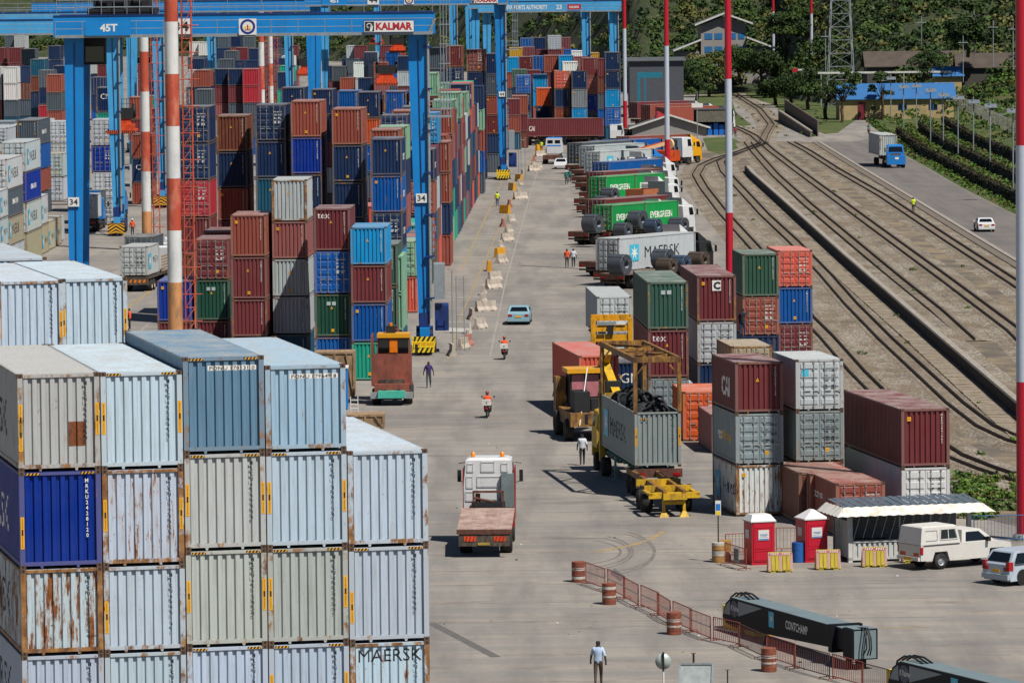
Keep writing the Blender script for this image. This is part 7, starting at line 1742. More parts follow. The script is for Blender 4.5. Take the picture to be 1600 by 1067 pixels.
person(910, 727, 'man in light shirt and dark trousers walking past the open-topped container', 'white', 'dark', rad(4), .16, .1, 1.74)
person(876, 643, 'person in dark clothes leaning against the coral container truck', 'dark', 'dark', rad(-40), .12, .1, 1.75, lean=.25, armup=1); person(871, 640, 'person in orange vest behind the leaning one', 'orange', 'dark', rad(30), .08, .08, 1.7)
person(886, 418, 'person in orange vest, left of the pair beside the coil flatbed', 'orange', 'dark', rad(170), .05, .1, 1.72); person(896, 418, 'person in white shirt holding a yellow thing beside the orange vest one', 'white', 'dark', rad(178), .1, .16, 1.75)
person(670, 606, 'man with purple scarf and open vest walking towards us beside crane 34', 'purple', 'grey', rad(176), .12, .26, 1.74); person(777, 323, 'person in lime vest walking away between barriers and stack wall', 'lime', 'blue', rad(2), .08, .12, 1.74)
person(846, 238, 'person in lime vest at the far end of the barriers', 'lime', 'dark', rad(170), .1, .12, 1.7); person(885, 289, 'walker in teal shirt with white cap near the parked trucks', 'teal', 'dark', rad(175), .1, .14, 1.72, hat=HEL); person(890, 286, 'walker in teal close behind the white capped one', 'teal', 'dark', rad(172), .1, .12, 1.7)
person(1427, 333, 'person in lime vest standing beside the kerb of the access road', 'lime', 'dark', rad(10), .05, .14, 1.74); person(1149, 215, 'person in faded red top by the level crossing', 'red', 'dark', rad(0), .06, .1, 1.7)
person(207, 369, 'worker in orange vest beside the arrow striped crane bumper', 'orange', 'dark', rad(185), .05, .12, 1.75, hat=HEL); person(192, 366, 'worker in dark clothes in front of the arrow striped crane', 'dark', 'dark', rad(160), .08, .1, 1.72); person(203, 516, 'worker in orange vest just behind the paired left containers', 'orange', 'dark', rad(90), .05, .1, 1.7)
person(1160, 527, 'worker in dark top and blue trousers climbing beside the coral and blue stack', 'dark', 'blue', rad(-30), .1, .1, 1.75, z0=5.0, armup=1, lean=.1)
person(1472, 832, 'person sitting in the shade of the kiosk', 'red', 'dark', rad(180), sit=True)
MBK = plain('motorbike_dark', '#23262b', .4); BOXW = plain('top_box_white', '#cfccc6', .5)
def biker(px, py, yaw, label, shirt, c=MBK, toward=False, hel=HELR):
    p = G(px, py); t = thing('motorbike', 'motorbike ridden by ' + label, 'motorbike', (p.x, p.y, 0), yaw, 'motorbikes')
    for y in (0, 1.25): wheel(t, 0, y, .3, .11, GALV)
    m = MB(); m.beam((0, .1, .5), (0, 1.1, .62), .12, .16, c); m.hexa([(-.13, .55, .65), (.13, .55, .65), (.1, 1.0, .65), (-.1, 1.0, .65)], [(-.1, .6, .9), (.1, .6, .9), (.08, .95, .88), (-.08, .95, .88)], c); m.box(-.13, .13, -.1, .6, .68, .78, BLK); m.box(-.14, .14, .45, .85, .28, .55, MACH); m.build('body', t)
    m = MB(); m.tube((0, 1.25, .3), (0, 1.02, .95), .035, GALV, 6); m.tube((-.36, .95, 1.02), (.36, .95, 1.02), .02, GALV, 6)
    for s in (-1, 1): m.tube((s * .33, 1.0, 1.02), (s * .38, 1.0, 1.22), .01, BLK, 4); m.box(s * .38 - .06, s * .38 + .06, .99, 1.01, 1.2, 1.28, BLK)
    m.build('handlebar', t)
    if not toward: m = MB(); m.box(-.27, .27, -.35, .08, .8, 1.15, BOXW); m.box(-.02, .02, -.36, -.35, .9, 1.05, BLK); m.build('top_box', t); m = MB(); m.box(-.08, .08, -.3, -.25, .55, .68, LRED); m.build('tail_lamp', t)
    l = Vector((p.x, p.y, 0)) + Vector((-math.sin(yaw), math.cos(yaw), 0)) * .35
    person(0, 0, label + ' on the motorbike', shirt, 'dark', yaw, sit=True, loc=(l.x, l.y, .3), helmet=hel, H=1.7)
biker(761, 653, rad(-4), 'rider with white top box behind, nearer of the two on the road', 'orange'); biker(788, 562, rad(-2), 'rider with white top box, farther of the two on the road', 'orange'); biker(1357, 209, rad(180), 'rider coming down the access road', 'teal', VRED, True); 
# ------------------------------------------------------------------ hill, roadside slope, plants, buildings
HB = [(-400, 1750), (300, 1700), (560, 1560), (800, 1330), (960, 1180), (1010, 1100), (1050, 1118), (1215, 1125), (1250, 1060), (1290, 1035), (1350, 985), (1420, 962), (1500, 955), (1650, 930), (2100, 880)]
def foot(px):
    for (a, da), (b, db) in zip(HB[:-1], HB[1:]):
        if px <= b: return da + (db - da) * (px - a) / (b - a)
    return HB[-1][1]
def hill_z(x, y):
    px = 800 + x / y * FOC; t = y - foot(max(-400, min(2100, px)))
    if t < 0: return 0.0
    n = noise.noise(Vector((x * .012, y * .012, 0))) * .35 + noise.noise(Vector((x * .035, y * .035, 3))) * .12
    return (t * .20 + 28 * (1 - math.exp(-t / 220)) * .5) * (1 + n * min(1, t / 60)) 
m = MB(); cols_, rows_ = 110, 34; V = []
for i in range(cols_ + 1):
    px = -400 + i * 2500 / cols_; f = foot(px)
    for j in range(rows_ + 1):
        y = f - 8 + (j / rows_) ** 1.5 * 520; x = (px - 800) / FOC * y; V.append((x, y, hill_z(x, y) - (.3 if j == 0 else 0)))
UG = plain('hill_undergrowth', '#2c3719', .95, var=.5, scale=.25, dirt=.2, dirtc='#5c5032'); m.v = V; m.mi(UG)
for i in range(cols_):
    for j in range(rows_):
        a = i * (rows_ + 1) + j; m.f.append((a, a + rows_ + 1, a + rows_ + 2, a + 1)); m.m.append(0); m.sm.append(True)
tag(m.build('hillside'), kind='structure')
# roadside slope on the right of the access road
rp = resample(PX(REDGE[::-1]), 9.0); PROF = [(0, -.02), (1.0, .1), (2.2, .3), (3.4, .75), (5.8, 1.0), (7.0, 1.55), (9.2, 1.8), (10.4, 2.4), (13, 2.8), (17, 3.6), (22, 6), (30, 10), (42, 14), (60, 18), (95, 23), (150, 29)]
NR = len(rp); rp = rp + [rp[-1] + (rp[-1] - rp[-2]).normalized() * q for q in (12, 26, 42, 60, 80, 105, 135)]
def rside(i):
    n = len(rp); d = rp[min(n - 1, i + 1)] - rp[max(0, i - 1)]; d.z = 0; d.normalize(); return Vector((d.y, -d.x, 0))
m = MB(); n = len(rp); m.mi(GRASS)
for i in range(n):
    o = rside(i); sh_ = min(11, max(0, i - NR + 4) * 2.6)
    for w, z in PROF:
        q = rp[i] + o * (w + sh_ * min(1, w / 8)); zz = (z if sh_ == 0 or w > 12 else z * .15) * (1 + .18 * noise.noise(Vector((q.x * .06, q.y * .06, 0))) * min(1, w / 14)); m.v.append((q.x, q.y, zz))
k = len(PROF)
for i in range(n - 1):
    for j in range(k - 1):
        a = i * k + j; m.f.append((a, a + 1, a + k + 1, a + k)); m.m.append(0); m.sm.append(True)
tag(m.build('roadside_slope'), kind='structure')
def slope_at(i, w):
    q = rp[i] + rside(i) * w; z = 0
    for (a, za), (b, zb) in zip(PROF[:-1], PROF[1:]):
        if a <= w <= b: z = za + (zb - za) * (w - a) / (b - a)
    return Vector((q.x, q.y, z))
# leaves: thousands of small faces; numpy keeps it fast
def leaf_mat(name, dark, light, sub=.0):
    m, nt, b = new_mat(name); g = nnode(nt, 'ShaderNodeNewGeometry')
    c = mix(nt, ramp(nt, noi(nt, coord(nt), .35, 3.0), [(.35, 0), (.65, 1)]), s2l(dark), s2l(light))
    c = mix(nt, mth(nt, 'MULTIPLY', g.outputs['Random Per Island'], .55), c, s2l(light)); nt.links.new(c, b.inputs['Base Color']); b.inputs['Roughness'].default_value = .7; b.inputs['Specular IOR Level'].default_value = .25
    return m
LV = [leaf_mat('leaves_dark', '#1b2b14', '#2f421d'), leaf_mat('leaves_mid', '#24371a', '#415622'), leaf_mat('leaves_olive', '#3a4220', '#666434'), leaf_mat('leaves_bright', '#31501a', '#5b772b')]
def leaves(name, ctr, rad_, cnt, size, mats, parent=None, seed=1, flat=.75):
    """ctr: (n,3) clump centres, rad_: (n,) radii, cnt leaves per clump; every leaf a triangle or quad of its own"""
    g = np.random.default_rng(seed); n = len(ctr); N = n * cnt; c = np.repeat(np.asarray(ctr, float), cnt, 0); r = np.repeat(np.asarray(rad_, float), cnt)
    d = g.normal(size=(N, 3)); d /= np.linalg.norm(d, axis=1)[:, None]; d[:, 2] = np.where(d[:, 2] < -.35, -d[:, 2], d[:, 2]); rr = r * g.uniform(.55, 1.05, N)
    p = c + d * rr[:, None] * np.array([1, 1, flat]); nv = d + g.normal(size=(N, 3)) * .55; nv /= np.linalg.norm(nv, axis=1)[:, None]
    a = np.cross(nv, g.normal(size=(N, 3))); a /= np.linalg.norm(a, axis=1)[:, None]; b = np.cross(nv, a); s = (size if np.isscalar(size) else np.repeat(size, cnt)) * g.uniform(.6, 1.3, N); a *= s[:, None]; b *= s[:, None] * .7
    v = np.empty((N, 4, 3)); v[:, 0] = p - a; v[:, 1] = p - b; v[:, 2] = p + a; v[:, 3] = p + b
    me = bpy.data.meshes.new(name); me.vertices.add(N * 4); me.vertices.foreach_set('co', v.reshape(-1).astype(np.float32)); me.loops.add(N * 4); me.loops.foreach_set('vertex_index', np.arange(N * 4, dtype=np.int32)); me.polygons.add(N); me.polygons.foreach_set('loop_start', np.arange(0, N * 4, 4, dtype=np.int32))
    for mt in mats: me.materials.append(mt)
    if len(mats) > 1: me.polygons.foreach_set('material_index', np.repeat(g.integers(0, len(mats), n), cnt).astype(np.int32))
    me.update(calc_edges=True); return inst(name, me, parent)
rr = random.Random(11); ctr = []; rad_ = []
for i in range(8200):
    px = rr.uniform(-150, 1800); f = foot(px); t = rr.random() ** 1.3 * 430; y = f + 6 + t; x = (px - 800) / FOC * y
    dens = noise.noise(Vector((x * .02, y * .02, 7))) + (.35 if px > 960 else .05) + (.15 if px > 1280 else 0)
    if dens < rr.uniform(-.35, .2): continue
    r = rr.uniform(1.0, 2.9) * (1.15 if px > 1230 else 1); ctr.append((x, y, hill_z(x, y) + r * .35)); rad_.append(r)
o = leaves('hillside_bushes', ctr, rad_, 58, .44, [LV[0], LV[1], LV[0], LV[2], LV[1]], seed=3); tag(o, 'dense bushes and low trees covering the hill', 'bushes', None, 'stuff')
# bushes on the roadside slope and hedges along the road
ctr, rad_ = [], []
for i in range(3, n - 1):
    for _ in range(40):
        w = rr.uniform(14, 110); q = slope_at(i, w); q = q + (rp[min(n - 1, i + 1)] - rp[i]) * rr.random(); r = rr.uniform(.4, .9) if w < 24 else rr.uniform(.7, 1.7); ctr.append((q.x, q.y, q.z + r * .2)); rad_.append(r)
o = leaves('slope_bushes', ctr, rad_, 44, .24, [LV[1], LV[3], LV[0], LV[1]], seed=4); tag(o, 'low green bushes covering the slope above the access road', 'bushes', None, 'stuff')
ctr, rad_ = [], []
for i in range(0, n - 1):
    for _ in range(60): w = rr.choice([rr.uniform(.6, 2.2), rr.uniform(3.6, 6), rr.uniform(7, 9.5), rr.uniform(10.6, 22)]); q = slope_at(i, w) + (rp[min(n - 1, i + 1)] - rp[i]) * rr.random(); ctr.append(tuple(q)); rad_.append(rr.uniform(.15, .4))
o = leaves('roadside_grass', ctr, rad_, 12, .22, [LV[3], LV[1], LV[2]], seed=6); tag(o, 'rough grass on the roadside slope', 'grass', None, 'stuff')
HEDGE = leaf_mat('hedge_leaves', '#1f1d12', '#3a361f')
for hi, (w, lab) in enumerate(((2.6, 'lowest hedge row next to the access road'), (6.2, 'middle hedge row above the access road'), (9.9, 'upper hedge row below the fence'))):
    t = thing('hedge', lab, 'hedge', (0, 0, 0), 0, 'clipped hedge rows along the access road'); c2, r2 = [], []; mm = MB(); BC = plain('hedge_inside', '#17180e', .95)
    for i in range(2 + hi, n - 8 + hi * 0):
        a, b = slope_at(i, w), slope_at(i + 1, w); o1 = rside(i) * .32
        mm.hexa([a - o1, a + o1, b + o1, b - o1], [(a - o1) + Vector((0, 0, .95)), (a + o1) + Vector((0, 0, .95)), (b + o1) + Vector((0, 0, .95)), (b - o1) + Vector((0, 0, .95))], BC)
        for _ in range(44): q = a.lerp(b, rr.random()) + rside(i) * rr.uniform(-.36, .36); c2.append((q.x, q.y, q.z + rr.uniform(.2, 1.0))); r2.append(.26)
    mm.build('twigs', t); leaves('hedge_leaves', c2, r2, 8, .15, [HEDGE], t, seed=30 + hi)
def tree(px, py, h, w, label, kind=0, z0=0.0, seed=1, clumps=26, trunk=.35, open_=False, dist=None):
    p = G(px, py, z0) if dist is None else at(px, py, dist); z0 = p.z; t = thing('tree', label, 'tree', (p.x, p.y, z0), 0, 'trees below the hill'); q = random.Random(seed); m = MB(); TR = plain('tree_bark', '#4a3d30', .9, var=.4, scale=3); hh = h * (.5 if open_ else .35)
    pts = [Vector((q.uniform(-.1, .1) * i, q.uniform(-.1, .1) * i, hh * i / 4)) for i in range(5)]; m.path(pts[:-1], trunk, TR, 8); m.tube(pts[3], pts[4], trunk * .9, TR, 8, trunk * .6); cs, rs = [], []
    for i in range(clumps):
        a = q.uniform(0, 6.283); rr_ = w / 2 * math.sqrt(q.random()) * .85; zz = hh + (h - hh) * (q.random() ** .8) * (1 - .35 * (rr_ / (w / 2)) ** 2); c = (rr_ * math.cos(a), rr_ * math.sin(a), zz); cs.append(c); r = w * (.13 if open_ else .17) * q.uniform(.7, 1.25); rs.append(r)
        if i % 2 == 0 or open_: mid = Vector(c) * .5 + Vector((0, 0, hh * .45)); m.tube(pts[3 if open_ else 4], mid, trunk * .35, TR, 5, trunk * .2); m.tube(mid, Vector(c), trunk * .2, TR, 5, trunk * .08)
    m.build('trunk', t); leaves('crown', cs, rs, 190 if not open_ else 120, .25 if not open_ else .2, [LV[kind], LV[kind], LV[(kind + 1) % 2]], t, seed)
tree(1012, 168, 9, 11, 'dark leafy tree left of the mid mast below the hill', 0, seed=11, clumps=34); tree(1034, 166, 9, 11, 'dark tree hiding behind the mid red and white mast', 0, seed=12, clumps=36); tree(1066, 168, 8.5, 9, 'dark broad tree below the three-storey building', 0, seed=13, clumps=34); tree(1108, 152, 9, 11, 'olive-yellow tree in front of the three-storey building', 2, seed=14, clumps=36); tree(1088, 162, 8.5, 8, 'mid green tree between the olive one and the dark ones', 1, seed=15); tree(1156, 132, 7.5, 12, 'dark wide tree crown below the right wing of the building', 0, seed=16, clumps=40, z0=2); tree(1190, 136, 7.5, 11, 'dark tree right of the building above the track curve', 0, seed=17, clumps=34, z0=2)
tree(1236, 168, 7, 10, 'bushy tree left of the stone ramp', 0, seed=18); tree(1212, 165, 5, 8, 'low bush-like tree above the track curve', 1, seed=19); tree(1262, 172, 8, 8, 'tree right behind the thin mast at the ramp', 1, seed=20); tree(1316, 192, 9.5, 7, 'open dark tree with clear trunk left of the maroon door', 0, seed=21, clumps=18, trunk=.28, open_=True); tree(1290, 186, 7, 6, 'small tree beside the lattice tower foot', 1, seed=22, clumps=16, open_=True); tree(1379, 188, 9, 5.5, 'open branched tree right of the maroon door', 0, seed=23, clumps=16, trunk=.25, open_=True); tree(1444, 170, 12, 8, 'tall open dark tree before the blue roof right end', 0, seed=24, clumps=22, trunk=.3, open_=True, z0=1); tree(1512, 90, 8, 9, 'dark conical tree above the brown roofs', 0, seed=25, clumps=30, dist=960)
for i in range(9): tree(1225 + i * 42 + rr.uniform(-10, 10), rr.uniform(62, 96), rr.uniform(6, 9), rr.uniform(7, 10), '%s round tree of the wood behind the brown roofs' % ORD[i], i % 2, seed=40 + i, clumps=26, dist=1075 + (i % 3) * 20)
# fence posts with bent tops
t = thing('fence', 'wire fence with bent concrete posts along the slope above the hedges', 'fence'); FP_ = plain('fence_post_concrete', '#8d8a80', .85, var=.2); m = MB(); m.box(-.05, .05, -.05, .05, 0, 1.9, FP_); m.beam((0, 0, 1.88), (-.3, -.1, 2.25), .08, .08, FP_); pm = m.mesh('fence_post'); last = None; wires = MB()
for i in range(2, n - 4):
    for f in (0, .33, .66):
        q = slope_at(i, 15).lerp(slope_at(i + 1, 15), f); inst('fence_post', pm, t, tuple(q), rr.uniform(-.1, .1))
        if last is not None:
            for z in (.5, 1.0, 1.5, 1.9): wires.tube(last + Vector((0, 0, z)), q + Vector((0, 0, z)), .008, GALV, 3, cap=False)
        last = q
wires.build('wire', t)
# solar street lamps
for i, (px, top, bot) in enumerate([(1392, 125, 190), (1412, 130, 208), (1432, 137, 214), (1454, 135, 220), (1474, 142, 230), (1497, 146, 238), (1521, 152, 244), (1547, 158, 257), (1583, 165, 275)]):
    d = 8.2 * FOC / (bot - top); p = at(px, bot, max(500, min(900, d))); z0 = max(0, p.z); t = thing('street_lamp', '%s solar street lamp along the fence, from the far end' % ORD[i], 'street lamp', (p.x, p.y, z0), 0, 'solar street lamps on the slope'); m = MB(); m.tube((0, 0, -2), (0, 0, 8.2), .09, GALV, 8); m.build('pole', t); m = MB(); m.hexa([(-.7, -.6, 7.3), (.9, -.6, 7.3), (.9, .5, 7.75), (-.7, .5, 7.75)], [(-.7, -.6, 7.36), (.9, -.6, 7.36), (.9, .5, 7.81), (-.7, .5, 7.81)], plain('solar_panel', '#7d858c', .3, .3)); m.build('solar_panel', t); m = MB(); m.beam((0, 0, 7.0), (-1.3, -.3, 7.2), .08, .06, GALV); m.box(-1.7, -1.2, -.45, -.2, 7.14, 7.24, GALV); m.build('lamp_arm', t)
for i, (px, py, dd) in enumerate([(1290, 100, 1000), (1505, 112, 940), (1522, 70, 960), (1552, 88, 940), (1583, 92, 920), (1440, 78, 1000)]):
    p = at(px, py, dd); t = thing('street_lamp', '%s lamp pole standing among the brown roofs on the hill' % ORD[i], 'street lamp', tuple(p), 0, 'lamp poles by the brown roofs'); m = MB(); m.tube((0, 0, -2), (0, 0, 6.5), .08, GALV, 6); m.build('pole', t); m = MB(); m.box(-.9, .9, -.2, .3, 5.2, 5.35, GALV); m.build('solar_panel', t)
# buildings
WG = plain('wall_grey_render', '#8b8783', .85, var=.12, scale=.4); WO = plain('wall_ochre', '#a9946a', .85, var=.2, scale=.6, dirt=.25); WOB = plain('wall_bright_ochre', '#c79a55', .8, var=.12); RS_ = plain('roof_slate', '#4c4f52', .8, var=.25, scale=.5); RBL = plain('roof_blue', '#2c6298', .5, var=.1, scale=.5); RBR = plain('roof_brown', '#4a4038', .85, var=.3, scale=.5); WBL = plain('window_blue', '#2263a4', .3); WTR = plain('white_trim', '#c6c6c0', .6)
def window(parent, x, y, z, w, h, mat=GLASS, fr=WBL, nx=2):
    m = MB(); m.box(x, x + w, y - .06, y - .02, z, z + h, fr); o = m.build('window', parent); k = w / nx
    for i in range(nx): m = MB(); m.box(x + i * k + .08, x + (i + 1) * k - .08, y - .08, y - .06, z + .1, z + h - .1, mat); m.build('pane', o)
BW = plain('blue_reflecting_glass', '#2f6f9e', .15, spec=.8)
p = at(1131, 106, 1130); t = thing('office_building', 'grey three-storey building with blue windows and white gabled eaves on the hill', 'building', tuple(p), rad(2)); s = 1 / (FOC / 1130)
m = MB(); m.box(-5, 5, 0, 9, -4, 9.4, WG); m.prism([(-5, 9.4), (5, 9.4), (0, 11.2)], 'y', 0, 9, WG); m.box(-10.5, -5, .5, 8, -4, 3.6, WG); m.box(5, 10.5, .5, 8, -4, 4.5, WG); m.build('wall', t)
m = MB(); 
for a, b in (((-6.4, 9.2), (0, 11.7)), ((0, 11.7), (6.4, 9.4)), ((-11.2, 3.6), (-5, 6.0)), ((5, 6.4), (11.2, 4.0))): m.prism([(a[0], a[1]), (b[0], b[1]), (b[0], b[1] + .25), (a[0], a[1] + .25)], 'y', -1.2, 9.4, RS_); m.prism([(a[0], a[1] + .02), (b[0], b[1] + .02), (b[0], b[1] + .42), (a[0], a[1] + .42)], 'y', -1.35, -1.2, WTR)
m.build('roof', t)
for z in (6.2, 3.3):
    for x in (-4.2, -2.0, 1.0, 3.2): window(t, x, 0, z, 1.7 if x < 3 else 1.4, 1.35, BW)
for x, z in ((-9.0, 1.2), (-7.2, 1.2), (6.2, 1.6), (8.2, 1.6)): window(t, x, .5, z, 1.5, 1.1, BW)
def gable(px, py, w, d, h, rh, label, wall, roof, yaw=0, z0=0, dist=None, over=.5, along=True, name='building', extra=None):
    p = G(px, py, z0) if dist is None else at(px, py, dist); t = thing(name, label, 'building', tuple(p), yaw); m = MB(); m.box(0, w, 0, d, -5 if dist else -.2, h, wall)
    if along: m.prism([(0, h), (d, h), (d / 2, h + rh)], 'x', .02, w - .02, wall)
    else: m.prism([(0, h), (w, h), (w / 2, h + rh)], 'y', .02, d - .02, wall)
    m.build('wall', t); m = MB(); th = .12
    if along:
        for a, b in (((-over, h - over * rh / (d / 2)), (d / 2, h + rh)), ((d / 2, h + rh), (d + over, h - over * rh / (d / 2)))): m.prism([a, b, (b[0], b[1] + th), (a[0], a[1] + th)], 'x', -over, w + over, roof)
    else:
        for a, b in (((-over, h - over * rh / (w / 2)), (w / 2, h + rh)), ((w / 2, h + rh), (w + over, h - over * rh / (w / 2)))): m.prism([a, b, (b[0], b[1] + th), (a[0], a[1] + th)], 'y', -over, d + over, roof)
    m.build('roof', t); return t
t = gable(1312, 188, 20.5, 8, 3.9, 2.4, 'ochre building with blue roof and maroon door below the wooded hill', WO, RBL, rad(1))
m = MB(); m.box(3.3, 4.6, -.08, 0, 0, 3.2, plain('door_maroon', '#6e1f2a', .5)); m.build('door', t); window(t, 5.6, 0, 1.6, .9, 1.0, GLASS, WO, 1); window(t, 10.5, 0, 1.7, 1.6, 1.1); window(t, 16, 0, 1.7, 1.6, 1.1)
gable(1355, 128, 34, 10, 3.0, 2.6, 'long building with dark brown roof behind the blue roofed one', plain('wall_dark_brown', '#4a4640', .9), RBR, 0, dist=985); gable(1497, 130, 20, 9, 3.0, 2.4, 'second dark brown roofed building further right', MATS['wall_dark_brown'], RBR, rad(-2), dist=965); t = gable(1461, 124, 5, 4, .8, 1.4, 'small blue pointed roof above the blue roofed building', WO, RBL, 0, dist=960, along=True)  # dark wall colour keeps the walls below the brown roofs inconspicuous
p = at(1406, 96, 1010); t = thing('building', 'small bright ochre block house with flat grey roof on the hill foot', 'building', tuple(p)); m = MB(); m.box(0, 4.6, 0, 4, -3, 2.6, WOB); m.build('wall', t); m = MB(); m.box(-.4, 5.0, -.4, 4.4, 2.6, 3.1, KC); m.build('roof', t); t = thing('water_tank', 'black water tank standing behind the ochre block house', 'tank', (p.x + 2.4, p.y + 6, p.z + 2.2)); m = MB(); m.lathe([(1.0, 0), (1.05, .8), (1.0, 1.7), (.4, 2.0)], MACH, 16); m.build('shell', t); m = MB(); m.box(-1.2, 1.2, -1.2, 1.2, -5, 0, WG); m.build('stand', t)
p = at(1278, 116, 960); t = thing('boundary_wall', 'long whitish horizontal pipe bridge above the blue roof', 'wall', tuple(p)); m = MB(); m.box(0, 25, 0, .3, 0, .35, WTR); m.build('coping', t); m = MB()
for x in (.5, 8, 16, 24): m.box(x, x + .2, .05, .25, -6, 0, GALV)
m.build('support', t)
gable(984, 140, 10, 14, 5.2, .5, 'dark grey warehouse beyond the coloured block', plain('wall_dark_grey', '#4a4d55', .8), RS_, 0, dist=950, name='warehouse')
p = at(996, 150, 900); t = thing('portal', 'teal steel portal beam on two posts', 'portal', tuple(p)); m = MB(); m.box(0, 4.4, 0, .4, 3.1, 4.1, plain('teal_paint', '#1f7288', .5)); m.build('beam', t); m = MB(); m.box(0, .5, 0, .4, -1, 3.1, MATS['teal_paint']); m.box(1.2, 1.5, 0, .4, -1, 3.1, MATS['teal_paint']); m.build('post', t)
t = gable(988, 214, 12.2, 9, 1.4, 1.9, 'low grey building with white gable edges behind the parked trucks', WG, RS_, rad(1), along=False); m = MB()
for a, b in (((-.6, 1.2), (6.1, 3.35)), ((6.1, 3.35), (12.8, 1.2))): m.prism([a, b, (b[0], b[1] + .3), (a[0], a[1] + .3)], 'y', -.66, -.52, WTR)
m.build('gable_trim', t)
p = G(1087, 212); t = thing('shelter', 'dark open shelter with concrete top wall and blue drums inside', 'shelter', tuple(p)); m = MB(); m.box(0, 6, 3, 3.2, 0, 4.2, plain('shelter_dark', '#2c2d31', .9)); m.box(-.2, 6.2, 0, .25, 2.2, 4.2, plain('old_concrete_top', '#6b665e', .9, var=.3, dirt=.4, dirtc='#4f5036')); m.box(-.2, .1, 0, 3.2, 0, 4.2, MATS['old_concrete_top']); m.box(5.9, 6.2, 0, 3.2, 0, 4.2, MATS['old_concrete_top']); m.build('wall', t); m = MB(); m.box(-.3, 6.3, -.1, 3.3, 4.2, 4.35, RS_); m.build('roof', t)
for i, x in enumerate((2.0, 3.0, 3.9, 4.8)): m = MB(); m.box(x, x + .75, .6, 1.2, 0, 1.7 + .3 * (i == 1), plain('locker_blue', '#1668c0', .5)); o = m.build('blue_cabinet'); o.location = p; tag(o, '%s bright blue cabinet in the dark shelter' % ORD[i], 'cabinet', 'blue cabinets in the shelter')
p = G(1090, 215); t = thing('lamp_post', 'thin grey post in front of the dark shelter', 'post', (p.x - .1, p.y - 2, 0)); m = MB(); m.tube((0, 0, 0), (0, 0, 7.5), .07, GALV, 6); m.build('pole', t); m = MB(); m.box(-.9, .9, -.1, .1, 4.9, 5.6, SIGNW); m.build('sign_panel', t)
# stone ramp with wall at the crossing
STN = plain('ramp_stone', '#57504a', .95, var=.5, scale=2, dirt=.4, dirtc='#7c7266'); m = MB(); a, b = G(1216, 190), G(1266, 215); c = G(1302, 212)
m.hexa([a, b, b + Vector((.6, 4, 0)), a + Vector((.6, 5, 0))], [a + Vector((0, 0, 1.9)), b + Vector((0, 0, .9)), b + Vector((.6, 4, .9)), a + Vector((.6, 5, 1.9))], STN); t = thing('stone_ramp', 'rough stone ramp wall beside the level crossing', 'wall'); m.build('stone_face', t); m = MB(); m.hexa([a + Vector((.2, .6, 1.9)), b + Vector((.2, .6, .9)), b + Vector((.6, 4, .9)), a + Vector((.6, 5, 1.9))], [a + Vector((.2, .6, 1.96)), b + Vector((.2, .6, .96)), b + Vector((.6, 4, .96)), a + Vector((.6, 5, 1.96))], KC); m.hexa([a + Vector((1.4, 5, 1)), b + Vector((1.4, 3.9, 0)), b + Vector((1.6, 4.2, 0)), a + Vector((1.6, 5.4, 1))], [a + Vector((1.4, 5, 3.8)), b + Vector((1.4, 3.9, 2.6)), b + Vector((1.6, 4.2, 2.6)), a + Vector((1.6, 5.4, 3.8))], plain('fence_mesh_brown', '#5f5148', .9)); m.build('path_and_fence', t)
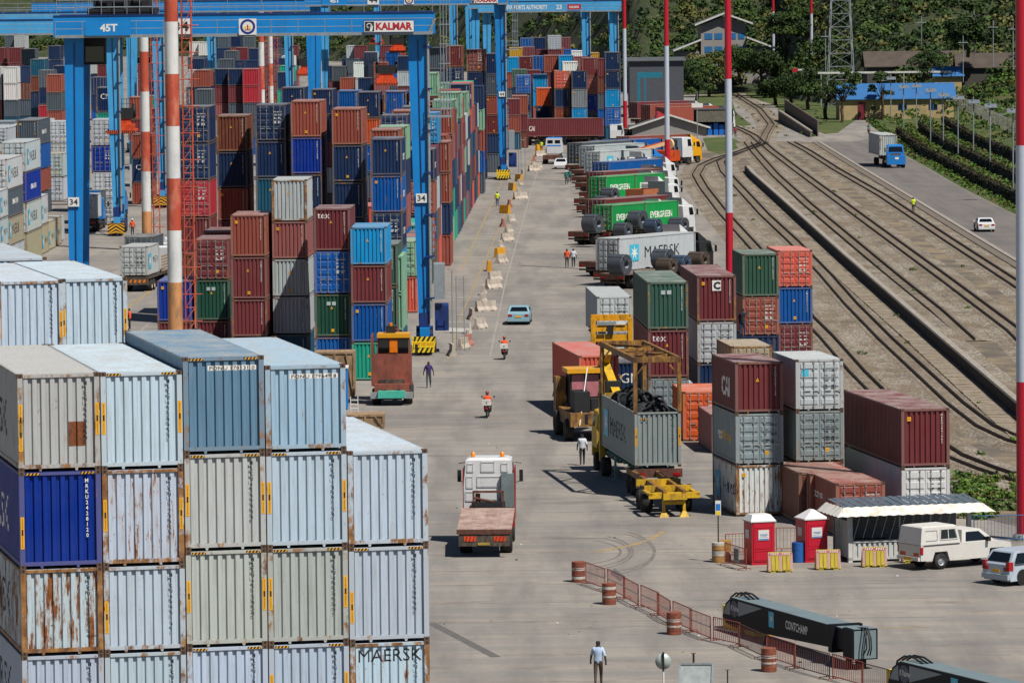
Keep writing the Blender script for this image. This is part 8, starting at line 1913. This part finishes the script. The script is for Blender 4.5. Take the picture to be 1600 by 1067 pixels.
# cars and buses far beyond the mast, glimpsed between stack and trees
for i, (px, py, c_, k) in enumerate([(984, 146, VW, 'hatch'), (984, 156, VW, 'hatch'), (981, 185, VW, 'sedan'), (982, 178, VSIL, 'hatch')]): car(px, py, rad(-95), c_, '%s pale vehicle glimpsed right of the thin mast beyond the blue stack' % ORD[i], k)
for i, (px, py, cc, dd) in enumerate([(992, 158, 'maroon', 0), (1012, 162, 'brick', 1), (1035, 166, 'brick', 2)]):
    c = box_on(px + 4, py + 2, 1.3, L40, HQ, cc, '%s container on the far truck queue beside the dark trees, %s' % (CN[cc], ORD[i]), yaw=rad(-50), lod=2); q = c.location
    trailer((q.x + 1.2, q.y - .4, 0), rad(-50), 12.5, '%s white cab truck in the far queue beside the dark trees' % ORD[i], tractor=VW, skeletal=True, z=1.28)
for i, (px, py) in enumerate([(1242, 118), (1251, 119)]): p = at(px, py, 1040); t = thing('billboard', '%s small board on the hill foot beside the thin mast' % ('red' if i == 0 else 'white'), 'sign', tuple(p)); m = MB(); m.box(-.5, .6, 0, .1, 0, 1.4, SIGNR if i == 0 else SIGNW); m.build('panel', t); m = MB(); m.box(0, .1, .02, .08, -3, 0, GALV); m.build('post', t)
# weeds and scrub along the tracks
ctr, rad_ = [], []
for _ in range(420):
    px, py = rr.choice([(rr.uniform(1490, 1600), rr.uniform(742, 800)), (rr.uniform(1100, 1600), rr.uniform(240, 760)), (rr.uniform(1130, 1300), rr.uniform(140, 215)), (rr.uniform(1500, 1560), rr.uniform(745, 812))])
    if px < 1050 + (py - 250) * .75 and py > 235: continue
    if py > 215 and py < 735 and rr.random() < .55: continue
    if py > 215 and px > 1274 + (py - 223) * 1.62: continue
    p = G(px, py); ctr.append((p.x, p.y, .05)); rad_.append(rr.uniform(.12, .5))
o = leaves('trackside_weeds', ctr, rad_, 26, .12, [LV[1], LV[2], LV[3]], seed=8); tag(o, 'scattered weeds between the railway tracks', 'weeds', None, 'stuff')
sheet('grass_patch', PX([(1160, 135), (1290, 150), (1340, 186), (1300, 214), (1235, 190), (1210, 165), (1165, 150)]), .009, GRASS); sheet('grass_patch', PX([(1090, 150), (1140, 146), (1150, 176), (1175, 196), (1140, 199), (1086, 176)]), .010, GRASS); sheet('grass_patch', PX([(1098, 216), (1140, 214), (1165, 226), (1130, 243), (1106, 236)]), .016, GRASS)
# loose litter on the apron
m = MB(); LIT = plain('litter', '#8f8a80', .9, var=.5)
for _ in range(150):
    px, py = rr.uniform(690, 1500), rr.uniform(300, 1060); p = G(px, py); s = rr.uniform(.015, .06)
    m.box(p.x - s, p.x + s, p.y - s * 1.2, p.y + s, 0.004, .02 + s * .4, rr.choice([LIT, DARK, WOOD, SIGNW]))
tag(m.build('yard_litter'), 'small scraps of litter lying on the yard', 'litter', None, 'stuff')
